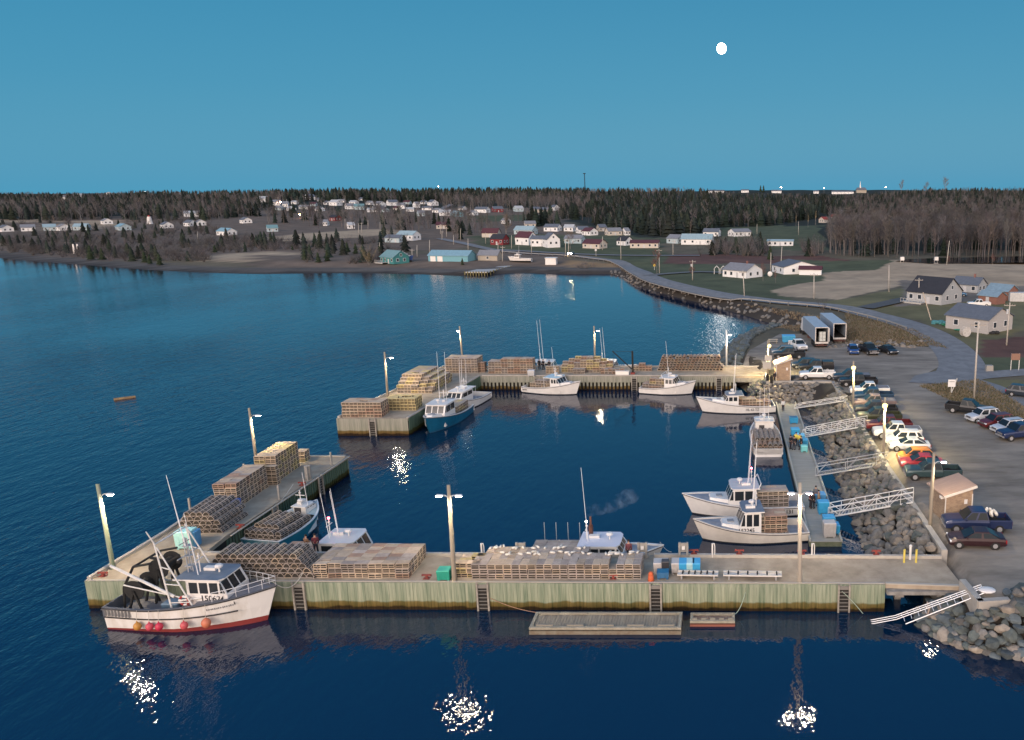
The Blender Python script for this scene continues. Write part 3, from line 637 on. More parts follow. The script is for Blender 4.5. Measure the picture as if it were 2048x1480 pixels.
# far wharf
stack('box',(-39.6,133.0,FZ),0,7,3,6,"left stack on far wharf","traps in the left stack of the far wharf",mis=(0,3,1),step=lambda i,j:5 if i<2 else 6)
stack('box',(-41.6,134.0,FZ),0,1,2,4,"narrow stack on far wharf","traps on the far wharf",mis=(3,))
stack('box',(-30.0,133.0,FZ),0,2,1,3,"crate high stack by the people","traps on the far wharf",mis=(0,),)
stack('box',(-27.6,134.0,FZ),0,8,3,6,"heaped middle pile on far wharf","traps in the heaped middle pile",mis=(0,2,3,1),step=lambda i,j:min(6,2+min(i,7-i)+j))
stack('box',(-25.4,132.7,FZ),0,3,1,2,"front of the middle pile","traps in the heaped middle pile",along='y',mis=(1,))
stack('box',(-20.8,132.7,FZ),0,6,1,2,"front right of middle pile","traps in the heaped middle pile",along='y',mis=(3,1))
stack('box',(-15.7,135.0,FZ),0,3,2,3,"low pile behind the derrick","traps behind the derrick",mis=(3,0),step=lambda i,j:3 if i==1 else 2)
stack('arch',(-11.5,135.2,FZ),0,19,2,6,"long arched stack on far wharf","arched traps in the long far stack",along='y',mis=(0,3,1),taper=.25)
# white floats lying on the long stack
fl=mat("float_white",(.78,.76,.70),(.6,.56,.48),sc=5,rough=.5)
zt=DZ+3*(THT+.012)
bm_=MB();bm_.cyl((-.13,0,.08),(.13,0,.08),.085,.085,8);bm_.sph((-.13,0,.08),.085,8,5);bm_.sph((.13,0,.08),.085,8,5);bm_.cyl((.2,0,.08),(.36,0,.06),.015,n=5);FLM=bm_.mesh("float",fl,True)
for i in range(46):
    x=XC+rnd.uniform(.2,13.2) if i<26 else XC+.7+rnd.uniform(0,8.);y=(60.9+rnd.uniform(-.25,.3)) if i<26 else 62.2+rnd.uniform(-.4,.1)
    o=link("trap_float",FLM,None,(x,y,zt),rnd.uniform(0,3));w_=("front row of floats" if i<26 else "rear row of floats")+", "+("left end" if x<XC+3 else "left of middle" if x<XC+6 else "right of middle" if x<XC+9.5 else "right end");tag(o,"white float on the long narrow trap stack, "+w_,"float","white floats, "+w_)
# ---------------------------------------------------------------- boats
white=mat("boat_white",(.74,.72,.69),(.66,.64,.61),sc=.9,rough=.35);offw=mat("boat_worn_white",(.72,.71,.68),(.50,.46,.38),sc=.8,st=(1,1,.35),rough=.45,fac=(.45,.8))
glass=mat("dark_glass",(.02,.025,.03),rough=.08);black=mat("rub_black",(.02,.02,.022),rough=.6);greydeck=mat("deck_grey",(.30,.32,.36),(.22,.23,.26),sc=1.5,rough=.7)
redb=mat("antifoul_red",(.20,.025,.022),rough=.7);teal=mat("hull_turquoise",(.02,.20,.28),(.015,.16,.23),sc=1,rough=.35);blue=mat("hull_blue",(.01,.13,.24),(.008,.10,.19),sc=1,rough=.35)
alum=mat("aluminium",(.72,.72,.72),rough=.4,metal=.3);redl=mat("red_light",(.9,.1,.1),em=((1,.08,.12),25.));whl=mat("white_light",(.9,.9,.9),em=((1,.9,.8),25.));rust=mat("rust_brown",(.16,.06,.035),(.09,.04,.03),sc=4)
tealgl=mat("cabin_glow",(.4,.8,.7),em=((.4,1,.85),2.))
def boat(name,label,cat,stern,bow,Bm=3.9,hs=.95,hb=2.0,hull=None,bottom=None,deckz=.35,cab=(.50,.72),cabw=.74,cabh=2.35,roofm=None,roofover=.8,number=None,numat=None,ants=2,antl=5.5,boot=None,rail=False,cuddy=True,win=2,trim=None,deckm=None,house=None,light=None,bootz=.14,group="fishing boats moored in the harbour",radar=True,arch=False,rubm=None,bowname=None):
    hull=hull or white;bottom=bottom or black;house=house or white;roofm=roofm or white;trim=trim or hull;deckm=deckm or greydeck
    s_=Vector((stern[0],stern[1],0));b_=Vector((bow[0],bow[1],0));L=(b_-s_).length;ang=math.atan2(b_.y-s_.y,b_.x-s_.x)
    t=thing(name,label,cat,(s_+b_)/2,ang,group);n=16
    def w(s): 
        q=Bm/2*(.90+.10*min(1,s/.3))
        if s>.42: q*=1-((s-.42)/.58)**2.3
        return max(q,.03)
    def h(s): return hs+(hb-hs)*(s**2.1)-.10*math.sin(math.pi*min(1,s/.6))*(1 if hs>1.5 else .3)
    def X_(s,z): 
        rake=.085*L*max(0,(s-.7)/.3)**2
        return -L/2+L*s-rake*(1-max(0,min(1,z/h(1))))*1.0
    secs=[]
    for k in range(n+1):
        s=k/n;W_=w(s);hh=h(s);fl_=max(0,(s-.45)/.55);wl=W_*(.92-.42*fl_)
        half=[(W_,hh),(W_*.995,hh-.14),((W_*.55+wl*.45),hh*.5+.05),(wl,bootz*(.35+.65*min(1,s*1.2)) if bootz>.2 else .14),(wl*.97,-.05),(wl*.7,-.4),(0,-.55)]
        pts=half+[(-a,c) for a,c in reversed(half[:-1])]
        secs.append([(X_(s,c),a,c) for a,c in pts])
    mb=MB();m=len(secs[0])
    for q in secs: pass
    vs=[p for q in secs for p in q];fs=[];ms=[]
    mb.add(vs,[]) 
    for j in range(n):
        for i in range(m-1):
            mb.f.append((j*m+i,j*m+i+1,(j+1)*m+i+1,(j+1)*m+i));mb.m.append(1 if 3<=i<=m-5 else 0)
    mb.f.append(tuple(range(m)));mb.m.append(0)
    # transom lower is bottom paint line
    mb.build("hull",[hull,bottom],t,smooth=False)
    # bulwark cap and inner side
    g=MB();cap=.16;sc_=cab[1]+.02
    rows=[];
    for k in range(n+1):
        s=k/n;W_=w(s);hh=h(s);wi=max(W_-cap,.02);zd=deckz if s<cab[0]+.02 else hh-.10
        x=X_(s,hh);rows.append([(x,W_+.03,hh-.05),(x,W_+.03,hh+.02),(x,wi,hh+.02),(x,wi,zd)])
    g.loft(rows,cap=False);g.f=[tuple(reversed(f)) for f in g.f];g.loft([[(a,-b,c) for a,b,c in r] for r in rows],cap=False)
    g.box((-L/2+.06,0,(hs+deckz)/2+.0),(.12,Bm*.9,hs-deckz+.04));g.build("gunwale",trim,t)
    rr=MB()
    for sgn in (1,-1):
        for k in range(n):
            a=(X_(k/n,h(k/n)),sgn*(w(k/n)+.035),h(k/n)-.09);c=(X_((k+1)/n,h((k+1)/n)),sgn*(w((k+1)/n)+.035),h((k+1)/n)-.09);rr.beam(a,c,.05,.07)
    rr.build("rub_rail",rubm or mat("rub_grey",(.10,.10,.11),rough=.6),t)
    dk=MB();dp=[]
    for k in range(int(n*cab[0])+2): dp.append((X_(k/n,deckz),w(k/n)-cap,deckz))
    dk.add(dp+[(a,-b,c) for a,b,c in reversed(dp)],[tuple(reversed(range(2*len(dp))))]);dk.build("aft_deck",deckm,t)
    fd=MB();rows=[]
    for k in range(int(n*cab[0])+1,n+1):
        s=k/n;W_=max(w(s)-cap+.01,.01);z=h(s)-.10;rows.append([(X_(s,h(s)),W_,z),(X_(s,h(s)),0,z+.10*min(1,W_)),(X_(s,h(s)),-W_,z)])
    fd.loft(rows,cap=False);fd.build("foredeck",deckm,t)
    # wheelhouse
    x0=-L/2+L*cab[0];x1=-L/2+L*cab[1];cw=min(Bm*cabw/2,w(cab[1]+.03)-.14);zt_=deckz+cabh;zf=h(cab[1])-.1
    prof=[(x0,deckz),(x1+.12,deckz),(x1+.10,zf+.35),(x1-.42,zt_),(x0,zt_)]
    cb=MB();cb.side(prof,-cw,cw);c_=cb.build("wheelhouse",house,t)
    zb=zf+.42;zw=zt_-.18;wl_=(x1-.45-x0-.2)/max(win,1)
    for sgn in (1,-1):
        for k in range(win):
            q=MB();xa=x0+.15+k*wl_+ .05;q.box(((xa+wl_/2-.05),sgn*(cw+.008),(zb+zw)/2),(wl_-.14,.02,zw-zb));q.build("side_window",glass,c_)
        q=MB();q.add([(x1-.42,sgn*(cw+.012),zw),(x1-.30,sgn*(cw+.012),zw),(x1-.05,sgn*(cw+.012),zb+.05),(x1-.42,sgn*(cw+.012),zb+.05)],[(0,1,2,3)] if sgn<0 else [(3,2,1,0)]);q.build("quarter_window",glass,c_)
    npan=3 if cw<1.6 else 4
    for k in range(npan):
        ya=-cw+.12+k*(2*cw-.24)/npan;yb=ya+(2*cw-.24)/npan-.12;q=MB()
        f_=lambda z:(x1+.10+(-.52)*(z-(zf+.35))/(zt_-(zf+.35)))+.012
        za=zf+.45;zc=zt_-.12;q.add([(f_(za),ya,za),(f_(za),yb,za),(f_(zc),yb,zc),(f_(zc),ya,zc)],[(0,1,2,3)]);q.build("front_window",glass,c_)
    q=MB();q.box((x0-.01,cw*.3,deckz+.95),(.03,.7,1.8));q.build("cabin_door",mat("door_dark",(.05,.05,.055)),c_)
    rf=MB();rx0=x0-roofover;rx1=x1-.18;hw=cw+.10
    pts=[(rx0,-hw),(rx1-.3,-hw),(rx1,-hw*.72),(rx1+.03,0),(rx1,hw*.72),(rx1-.3,hw),(rx0,hw)]
    rf.prism(pts,zt_,zt_+.10,mi=1,top=0);ro=rf.build("roof",[roofm,white],t)
    if roofover>.9:
        q=MB();[q.cyl((rx0+.1,sg*(hw-.1),deckz),(rx0+.1,sg*(hw-.1),zt_),.035,n=5) for sg in (1,-1)];q.build("roof_post",alum,t)
    if cuddy:
        cd=MB();xa=x1+.05;xb=min(x1+L*.16,-L/2+L*.92);sb_=(xb+L/2)/L;cd.loft([[(xa,cw*.82,zf-.1),(xa,cw*.76,zf+.42),(xa,-cw*.76,zf+.42),(xa,-cw*.82,zf-.1)],[(xb,w(sb_)*.5,h(sb_)-.12),(xb-.15,w(sb_)*.45,h(sb_)+.16),(xb-.15,-w(sb_)*.45,h(sb_)+.16),(xb,-w(sb_)*.5,h(sb_)-.12)]]);cd.build("cuddy",house,t)
        q=MB();q.box(((xa+xb)/2-.1,0,(zf+.42+h(sb_)+.16)/2+.05),(.6,.6,.08));q.build("hatch",mat("hatch_grey",(.25,.27,.30)),t)
    if radar:
        q=MB();q.cyl((x1-1.2,0,zt_+.08),(x1-1.2,0,zt_+.5),.06);q.cyl((x1-1.2,0,zt_+.5),(x1-1.2,0,zt_+.62),.28,.30,12);q.cyl((x1-1.2,0,zt_+.62),(x1-1.2,0,zt_+.72),.30,.2,12);q.build("radar_dome",white,ro,smooth=False)
    q=MB();q.cyl((x0+.3,0,zt_+.08),(x0+.3,0,zt_+1.6),.05,.04);q.beam((x0+.3,-.5,zt_+1.1),(x0+.3,.5,zt_+1.1),.06);q.box((x0+.3,0,zt_+1.35),(.15,.15,.12));q.build("mast",white,ro)
    for k in range(ants):
        y=(-.55,.55,0)[k];q=MB();q.cyl((x0+.5+k*.25,y,zt_+.08),(x0+.5+k*.25-.35,y*1.1,zt_+antl),.032,.018,5);q.build("antenna",mat("antenna_white",(.8,.8,.8)),ro)
    if arch:
        q=MB();q.tube([(x0-.2,-hw,zt_),(x0-.5,-hw*.9,zt_+.55),(x0-.5,hw*.9,zt_+.55),(x0-.2,hw,zt_)],.05,6);q.build("roof_arch",white,ro)
    q=MB();q.box((x0+.9,.35,zt_+.2),(.9,.42,.26));q.build("life_raft_case",white,ro)
    if light:
        q=MB();q.sph((x0+.3,0,zt_+1.72),.10,8,6);q.build("masthead_light",redl if light=='red' else whl,ro)
    if rail:
        q=MB();prev=None
        for sgn in (1,-1):
            pp=[]
            for k in range(int(n*.72),n+1):
                s=k/n;a=Vector((X_(s,h(s))-.03,sgn*max(w(s)-.1,.0),h(s)));q.cyl(a,a+Vector((0,0,.75)),.022,n=5);pp.append(a+Vector((0,0,.75)))
            q.tube(pp,.024,5);q.tube([p-Vector((0,0,.35)) for p in pp],.016,5)
        q.build("bow_rail",alum,t)
    if number:
        txt,where,size,xf=number;nm=numat or mat("lettering_black",(.015,.015,.018))
        for sgn in (1,-1):
            if where=='hull': s=xf;sl_=0;text("hull_number",txt,size,t,(-L/2+L*s,sgn*(w(s)*.99+.03),h(s)*.55+.03),(R(90-4),0,0 if sgn<0 else math.pi),nm)
            else: text("cabin_number",txt,size,t,((x0+x1)/2+.42,sgn*(cw+.015),zf+.02+(.0)),(R(90),0,0 if sgn<0 else math.pi),nm)
    if bowname:
        for sgn in (1,-1):
            s=.74;a_=math.atan2(w(.66)-w(.82),L*.16);q=MB()
            for k in range(14): q.box((-L/2+L*(s-.085+k*.0105)+.02*(k%3),sgn*(w(s-.085+k*.0105)*.97+.035),h(s-.085+k*.0105)-.50),(.07,.02,.10 if k%4 else .14),ry=R(12 if k%2 else -14))
            q.build("name_lettering",mat("lettering_grey",(.2,.2,.2)),t)
        for sgn in (1,-1):
            s=.80;w1,w2=w(.72),w(.88);a_=math.atan2((w1-w2),L*.16);text("boat_name",bowname,.36,t,(-L/2+L*s,sgn*((w(s)+.0)*.96+.03),h(s)-.42),(R(90+8),0,(a_*-1 if sgn>0 else a_)*-1*(1) if sgn<0 else math.pi-a_),mat("lettering_black",(.015,.015,.018)))
    return dict(t=t,L=L,ang=ang,w=w,h=h,deckz=deckz,x0=x0,x1=x1,zt=zt_,zf=zf)
def onboat(b,x,y,z):
    c,s=math.cos(b['ang']),math.sin(b['ang']);o=b['t'].location;return Vector((o.x+c*x-s*y,o.y+s*x+c*y,z))
def load(b,xa,nx,ny,nz,name,kind='box',along='x',mis=(0,1),flip=False,group="traps loaded on the boats",z0=None):
    px=(TL if along=='x' else TWD)+.01;py=(TWD if along=='x' else TL)+.01
    if kind=='arch' and along=='y': px=TWD*.93
    o=onboat(b,xa,-ny*py/2,(b['deckz'] if z0 is None else z0)+.03);adj="square" if kind=='box' else 'arched'
    for k in range(nz):
        for j in range(ny):
            for i in range(nx):
                if not(k==nz-1 or j in (0,ny-1) or i in (0,nx-1)): continue
                c,s=math.cos(b['ang']),math.sin(b['ang']);lx=(i+.5)*px+rnd.uniform(-.03,.03);ly=(j+.5)*py+rnd.uniform(-.03,.03)
                trap(kind,Vector((o.x+c*lx-s*ly,o.y+s*lx+c*ly,o.z+k*(THT+.01))),b['ang']+(0 if along=='x' else math.pi/2),rnd.choice(mis),f"{adj} trap, {ORD[i]} from stern, {tier(k,nz)} tier, {ORD[j]} row, {name}",group+", "+name)
# --- trawler in front
sa=P(222,1262,0);ba=P(548,1245,0);dv=(ba-sa).normalized();pr=Vector((-dv.y,dv.x,0))
hullw=offw
BT=boat("trawler","white steel-gantry trawler with red bottom tied outside the front wharf","fishing boat",sa+pr*2.2-dv*.1,ba+pr*.35+dv*.35,Bm=4.7,hs=1.9,hb=2.9,hull=hullw,bottom=redb,deckz=1.05,cab=(.50,.745),cabw=.55,cabh=2.75,roofm=mat("roof_blue_grey",(.13,.17,.22),(.18,.22,.27),sc=1.2),roofover=.9,win=3,rail=True,number=("150624",'cabin',.62,.5),ants=1,antl=5,cuddy=False,rubm=black,radar=True,trim=mat("trim_dark",(.09,.10,.12)),deckm=mat("trawler_deck",(.15,.15,.17),(.23,.22,.22),sc=1.2),bowname="II",bootz=.42)
t=BT['t'];L=BT['L'];w_=BT['w'];h_=BT['h']
q=MB()
for k in range(8):
    s=.02+k*.0225;q.box((-L/2+L*s,-(w_(s)+.045),h_(s)-.40),(.13,.02,.50))
q.box((-L/2+1.2,-(w_(.09)+.046),h_(.1)-.09),(2.4,.02,.06));q.build("painted_slats",mat("slat_grey",(.12,.12,.12)),t)
q=MB()
for sg in (-1,1):
    for k in range(13):
        s0,s1=k/16,(k+1)/16;q.beam((-L/2+L*s0,sg*(w_(s0)*.975+.03),h_(s0)*.58),(-L/2+L*s1,sg*(w_(s1)*.975+.03),h_(s1)*.58),.05,.09)
q.build("lower_rub_rail",black,t)["kind"]="stuff"
# gantry, booms, net drums
def part(fn,name,m,par,**k):
    q=MB();fn(q);return q.build(name,m,par,**k)
wp=mat("rig_white",(.74,.73,.70),(.6,.58,.53),sc=3);bk=mat("net_black",(.014,.015,.015),(.025,.025,.024),sc=8,rough=.95)
xg=-L/2+L*.425
def gan(q):
    for y in (-1.75,1.75):
        q.cyl((xg,y,1.0),(xg-.75,y*.95,7.0),.07,.055,6);q.cyl((xg+1.9,y,1.2),(xg-.6,y*.95,6.6),.07,.05,6)
        for f,g_ in ((.2,.2),(.45,.45),(.68,.68)): q.beam((xg-.75*f,y,1+6*f),(xg+1.9-2.5*g_,y,1.2+5.4*g_),.06)
    q.beam((xg-.7,-1.7,6.8),(xg-.7,1.7,6.8),.08);q.cyl((xg-.7,-1.7,6.9),(xg-1.0,-1.9,7.9),.05,.04)
part(gan,"gantry",wp,t)
def mast(q):
    for a in range(3):
        q.cyl((xg+.6+.25*math.cos(a*2.1),.25*math.sin(a*2.1),1.),(xg+.35+.12*math.cos(a*2.1),.12*math.sin(a*2.1),6.6),.045,.04,6)
    for z in (3.6,4.4,5.2,6.0): q.box((xg+.45,0,z),(.5,.5,.05))
    q.beam((xg+.4,-1.1,5.3),(xg+.4,1.1,5.3),.06);q.beam((xg+.35,-.7,6.3),(xg+.35,.7,6.3),.05)
part(mast,"lattice_mast",metal,t)
part(lambda q:q.cyl((xg+.4,-.1,6.),(xg-.25,-.1,11.6),.05,.02,6),"antenna",mat("antenna_white",(.8,.8,.8)),t)
part(lambda q:(q.cyl((xg+.1,-1.55,2.6),(xg-4.6,-1.4,4.9),.12,.10,7),q.cyl((xg+.6,-1.5,2.5),(xg-3.9,-1.3,3.3),.05,.05,6),q.cyl((xg+.4,-1.6,2.3),(xg+2.0,-1.3,2.4),.07,.07,6)),"boom",wp,t)
def drum(x,y,z,name):
    def f(q):
        q.cyl((x-.0,y-.75,z),(x,y+.75,z),.42,n=14)
        for yy in (-.75,.75): q.cyl((x,y+yy-.03,z),(x,y+yy+.03,z),.78,n=18)
        for yy in (-.85,.85):
            q.beam((x-.55,y+yy,1.0),(x,y+yy,z),.13);q.beam((x+.55,y+yy,1.0),(x,y+yy,z),.13)
    part(f,name,bk,t)
drum(-L/2+1.8,-.3,2.75,"net_drum");drum(-L/2+2.9,1.0,3.9,"net_drum")
def gal(q):
    for y in (-.9,1.9): q.tube([(-L/2+.7,y,1.1),(-L/2+.9,y,2.9),(-L/2+1.9,y,4.6),(-L/2+3.3,y,4.9)],.09,6)
    q.beam((-L/2+1.9,-.9,4.6),(-L/2+1.9,1.9,4.6),.12);q.tube([(-L/2+2.2,.5,4.7),(-L/2+3.6,.4,4.4),(-L/2+4.6,.4,5.0)],.10,6);q.sph((-L/2+4.5,.4,4.5),.2,8,6)
part(gal,"stern_gallows",bk,t)
def ring(q):
    n=14
    for k in range(n):
        a0,a1=2*math.pi*k/n,2*math.pi*(k+1)/n;cx_,cz_=BT['x0']-.1,BT['zf']-.15+.1
        q.cyl((cx_+.34*math.cos(a0),-1.55,cz_+.34*math.sin(a0)),(cx_+.34*math.cos(a1),-1.55,cz_+.34*math.sin(a1)),.09,n=6,mi=k//2%2)
q=MB();ring(q);q.build("life_ring",[mat("ring_red",(.35,.03,.03)),white],t)
for i,(s,c,cn) in enumerate(((.235,(.50,.24,.05),"amber"),(.315,(.55,.07,.10),"pink"),(.375,(.52,.03,.07),"crimson"),(.53,(.55,.09,.10),"rose"),(.655,(.55,.17,.09),"orange"))):
    z=h_(s)*.58-.42;p=onboat(BT,-L/2+L*s,-(w_(s)+.22),z);q=MB();q.sph((0,0,0),.27 if i<4 else .33,12,9,sz=1.15);q.cyl((0,0,.28),(0,.0,.42),.06,.04,6);
    o=q.build("balloon_fender",mat("fender_"+cn,c,rough=.5),smooth=True,loc=p);q=MB();q.cyl((0,0,.4),(0,.15,h_(s)-z),.018,n=5);q.build("fender_line",mat("rope",(.5,.48,.42)),o)
    tag(o,f"round {cn} fender hanging on the white trawler's side","fender","balloon fenders along the trawler side")
def tote(p,rz,c,label,lid=True,s=(1.15,1.0,.85),open_=False,inner=(.02,.1,.16)):
    nm="tote_%d_%d_%d"%tuple(int(v*100) for v in c);m=mat(nm,c,tuple(v*.8 for v in c),sc=2,rough=.5)
    q=MB();q.box((0,0,s[2]/2+.08),(s[0]*.94,s[1]*.94,s[2]-.1),tp=1.06);q.box((0,0,s[2]+.0),(s[0],s[1],.07))
    for x in (-.36,.36): q.box((x*s[0],0,.05),(.16,s[1]*.9,.1))
    for x in (-.2,.2): q.box((x*s[0],-s[1]*.49,s[2]*.5),(.05,.03,s[2]*.6))
    o=q.build("fish_tote",m,None,loc=p);o.rotation_euler.z=rz;tag(o,label,"fish box")
    q=MB()
    if open_: q.box((0,0,s[2]+.037),(s[0]*.86,s[1]*.84,.004));q.build("interior",mat("tote_inside",inner),o)
    elif lid: q.box((0,0,s[2]+.07),(s[0]*1.02,s[1]*1.02,.07),tp=.94);q.build("lid",mat(nm+"_lid",tuple(min(1,v*1.15+.04) for v in c)),o)
    return o
tote(onboat(BT,-L/2+4.6,-.9,1.06),BT['ang'],(.10,.17,.24),"grey-blue fish box on the white trawler's open deck",s=(1.3,.9,.7))
q=MB();q.cyl((0,0,0),(0,0,.7),.33,.42,10);q.cyl((.0,0,.68),(0,0,.72),.45,.45,10);o=q.build("orange_basket",mat("basket_orange",(.55,.11,.05)),None,loc=onboat(BT,-L/2+6.3,-1.3,1.06));tag(o,"orange basket standing on the trawler's side deck","basket")
# --- the lobster boats
def bt(name,lab,sp,sz,bp2,bz,**k): return boat(name,lab,"fishing boat",P(sp[0],sp[1],sz),P(bp2[0],bp2[1],bz),hs=sz,hb=bz,**k)
LB="lobster_boat"
b5=bt(LB,"white lobster boat numbered 152245, bow left, nearest the floating dock end",(1612,1050),1.0,(1386,1037),2.15,Bm=3.9,cab=(.42,.60),cabh=2.7,number=("152245",'cabin',.52,.5),roofm=mat("roof_blue_grey",(.13,.17,.22)),hull=mat("boat_cream",(.72,.66,.58),(.62,.57,.50),sc=.9,rough=.35),antl=6.5,roofover=.3,bowname="Freya Bay" if 0 else None)
load(b5,-b5['L']/2+2.0,3,3,4,"loaded on boat 152245",mis=(0,3,0),z0=.35+.42);load(b5,-b5['L']/2+1.7,6,2,1,"loaded on boat 152245, lowest layer",kind='arch',along='y',mis=(1,0))
b6=bt(LB,"white lobster boat numbered 161131 with striped roof and red masthead light",(1603,1000),1.05,(1364,986),2.25,Bm=4.1,cab=(.40,.62),cabh=2.6,number=("161131",'hull',.55,.16),antl=5.5,roofover=.4,light='red',win=2,arch=True,roofm=mat("roof_stripe_grey",(.40,.43,.47),(.6,.6,.6),sc=3,st=(.1,6,1)))
load(b6,-b6['L']/2+1.5,4,3,5,"loaded on boat 161131",mis=(1,1,0))
s7=P(1537,898,1.05);b7=boat(LB,"white lobster boat seen from its stern beside the floating dock","fishing boat",s7,s7+Vector((-.35,12.0,0)),Bm=4.0,hs=1.05,hb=2.1,cab=(.55,.75),roofover=.2,arch=True,ants=3,antl=4.5)
load(b7,-b7['L']/2+.35,6,6,3,"loaded on the stern-on boat",kind='arch',along='x',mis=(1,3,1));load(b7,-b7['L']/2+1.6,4,5,1,"upper load of the stern-on boat",kind='arch',along='x',mis=(1,),z0=.35+1.27)
b8=bt(LB,"long white lobster boat with bow left at the head of the floating dock",(1548,806),1.1,(1392,793),2.4,Bm=4.0,cab=(.47,.64),roofm=mat("roof_blue_grey",(.13,.17,.22)),hull=white,ants=2,antl=6,number=("HL 62 TZ",'hull',.5,.30),numat=mat("lettering_grey",(.25,.25,.25)))
load(b8,-b8['L']/2+.7,5,3,3,"loaded on the long white boat",mis=(3,0,3));load(b8,-b8['L']/2+2.8,3,3,1,"top load of the long white boat",mis=(3,0),z0=.35+1.24)
b9=bt(LB,"white lobster boat with bow right moored right of centre at the far wharf",(1284,771),1.0,(1392,761),2.3,Bm=3.8,cab=(.46,.66),antl=6,roofm=white,ants=1,arch=True)
load(b9,-b9['L']/2+.4,4,3,3,"loaded on the right far boat",mis=(3,1));load(b9,-b9['L']/2+1.6,3,3,2,"upper load of the right far boat",mis=(2,3,0),z0=.35+1.24)
b10=bt(LB,"white lobster boat with pale blue roof and bow right at the far wharf",(1053,769),1.0,(1161,762),2.3,Bm=3.8,cab=(.52,.68),antl=5,roofm=mat("roof_pale_blue",(.45,.62,.68)),ants=1,roofover=1.2,number=("RUTH",'hull',.3,.07))
load(b10,-b10['L']/2+1.2,4,3,3,"loaded on the left far boat",mis=(1,0));load(b10,-b10['L']/2+2.0,3,2,1,"upper load of the left far boat",mis=(1,),z0=.35+1.24)
b11=boat(LB,"empty white lobster boat moored behind the blue-hulled boat","fishing boat",P(962,783,1.05),Vector((-40.9,115.0,0)),Bm=4.1,hs=1.05,hb=2.3,cab=(.44,.76),cabw=.8,roofover=1.0,ants=3,antl=4.5,cabh=2.5)
b12=bt(LB,"blue-hulled lobster boat with white four-window wheelhouse, bow towards the viewer",(922,808),1.2,(850,835),2.5,Bm=4.5,hull=blue,trim=white,bottom=mat("bottom_blue",(.01,.08,.15)),cab=(.45,.74),cabw=.82,cabh=2.9,ants=2,antl=7,roofover=.2)
load(b12,-b12['L']/2+.4,4,4,4,"loaded on the blue boat",mis=(0,2,1))
b2=bt(LB,"turquoise lobster boat piled with arched traps beside the left wharf arm",(519,1081),1.25,(634,999),2.0,Bm=4.2,hull=teal,trim=mat("gunwale_white",(.7,.72,.72)),bottom=mat("bottom_blue",(.01,.08,.15)),cab=(.68,.86),cabw=.7,cabh=1.9,ants=1,antl=3.5,roofover=.2,rubm=mat("rub_teal",(.02,.15,.2)),deckm=mat("deck_pale_teal",(.4,.5,.52)))
load(b2,-b2['L']/2+.4,4,6,4,"turquoise boat, low layer",kind='arch',along='x',mis=(1,));load(b2,-b2['L']/2+1.0,3,4,1,"turquoise boat, high layer",kind='arch',along='x',mis=(1,0,1),z0=.35+1.65)
b3=boat(LB,"white lobster boat hidden behind the wide square trap stack","fishing boat",(-38.6,65.9),(-26.6,65.7),Bm=3.9,hs=1.0,hb=2.1,cab=(.34,.60),cabw=.78,ants=3,antl=4.2,light='red',cabh=2.5,roofover=.1,rail=False)
load(b3,-b3['L']/2+.3,3,4,3,"boat behind the wide stack",mis=(0,3),z0=.6)
b4=boat(LB,"white lobster boat with rusty exhaust stack moored behind the buoy-topped traps","fishing boat",(-16.9,65.75),(-5.3,65.6),Bm=4.2,hs=1.1,hb=2.2,cab=(.40,.70),cabw=.80,ants=1,antl=6.8,light='white',cabh=2.25,roofover=.3,cuddy=False,roofm=mat("roof_lilac_white",(.62,.63,.70)))
load(b4,-b4['L']/2+.2,4,4,3,"boat behind the buoy topped stack",mis=(1,0,1),z0=.8)
xe=b4['x0']+.5;q=MB();q.cyl((xe,.9,b4['zt']),(xe,.9,b4['zt']+1.0),.2,n=8);q.cyl((xe,.9,b4['zt']+1.),(xe,.9,b4['zt']+1.8),.10,n=8);q.build("exhaust_stack",rust,b4['t'])
q=MB()
for k in range(4): q.cyl((-b4['L']/2+.8+k*1.05,1.95,1.),(-b4['L']/2+.8+k*1.05,1.95,3.4),.035,n=5)
q.build("load_post",metal,b4['t'])
for i,(x,ya,ants,an_) in enumerate(((-32.6,141.8,2,7.4),(-21.6,142.0,2,6.))):
    bb=boat(LB,["white lobster boat hidden beyond the far wharf showing two tall antennas","white lobster boat beyond the middle pile of the far wharf"][i],"fishing boat",(x-6,ya),(x+6,ya),Bm=3.9,hs=1,hb=2.1,cab=(.45,.7),ants=ants,antl=an_,radar=False)
print('LEN',{k:round(v['L'],1) for k,v in dict(b5=b5,b6=b6,b7=b7,b8=b8,b9=b9,b10=b10,b11=b11,b12=b12,b2=b2,b3=b3,b4=b4,BT=BT).items()})
# beached and stored boats
def hauled(px,py,z,L_,ang,lab,hull_,**k):
    g_=g1(px,py);c=Vector((g_.x,g_.y,0));d_=Vector((math.cos(ang),math.sin(ang),0))*L_/2
    b_=boat("hauled_boat",lab,"boat",c-d_,c+d_,Bm=L_*.3,hull=hull_,group=None,**k);b_['t'].location.z=g_.z+.55;return b_
hauled(1040,524,0,10.5,R(178),"white lobster boat hauled out on land left of the small white shed",white,hs=1.,hb=2.,ants=1,antl=6)
hauled(806,523,0,10.5,R(-10),"blue and white boat stored beside the teal waterfront house",mat("hull_royal",(.02,.06,.2)),hs=1.3,hb=2.3,ants=0)
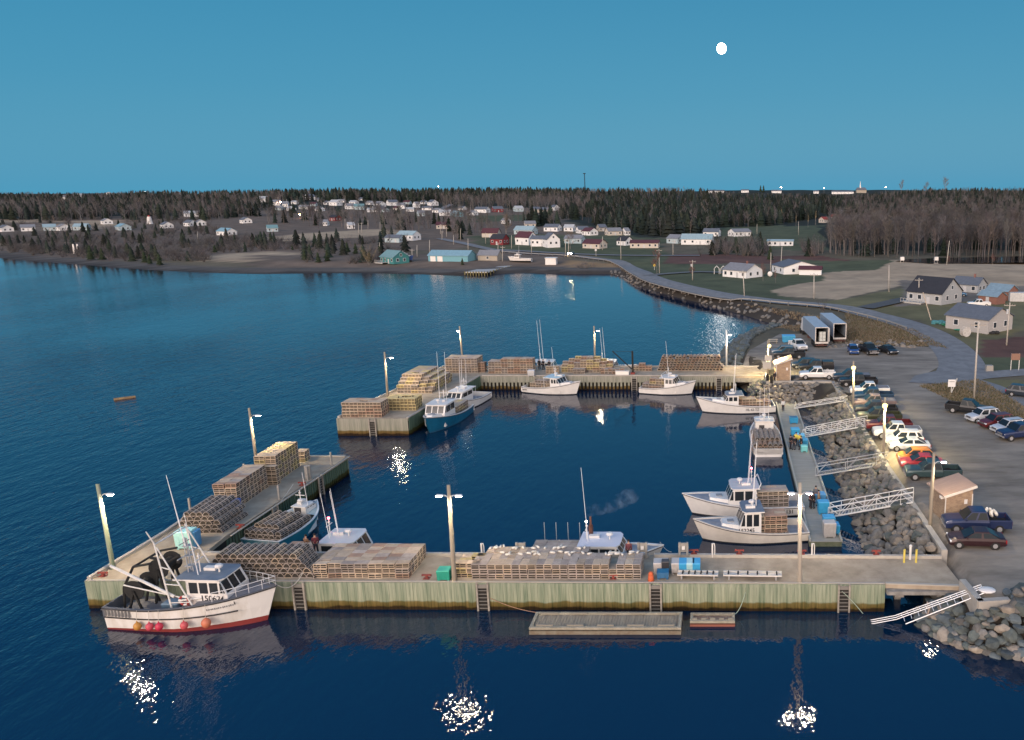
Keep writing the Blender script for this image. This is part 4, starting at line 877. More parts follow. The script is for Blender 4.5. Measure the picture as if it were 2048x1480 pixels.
# ---------------------------------------------------------------- floating dock
dkw=mat("dock_boards",(.36,.35,.31),(.26,.26,.23),sc=1.2,st=(.35,3.,1),rough=.9,det=8,fac=(.3,.7))
D=thing("floating_dock","long grey floating dock of weathered boards beside the boulder slope","dock",(0,0,0))
q=MB();y0=69.9;i=0
while y0<123.2:
    q.box((9.3,y0+.14,.55),(3.1,.27,.06));y0+=.285
q.build("deck_boards",dkw,D)
q=MB();q.box((9.3,96.5,.27),(3.0,53,.5));q.build("float_frame",mat("dock_side",(.17,.18,.12),(.10,.12,.07),sc=2),D)
q=MB()
for x in (7.85,10.75): q.beam((x,69.9,.72),(x,123.1,.72),.16,.14)
y=70.2
while y<123:
    for x in (7.85,10.75): q.box((x,y,.62),(.14,.3,.1))
    y+=2.4
q.build("edge_rail",mat("dock_rail",(.42,.41,.36)),D)
q=MB()
for x in (8.2,9.2,10.2,10.7): q.box((x,123.0,1.1),(.1,.1,1.1))
q.beam((8.2,123.0,1.6),(10.7,123.0,1.6),.1,.15);q.beam((8.2,123,1.15),(10.7,123.0,1.15),.08,.12);q.beam((10.7,121,1.6),(10.7,123.0,1.6),.1,.15);q.build("end_railing",mat("end_rail",(.45,.38,.28)),D)
# gangways
def gangway(a,b_,label,w=1.25,truss=True,col=None,h=1.05,ends=True):
    a=Vector(a);b_=Vector(b_);L_=(b_-a).length;t=thing("gangway",label,"gangway",a,0,None);d_=(b_-a).normalized();s=Vector((-d_.y,d_.x,0)).normalized();up=Vector((0,0,1))
    m=col or alum
    for sg in (-.5,.5):
        q=MB();o=s*w*sg;n=max(4,int(L_/1.1));lo=[o+d_*L_*k/n for k in range(n+1)];hi=[p+up*h for p in lo];md=[p+up*h*.5 for p in lo]
        q.beam(lo[0],lo[-1],.09,.12);q.beam(hi[0],hi[-1],.07,.07)
        if truss:
            q.beam(md[0],md[-1],.05,.05)
            for k in range(n+1): q.beam(lo[k],hi[k],.05)
            for k in range(n): q.beam(lo[k] if k%2 else hi[k],hi[k+1] if k%2 else lo[k+1],.045)
        else:
            for k in range(0,n+1,3): q.beam(lo[k],hi[k],.05)
            for k in range(0,n,3): q.beam(lo[k],hi[min(k+1,n)],.04)
        q.build("side_truss",m,t)
    q=MB();n=int(L_/.3)
    for k in range(n): 
        c=d_*L_*(k+.5)/n;q.beam(c-s*w*.46,c+s*w*.46,.2,.03)
    q.build("walkway",mat("grating",(.34,.34,.33),rough=.6,metal=.2) if truss else mat("grating_dark",(.2,.2,.2)),t)
    return t
grm=mat("dull_alloy",(.42,.43,.43),rough=.5,metal=.2)
ga=lambda px,py,x,z:Vector((x,P(px,py,z).y,z))
gangway(ga(1590,815,10.6,.75),ga(1690,800,17.3,3.0),"low pale gangway at the far end of the floating dock",h=.5,truss=False)
gangway(ga(1610,872,10.4,.75),ga(1728,850,17.9,3.15),"white truss gangway below the second group of blue boxes")
gangway(ga(1636,948,10.4,.75),ga(1756,925,17.9,3.0),"dull grey gangway with open rails between the two white truss gangways",truss=False,col=grm)
gangway(ga(1661,1030,10.3,.75),ga(1822,1000,18.1,3.1),"white truss gangway nearest the viewer, right of the dock end")
# boat-launch rail ramp over the front boulders
t=thing("launch_ramp","long thin metal rail ramp running from the boulders down into the water","ramp",(0,0,0))
a=P(1962,1170,3.2);b_=P(1790,1232,.45);c_=P(1728,1240,.0)
q=MB()
for o in (0,.28,.56):
    O=Vector((0,o-.5,0));q.tube([a+O,b_+O,c_+O-Vector((0,0,.15))],.032,6)
n=14
for k in range(n): 
    p=a.lerp(b_,k/n);q.beam(p+Vector((0,-.5,0)),p+Vector((0,.06,0)),.03)
q.tube([a+Vector((0,-1.0,-.1)),b_+Vector((.6,-1.0,-.1))],.04,6);
for k in range(12): p=a.lerp(b_,k/12);q.beam(p+Vector((0,-.95,-.1)),p+Vector((0,-.5,0)),.04)
q.build("rails",alum,t)
q=MB();p=a.lerp(b_,.62);q.beam(p+Vector((.1,-.3,0)),(p.x-.2,p.y-.3,-.2),.1);q.beam(p+Vector((.1,.4,0)),(p.x+.3,p.y+.4,-.2),.1);q.build("support_leg",mat("rust_pale",(.4,.32,.27)),t)
q=MB();q.sph(a+Vector((.25,-.7,-.05)),.5,10,6,sx=1.3,sz=.35);o=q.build("white_tarp_bundle",white,t)
# rafts, log
def raft(cx,y0,y1,xa,xb,label,z=.35,m1=None,m2=None):
    t=thing("work_raft",label,"raft",((xa+xb)/2,(y0+y1)/2,0));W_=xb-xa;D_=y1-y0;q=MB();n=int(W_/.22)
    for k in range(n): q.box((-W_/2+.15+(k+.5)*(W_-.3)/n,rnd.uniform(-.02,.02),z),((W_-.3)/n-.02,D_-.5,.05))
    q.build("deck_boards",m1,t);q=MB();q.box((0,0,z/2-.08),(W_,D_,z-.1));q.build("float_body",m2,t)
    q=MB()
    for s in (-1,1): q.box((0,s*(D_/2-.12),z+.06),(W_,.22,.18));q.box((s*(W_/2-.12),0,z+.065),(.22,D_-.46,.17))
    q.build("edge_timber",mat("raft_edge",(.36,.33,.26),(.26,.24,.18),sc=3),t)
    q=MB()
    for k in range(5):
        for s in (-1,1): q.box((-W_*.4+k*W_*.2,s*(D_/2-.3),z+.2),(W_*.11,.12,.1))
    q.build("cleat_block",mat("raft_block",(.24,.22,.18)),t)
a=P(1058,1262,.3);b_=P(1362,1262,.3);c_=P(1070,1226,.35)
raft(0,a.y,c_.y-.2,a.x,b_.x,"long weathered plank raft floating in front of the wharf",.42,mat("raft_boards",(.33,.29,.22),(.22,.19,.15),sc=1.5,st=(3,.3,1)),mat("raft_float",(.16,.12,.08),(.22,.2,.15),sc=2))
a=P(1380,1246,.3);b_=P(1470,1244,.3);c_=P(1380,1226,.35)
raft(0,a.y,c_.y-.1,a.x,b_.x,"small square raft with reddish sides right of the long raft",.3,mat("raft_boards_red",(.28,.22,.18),(.2,.13,.1),sc=1),mat("raft_red",(.25,.09,.06)))
a=P(228,801,0);b_=P(271,795,0);q=MB();q.cyl((a.x,a.y,.1),(b_.x,b_.y,.1),.28,.22,8);tag(q.build("floating_log",mat("log",(.34,.22,.10),(.22,.14,.07),sc=2)),"brown log floating alone on the open water at left","log")
# mooring ropes
rope=mat("rope",(.5,.48,.42))
def ropeob(a,b_,sag,label,r=.03,m=None):
    a=Vector(a);b_=Vector(b_);q=MB();n=12;q.tube([a.lerp(b_,k/n)-Vector((0,0,sag*4*(k/n)*(1-k/n))) for k in range(n+1)],r,5);tag(q.build("mooring_rope",m or rope),label,"rope")
ropeob(onboat(BT,L/2-.2,0,3.2) if False else onboat(BT,BT['L']/2-.3,0,3.25),(-33.1,58.9,2.9),.9,"pale mooring rope from the trawler's bow to the wharf ladder")
ropeob((-18.6,58.4,1.1),(-13.6,P(1065,1228,.4).y,.45),.3,"thin rope from the wharf ladder to the long raft",.025,mat("rope_brown",(.35,.2,.12)))
ropeob((-39.9,104.2,1.9),P(850,838,2.2),.5,"rope from the far arm corner to the blue boat's bow")
ropeob((-44.0,78.5,3.0),onboat(b2,-b2['L']/2+.3,1.5,1.2),.3,"rope from a wharf post to the turquoise boat's stern")
ropeob(P(1320,1084,2.2),(-4.5,63.3,2.6),.2,"rope from the rusty-stack boat's bow to the wharf",.02)
ropeob(P(1470,1228,.35),(1.6,58.2,1.6),.35,"green line from the small raft up to the wharf planks",.03,mat("rope_green",(.3,.38,.3)))
ropeob((8.9,58.1,1.9),(10.7,57.6,.1),-.1,"loose frayed line dangling on the wharf planks near its right end",.03,mat("rope_green",(.3,.38,.3)))
# derrick
t=thing("derrick","dark steel derrick with slanting boom on the far wharf","crane",(-15.4,132.6,FZ))
q=MB();q.cyl((0,0,0),(0,0,3.9),.17,.14,8);q.build("mast",dark,t);q=MB();q.cyl((-.1,0,.8),(-3.3,0,3.9),.10,.08,6);q.build("boom",dark,t)
q=MB();q.cyl((0,0,3.8),(-3.3,0,3.9),.025,n=4);q.cyl((-3.2,0,3.8),(-3.2,0,.9),.02,n=4);q.build("cable",dark,t);q=MB();q.box((0,0,.15),(.7,.7,.3));q.build("base",mat("cleat_red",(.3,.05,.035)),t)
q=MB();q.box((0,0,.3),(2.2,.5,.6));q.box((0,0,.62),(2.3,.6,.05));tag(q.build("white_bench_box",mat("box_white",(.75,.73,.68)),loc=(-17.1,132.1,FZ)),"long low white box under the derrick boom","box")
# smoke from the exhaust
e_=onboat(b4,xe,.9,b4['zt']+1.9);q=MB()
for dx,dy,dz,r in ((.05,0,.4,.5),(.8,.1,.6,.6),(1.7,.2,.8,.65),(2.6,.3,1.2,.7),(3.4,.4,1.6,.7)): q.sph((dx,dy,dz),r,12,8,sx=1.3)
sm=bpy.data.materials.new("smoke_mat");sm.use_nodes=True;tt=sm.node_tree;tt.nodes.clear();oo=tt.nodes.new("ShaderNodeOutputMaterial");vv=tt.nodes.new("ShaderNodeVolumePrincipled");vv.inputs["Color"].default_value=(.75,.85,.95,1)
no=tt.nodes.new("ShaderNodeTexNoise");no.inputs["Scale"].default_value=1.3;tx=tt.nodes.new("ShaderNodeTexCoord");tt.links.new(tx.outputs["Object"],no.inputs[0]);mm=tt.nodes.new("ShaderNodeMapRange");mm.inputs[1].default_value=.47;mm.inputs[2].default_value=.75;mm.inputs[3].default_value=0;mm.inputs[4].default_value=.30;tt.links.new(no.outputs[0],mm.inputs[0]);tt.links.new(mm.outputs[0],vv.inputs["Density"]);tt.links.new(vv.outputs[0],oo.inputs["Volume"])
tag(q.build("exhaust_smoke",sm,None,True,e_),"thin blue-grey smoke drifting from the rusty exhaust stack","smoke",kind="stuff")
# ---------------------------------------------------------------- vehicles
tyre=mat("tyre",(.018,.018,.018),rough=.9);rim=mat("rim",(.45,.45,.46),rough=.35,metal=.5);hlm=mat("headlight",(.65,.68,.7),rough=.15);tlm=mat("taillight",(.30,.012,.012),rough=.3);trimb=mat("black_trim",(.02,.02,.022),rough=.6);cgl=mat("car_glass",(.012,.02,.026),rough=.15,spec=.22)
def paint(n,c): 
    m=mat("paint_"+n,c,rough=.28,metal=.15);return m
PC={"white":(.78,.77,.74),"black":(.022,.023,.026),"silver":(.42,.43,.45),"darkblue":(.018,.03,.085),"navy":(.02,.045,.09),"maroon":(.12,.018,.02),"brown":(.17,.13,.13),"olive":(.05,.055,.03),"orange":(.62,.23,.03),"red":(.42,.035,.045),"darkgreen":(.035,.065,.07),"darkred":(.035,.015,.018),"grey":(.16,.18,.2),"lightsilver":(.58,.60,.62),"blue":(.03,.08,.25),"darkslate":(.03,.04,.055),"bluesuv":(.03,.12,.22),"brownred":(.10,.035,.028)}
def vehicle(kind,colour,pos,rz,label,bedm=None,group="vehicles parked around the harbour lot",cap=False,racks=False):
    m=paint(colour,PC[colour])
    # dims: length,width, hood height, roof height, x positions (front +x) as fractions: windshield base, roof front, roof rear, rear glass base
    D={"pickup":(5.8,2.02,1.20,1.93,.215,.105,-.12,-.155),"suv":(4.6,1.86,1.04,1.70,.235,.115,-.37,-.475),"sedan":(4.7,1.82,.95,1.46,.225,.055,-.20,-.40),"hatch":(4.2,1.76,.98,1.55,.28,.13,-.33,-.475)}[kind]
    L,Wd,hh,rh,ws,rf,rr,rg=D;g0=.30 if kind!='pickup' else .42
    cat={"pickup":"pickup truck","suv":"car","sedan":"car","hatch":"car"}[kind]
    t=thing({"pickup":"pickup_truck","suv":"parked_suv","sedan":"parked_car","hatch":"parked_car"}[kind],label,cat,pos,rz,group)
    w=Wd/2
    # lower body lofted along x with rounded edges and wheel arches left as dark liners
    def sec(x,zt,ww,zb=g0): return [(x,-ww*.96,zb),(x,-ww,zb+.18),(x,-ww,zt-.22),(x,-ww*.93,zt-.03),(x,-ww*.6,zt+.02),(x,ww*.6,zt+.02),(x,ww*.93,zt-.03),(x,ww,zt-.22),(x,ww,zb+.18),(x,ww*.96,zb)]
    X=lambda f:f*L
    if kind=="pickup":
        bx=X(rg)-.03
        S=[sec(X(.5),hh-.25,w*.86,g0+.1),sec(X(.485),hh-.12,w*.95),sec(X(.40),hh-.04,w),sec(X(ws),hh+.02,w),sec(X(rr),hh+.02,w),sec(bx,hh+.02,w)]
        q=MB();q.loft(S,close=True);
        zb=hh-.52;wl=.10
        q.box(((bx-L/2)/2,-w+wl/2,(g0+hh)/2+.03),(bx+L/2,wl,hh-g0));q.box(((bx-L/2)/2,w-wl/2,(g0+hh)/2+.03),(bx+L/2,wl,hh-g0))
        q.box((-L/2+.05,0,(g0+hh)/2+.03),(.1,Wd-.2,hh-g0));bo=q.build("body",m,t)
        q=MB()
        if cap: q.box(((bx-L/2)/2,0,hh+.28),(bx+L/2-.06,Wd-.12,.62),tp=.94)
        elif bedm=='cover': q.box(((bx-L/2)/2+.02,0,hh+.0),(bx+L/2-.16,Wd-.22,.06))
        else: q.box(((bx-L/2)/2+.02,0,zb),(bx+L/2-.2,Wd-.2,.06))
        q.build("bed_cap" if cap else "bed_cover" if bedm=='cover' else "truck_bed",m if cap else (mat("cover_grey",(.20,.19,.20)) if bedm=='cover' else trimb),t)
    else:
        S=[sec(X(.5),hh-.38,w*.80,g0+.1),sec(X(.48),hh-.20,w*.93),sec(X(.38),hh-.07,w),sec(X(ws),hh,w),sec(X(rg) if kind!='sedan' else X(-.34),hh+.02,w),sec(X(-.48),hh-.03,w*.95),sec(X(-.5),hh-.2,w*.88,g0+.08)]
        q=MB();q.loft(S,close=True);bo=q.build("body",m,t)
    for p in bo.data.polygons: p.use_smooth=False
    md=bo.modifiers.new("b","BEVEL");md.width=.07;md.segments=2;md.limit_method="ANGLE";md.angle_limit=R(28)
    # cabin: pillars painted, glass inset panels
    z0,z1=hh,rh;wi=w*.95;wt=w*.76
    base=[(X(ws)+.12,wi),(X(rg),wi)];topx=(X(rf),X(rr))
    q=MB();q.add([(X(ws)+.12,-wi,z0-.04),(X(rg),-wi,z0-.04),(X(rg),wi,z0-.04),(X(ws)+.12,wi,z0-.04),(X(rf),-wt,z1-.05),(X(rr),-wt,z1-.05),(X(rr),wt,z1-.05),(X(rf),wt,z1-.05)],[(0,1,5,4),(1,2,6,5),(2,3,7,6),(3,0,4,7),(4,5,6,7)])
    xm=(X(rf)+X(rr))/2;lx=X(rf)-X(rr)
    q.box((xm,0,z1-.03),(lx+.04,wt*2+.02,.07),tp=.92);cb=q.build("cabin",m,t);md=cb.modifiers.new("b","BEVEL");md.width=.03;md.segments=2;md.limit_method="ANGLE"
    def quad(a,b,c,d,name,e=.012,ins=.07):
        a,b,c,d=map(Vector,(a,b,c,d));ce=(a+b+c+d)/4;n=(b-a).cross(d-a).normalized()
        s=lambda p:p+(ce-p)*ins+n*e
        if n.dot(Vector((ce.x*(1 if abs(n.x)>.5 else 0),ce.y,ce.z-1)))<0 and abs(n.y)>.5: pass
        q=MB();q.add([s(a),s(b),s(c),s(d)],[(0,1,2,3)]);return q.build(name,cgl,cb)
    quad((X(ws)+.12,-wi,z0),(X(ws)+.12,wi,z0),(X(rf),wt,z1-.06),(X(rf),-wt,z1-.06),"windshield")
    quad((X(rg),wi,z0),(X(rg),-wi,z0),(X(rr),-wt,z1-.06),(X(rr),wt,z1-.06),"rear_window")
    xs_=[0,.42,.8,1] if kind=="suv" else [0,.5,1];
    for sg in (-1,1):
        for k in range(len(xs_)-1):
            f0,f1=xs_[k]+.02,xs_[k+1]-.02;lo=lambda f:X(ws)+.12+(X(rg)-X(ws)-.12)*f;hi=lambda f:X(rf)+(X(rr)-X(rf))*f
            pts=[(lo(f1),sg*wi,z0+.0),(lo(f0),sg*wi,z0+.0),(hi(f0),sg*wt,z1-.07),(hi(f1),sg*wt,z1-.07)]
            if sg>0: quad(pts[1],pts[0],pts[3],pts[2],"side_window",ins=.10)
            else: quad(*pts,"side_window",ins=.10)
        q=MB();q.box((X(ws)-.12,sg*(w+.07),z0+.08),(.12,.18,.14));q.build("wing_mirror",m,t)
    wr=.40 if kind=="pickup" else .34
    for fx in (.335,-.31 if kind=='pickup' else -.30):
        for sg in (-1,1):
            q=MB();q.cyl((X(fx),sg*(w-.24),wr),(X(fx),sg*(w-.005),wr),wr+.07,n=14);q.cyl((X(fx),sg*(w-.25),wr),(X(fx),sg*(w+.012),wr),wr,n=14);wo_=q.build("wheel",tyre,t)
            q=MB();q.cyl((X(fx),sg*(w+.013),wr),(X(fx),sg*(w+.025),wr),wr*.6,n=10);q.build("rim",rim,wo_)
    for sg in (-1,1):
        q=MB();q.box((X(.478),sg*w*.72,hh-.30),(.16,.36,.17),ry=R(8));q.build("headlight",hlm,t)
        q=MB();q.box((X(-.493),sg*w*.86,hh-.25),(.10,.18,.3));q.build("taillight",tlm,t)
    q=MB();q.box((X(.497),0,hh-.33),(.05,w*.95,.2));q.build("grille",mat("grille",(.10,.10,.11),rough=.4) if kind!='pickup' else mat("grille_chrome",(.3,.3,.31),rough=.3,metal=.5),t)
    q=MB();q.box((X(.497),0,g0+.16),(.10,w*1.75,.2));q.box((X(-.5),0,g0+.16),(.10,w*1.7,.2));q.build("bumper",mat("chrome",(.45,.45,.46),rough=.3,metal=.5) if kind=='pickup' else m,t)
    if racks:
        q=MB()
        for sg in (-1,1): q.box((xm,sg*wt*.9,z1+.05),(lx*.95,.05,.05))
        q.build("roof_rails",trimb,t)
    return t
GZ=2.745
def vp(px,py,z=GZ+.0): return P(px,py,z)
V=[("pickup","white",1634,757,180,"white crew-cab pickup parked alone above the retaining wall corner",None,0),
("pickup","black",1632,742,180,"dark pickup with a covered bed behind the white crew-cab pickup","cover",1),
("suv","darkslate",1610,736,180,"dark car with silver roof farthest back behind the white crew-cab pickup",None,0),
("pickup","black",1578,716,178,"black flatbed pickup nearest the small far shed",None,0),
("suv","grey",1568,709,178,"grey car directly behind the black flatbed pickup",None,0),
("pickup","white",1596,698,-75,"white pickup facing the viewer beside the open trailer",None,0),
("pickup","black",1716,771,178,"black pickup at the head of the row beside the lit yellow lamp",None,0),
("pickup","darkslate",1702,762,178,"dark slate pickup half hidden at the very head of the row","cover",0),
("pickup","white",1738,789,178,"white pickup with grey bed cover, first white one in the wall row","cover",0),
("pickup","navy",1745,801,178,"navy pickup tucked just below the first white pickup of the row",None,0),
("pickup","brown",1748,815,178,"dusty brown pickup behind the third lit lamp pole","cover",0),
("pickup","black",1750,829,178,"black pickup above the olive one in the wall row",None,0),
("pickup","olive",1757,843,178,"dark olive pickup at the upper end of the long white gangway",None,0),
("pickup","maroon",1776,860,178,"maroon brown pickup with an empty bed in the wall row",None,0),
("pickup","white",1793,874,178,"large white pickup above the white car in the wall row","cover",0),
("suv","white",1807,887,178,"white car between the large white pickup and the silver sedan",None,0),
("sedan","lightsilver",1818,899,178,"silver sedan behind the gap in the wall row",None,0),
("hatch","orange",1832,922,178,"orange hatchback in the wall row",None,0),
("sedan","red",1842,934,178,"red car squeezed between the orange hatchback and the dark green pickup",None,0),
("pickup","darkgreen",1864,956,177,"dark green pickup beyond the large wooden shed",None,0),
("pickup","darkblue",1951,1058,178,"dark blue pickup loaded with white floats beside the large shed",None,0),
("sedan","darkred",1951,1090,176,"dark maroon sedan nearest the viewer in the parking lot",None,0),
("pickup","black",1935,826,-28,"black pickup at the left end of the grassy side row",None,0),
("suv","lightsilver",1966,841,198,"silver car next to the black pickup in the grassy side row",None,0),
("suv","maroon",1993,853,198,"maroon car between two pale cars in the grassy side row",None,0),
("suv","lightsilver",2018,864,198,"pale silver car behind the dark blue pickup at the right edge",None,0),
("pickup","darkblue",2040,876,196,"dark blue pickup at the right edge of the grassy side row",None,0),
("suv","darkslate",2045,793,-30,"dark car driving on the entrance road at the right edge",None,0),
("hatch","blue",1706,706,-92,"small blue car facing the viewer left of the truck with a boat trailer",None,0),
("pickup","black",1737,706,-78,"black pickup facing the viewer with a trailer behind it",None,0),
("sedan","black",1776,706,-70,"black car at the right of the three facing the viewer",None,0)]
for kd,c_,px_,py_,rz,lab,bed,cap in V:
    p=vp(px_,py_);p.z=GZ if not(px_>2035 and py_<800) else hz(p.x,p.y)+.1
    vehicle(kd,c_,p,R(rz),lab,bed,cap=bool(cap),racks=(kd=='suv' and c_=='lightsilver'))
p=g1(1917,592);vehicle("suv","bluesuv",p,R(-20),"blue car parked between the grey house and the small pale house")
p=g1(1957,613);vehicle("pickup","white",p,R(175),"white pickup behind the weathered barn by the red sheds")
# floats in the blue pickup
p=vp(1972,1052);
for i in range(7):
    q=MB();q.sph((0,0,0),.2,8,6,sz=1.5,sx=.8);o=q.build("white_float",fl,None,True,(p.x-.4+rnd.uniform(0,1.3),p.y+rnd.uniform(-.4,.4),GZ+1.15+rnd.uniform(0,.3)));o.rotation_euler=(rnd.uniform(-.6,.6),rnd.uniform(-.6,.6),0);tag(o,"white float piled in the bed of the dark blue pickup","float","white floats in the pickup bed")
a=g1(1143,512);cv=vehicle("suv","darkslate",a+Vector((0,0,.15)),R(-98),"distant car with both headlights lit on the shore road",group=None)
hlo=mat("headlight_on",(1,.9,.7),em=((1,.68,.35),260.))
for c in cv.children:
    if c.name.startswith("headlight"): c.data.materials[0]=hlo;c.scale=(1,1.0,1.6)
# semi trailers
def trailer(px,py,ang,label,cargo=False,rear=0,Ls=14.5):
    p=Vector((*px,GZ));t=thing("semi_trailer",label,"trailer",p,ang);Wd,Hh,zb=2.6,2.75,1.25;side=mat("trailer_side",(.30,.36,.42),(.26,.31,.37),sc=1.5,rough=.4,metal=.1)
    q=MB();q.box((0,-Wd/2+.03,zb+Hh/2),(Ls,.06,Hh));q.box((0,Wd/2-.03,zb+Hh/2),(Ls,.06,Hh));q.box((Ls/2-.03,0,zb+Hh/2),(.06,Wd-.12,Hh));q.build("side_walls",side,t)
    q=MB();q.box((0,0,zb+Hh+.03),(Ls,Wd,.06));q.build("roof",mat("trailer_roof",(.42,.48,.52),(.34,.4,.45),sc=1,rough=.5),t)
    q=MB();q.box((0,0,zb-.06),(Ls-.1,Wd-.1,.12));q.build("floor",dark,t);q=MB();q.box((Ls/2-1.2,0,zb+Hh/2),(.05,Wd-.2,Hh-.1));q.build("bulkhead",mat("trailer_inside",(.10,.085,.06)),t)
    q=MB()
    for s in (-1,1): q.box((-Ls/2-.03,s*(Wd/2-.07),zb+Hh/2),(.10,.16,Hh+.1))
    q.box((-Ls/2-.03,0,zb+Hh),(.10,Wd-.3,.14));q.box((-Ls/2-.03,0,zb-.2),(.12,Wd,.34));q.build("rear_frame",mat("trailer_frame",(.62,.60,.56),(.5,.45,.4),sc=3),t)
    if rear:
        q=MB();q.box((-Ls/2+.05,-Wd/2-.1,zb+Hh/2),(.9,.06,Hh-.1));q.build("door",white,t)
    q=MB();
    for x in (-Ls/2+1.4,-Ls/2+2.7,-Ls/2+4.0):
        for s in (-1,1): q=MB();q.cyl((x,s*.75,.5),(x,s*1.25,.5),.5,n=14);q.build("wheel",tyre,t)
    q=MB();q.box((-Ls/2+2.7,0,.75),(4.6,1.2,.5));q.box((Ls/2-3,0,.55),(.3,1.6,1.1));q.box((-Ls/2-.02,0,.55),(.1,2.3,.14));q.build("chassis",mat("chassis",(.12,.05,.04)),t)
    return t
tr=trailer((18.1,161.2),0,R(94),"semi trailer with open rear doors and stacked cargo beside the shore rocks",rear=1)
for i in range(8):
    x,y,z=-6.2+.0*i,-.55+.62*(i%2),1.25+.62*(i//2%3);q=MB();q.box((0,0,.29),(.9,.56,.56),tp=.97);c=q.build("cargo_carton",mat("carton_grey",(.45,.48,.46),(.55,.57,.54),sc=3));a_=tr.rotation_euler.z;l=tr.location
    x=-6.3+(i//6)*1.0;c.location=(l.x+math.cos(a_)*x-math.sin(a_)*y,l.y+math.sin(a_)*x+math.cos(a_)*y,l.z+z);c.rotation_euler.z=a_;tag(c,"pale carton stacked inside the open rear of the trailer","carton","cartons inside the trailer")
trailer((22.2,166.0),0,R(94),"closed-sided semi trailer with dark open back standing right of the loaded trailer")
# truck cab of the first trailer
p=tr.location;a_=tr.rotation_euler.z
t=thing("truck_tractor","white truck tractor coupled to the front of the loaded trailer","truck",(p.x+math.cos(a_)*9.0,p.y+math.sin(a_)*9.0,p.z),a_);q=MB();q.box((0,0,2.1),(2.2,2.4,2.6),tp=.92);q.box((1.8,0,1.4),(1.5,2.2,1.2),tp=.9);q.build("cab",white,t)
for x in (1.9,-.8):
    for s in (-1,1): q=MB();q.cyl((x,s*.8,.5),(x,s*1.25,.5),.5,n=12);q.build("wheel",tyre,t)
q=MB();q.box((1.0,0,2.6),(.25,2.1,.9));q.build("windshield",glass,t)
tote(vp(1577,684),0,(.05,.32,.55),"bright blue box standing beside the open trailer",s=(2.6,2.0,1.3))
# boat trailer
p=vp(1722,700);t=thing("boat_trailer","low aluminium boat trailer behind the black pickup","trailer",p,R(150));q=MB()
for s in (-.6,0,.6): q.beam((-2.8,s,.9),(2.5,s,.9),.14)
q.box((0,0,.75),(5,1.4,.08));q.build("rails",alum,t);q=MB();q.cyl((-1,-.9,.32),(-1,.9,.32),.32,n=10);q.build("wheel",tyre,t)
# totes
TB=(.03,.30,.55);TS_=(.18,.55,.55);TG=(.42,.40,.38)
for px,py,c,lab,kw in [(1587,846,TB,"blue open-topped fish box at the top of the floating dock",dict(open_=True,inner=(.02,.16,.3))),(1590,870,TB,"blue fish box at the foot of the upper truss gangway",{}),
(1600,882,(.12,.42,.66),"pale-lidded blue fish box behind the crew in hi-vis jackets",{}),(1606,892,TB,"blue fish box right of the crew in hi-vis jackets",{}),(1608,903,TS_,"small aqua fish box below the blue ones beside the crew",dict(s=(.8,.7,.7))),
(1639,1003,(.08,.3,.55),"blue box behind the group of three people on the dock",{}),(1646,1026,TB,"tall blue fish box right of the group on the dock end",dict(s=(1.1,.9,1.2))),(1657,1050,TB,"blue fish box at the foot of the nearest truss gangway",{}),
(1658,1072,TG,"large grey-pink box on the near end of the floating dock",dict(s=(1.15,1.0,1.35))),(1668,1066,TB,"blue fish box beside the grey-pink box on the dock end",{})]:
    q_=P(px,py,.6);q_.x=min(q_.x,10.2);tote(q_,R(3),c,lab,**kw)
for px,py,c,lab,kw in [(1322,1143,TG,"grey fish box at the back left of the box group on the wharf",{}),(1331,1146,(.03,.03,.035),"black drum between the grey and blue boxes on the wharf",dict(s=(.6,.6,1.0))),(1326,1155,(.04,.15,.3),"dark blue crate with white contents in front of the grey box",dict(open_=True,inner=(.7,.7,.7),s=(.95,.8,.55))),
(1351,1143,TG,"grey-brown fish box left of the three blue boxes",dict(s=(.62,1.1,.85))),(1366,1143,TB,"first blue fish box in the row of boxes on the wharf",dict(s=(.62,1.1,.85))),(1381,1143,(.35,.55,.58),"pale aqua fish box between two blue ones on the wharf",dict(s=(.62,1.1,.85))),(1393,1143,TB,"last blue fish box at the right end of the row on the wharf",dict(s=(.62,1.1,.85))),
(375,1094,(.32,.60,.58),"tall aqua box on the left wharf arm behind the trawler's rigging",dict(s=(1.3,1.2,1.5))),(388,1091,(.10,.32,.55),"blue box beside the tall aqua box on the left arm",dict(s=(.9,.9,1.3))),(462,1020,(.02,.10,.42),"deep blue crate between arched pile and square stack on left arm",dict(s=(1.5,1.1,.9))),
(890,1158,(.02,.32,.22),"green fish box beside the tall two-armed lamp pole",dict(s=(1.0,.9,.8))),(1063,752,(.5,.5,.5),"light grey box beside the people on the far wharf",dict(s=(1.1,.9,.9)))]:
    tote(P(px,py,DZ if py>800 else FZ),R(2),c,lab,**kw)
q=MB();q.cyl((0,0,0),(0,0,.55),.26,.2,8);q.sph((0,0,.6),.2,8,5);tag(q.build("orange_buoy",mat("buoy_orange",(.6,.12,.04)),None,True,P(1302,1162,DZ)),"orange buoy standing beside the end of the long trap stack","buoy")
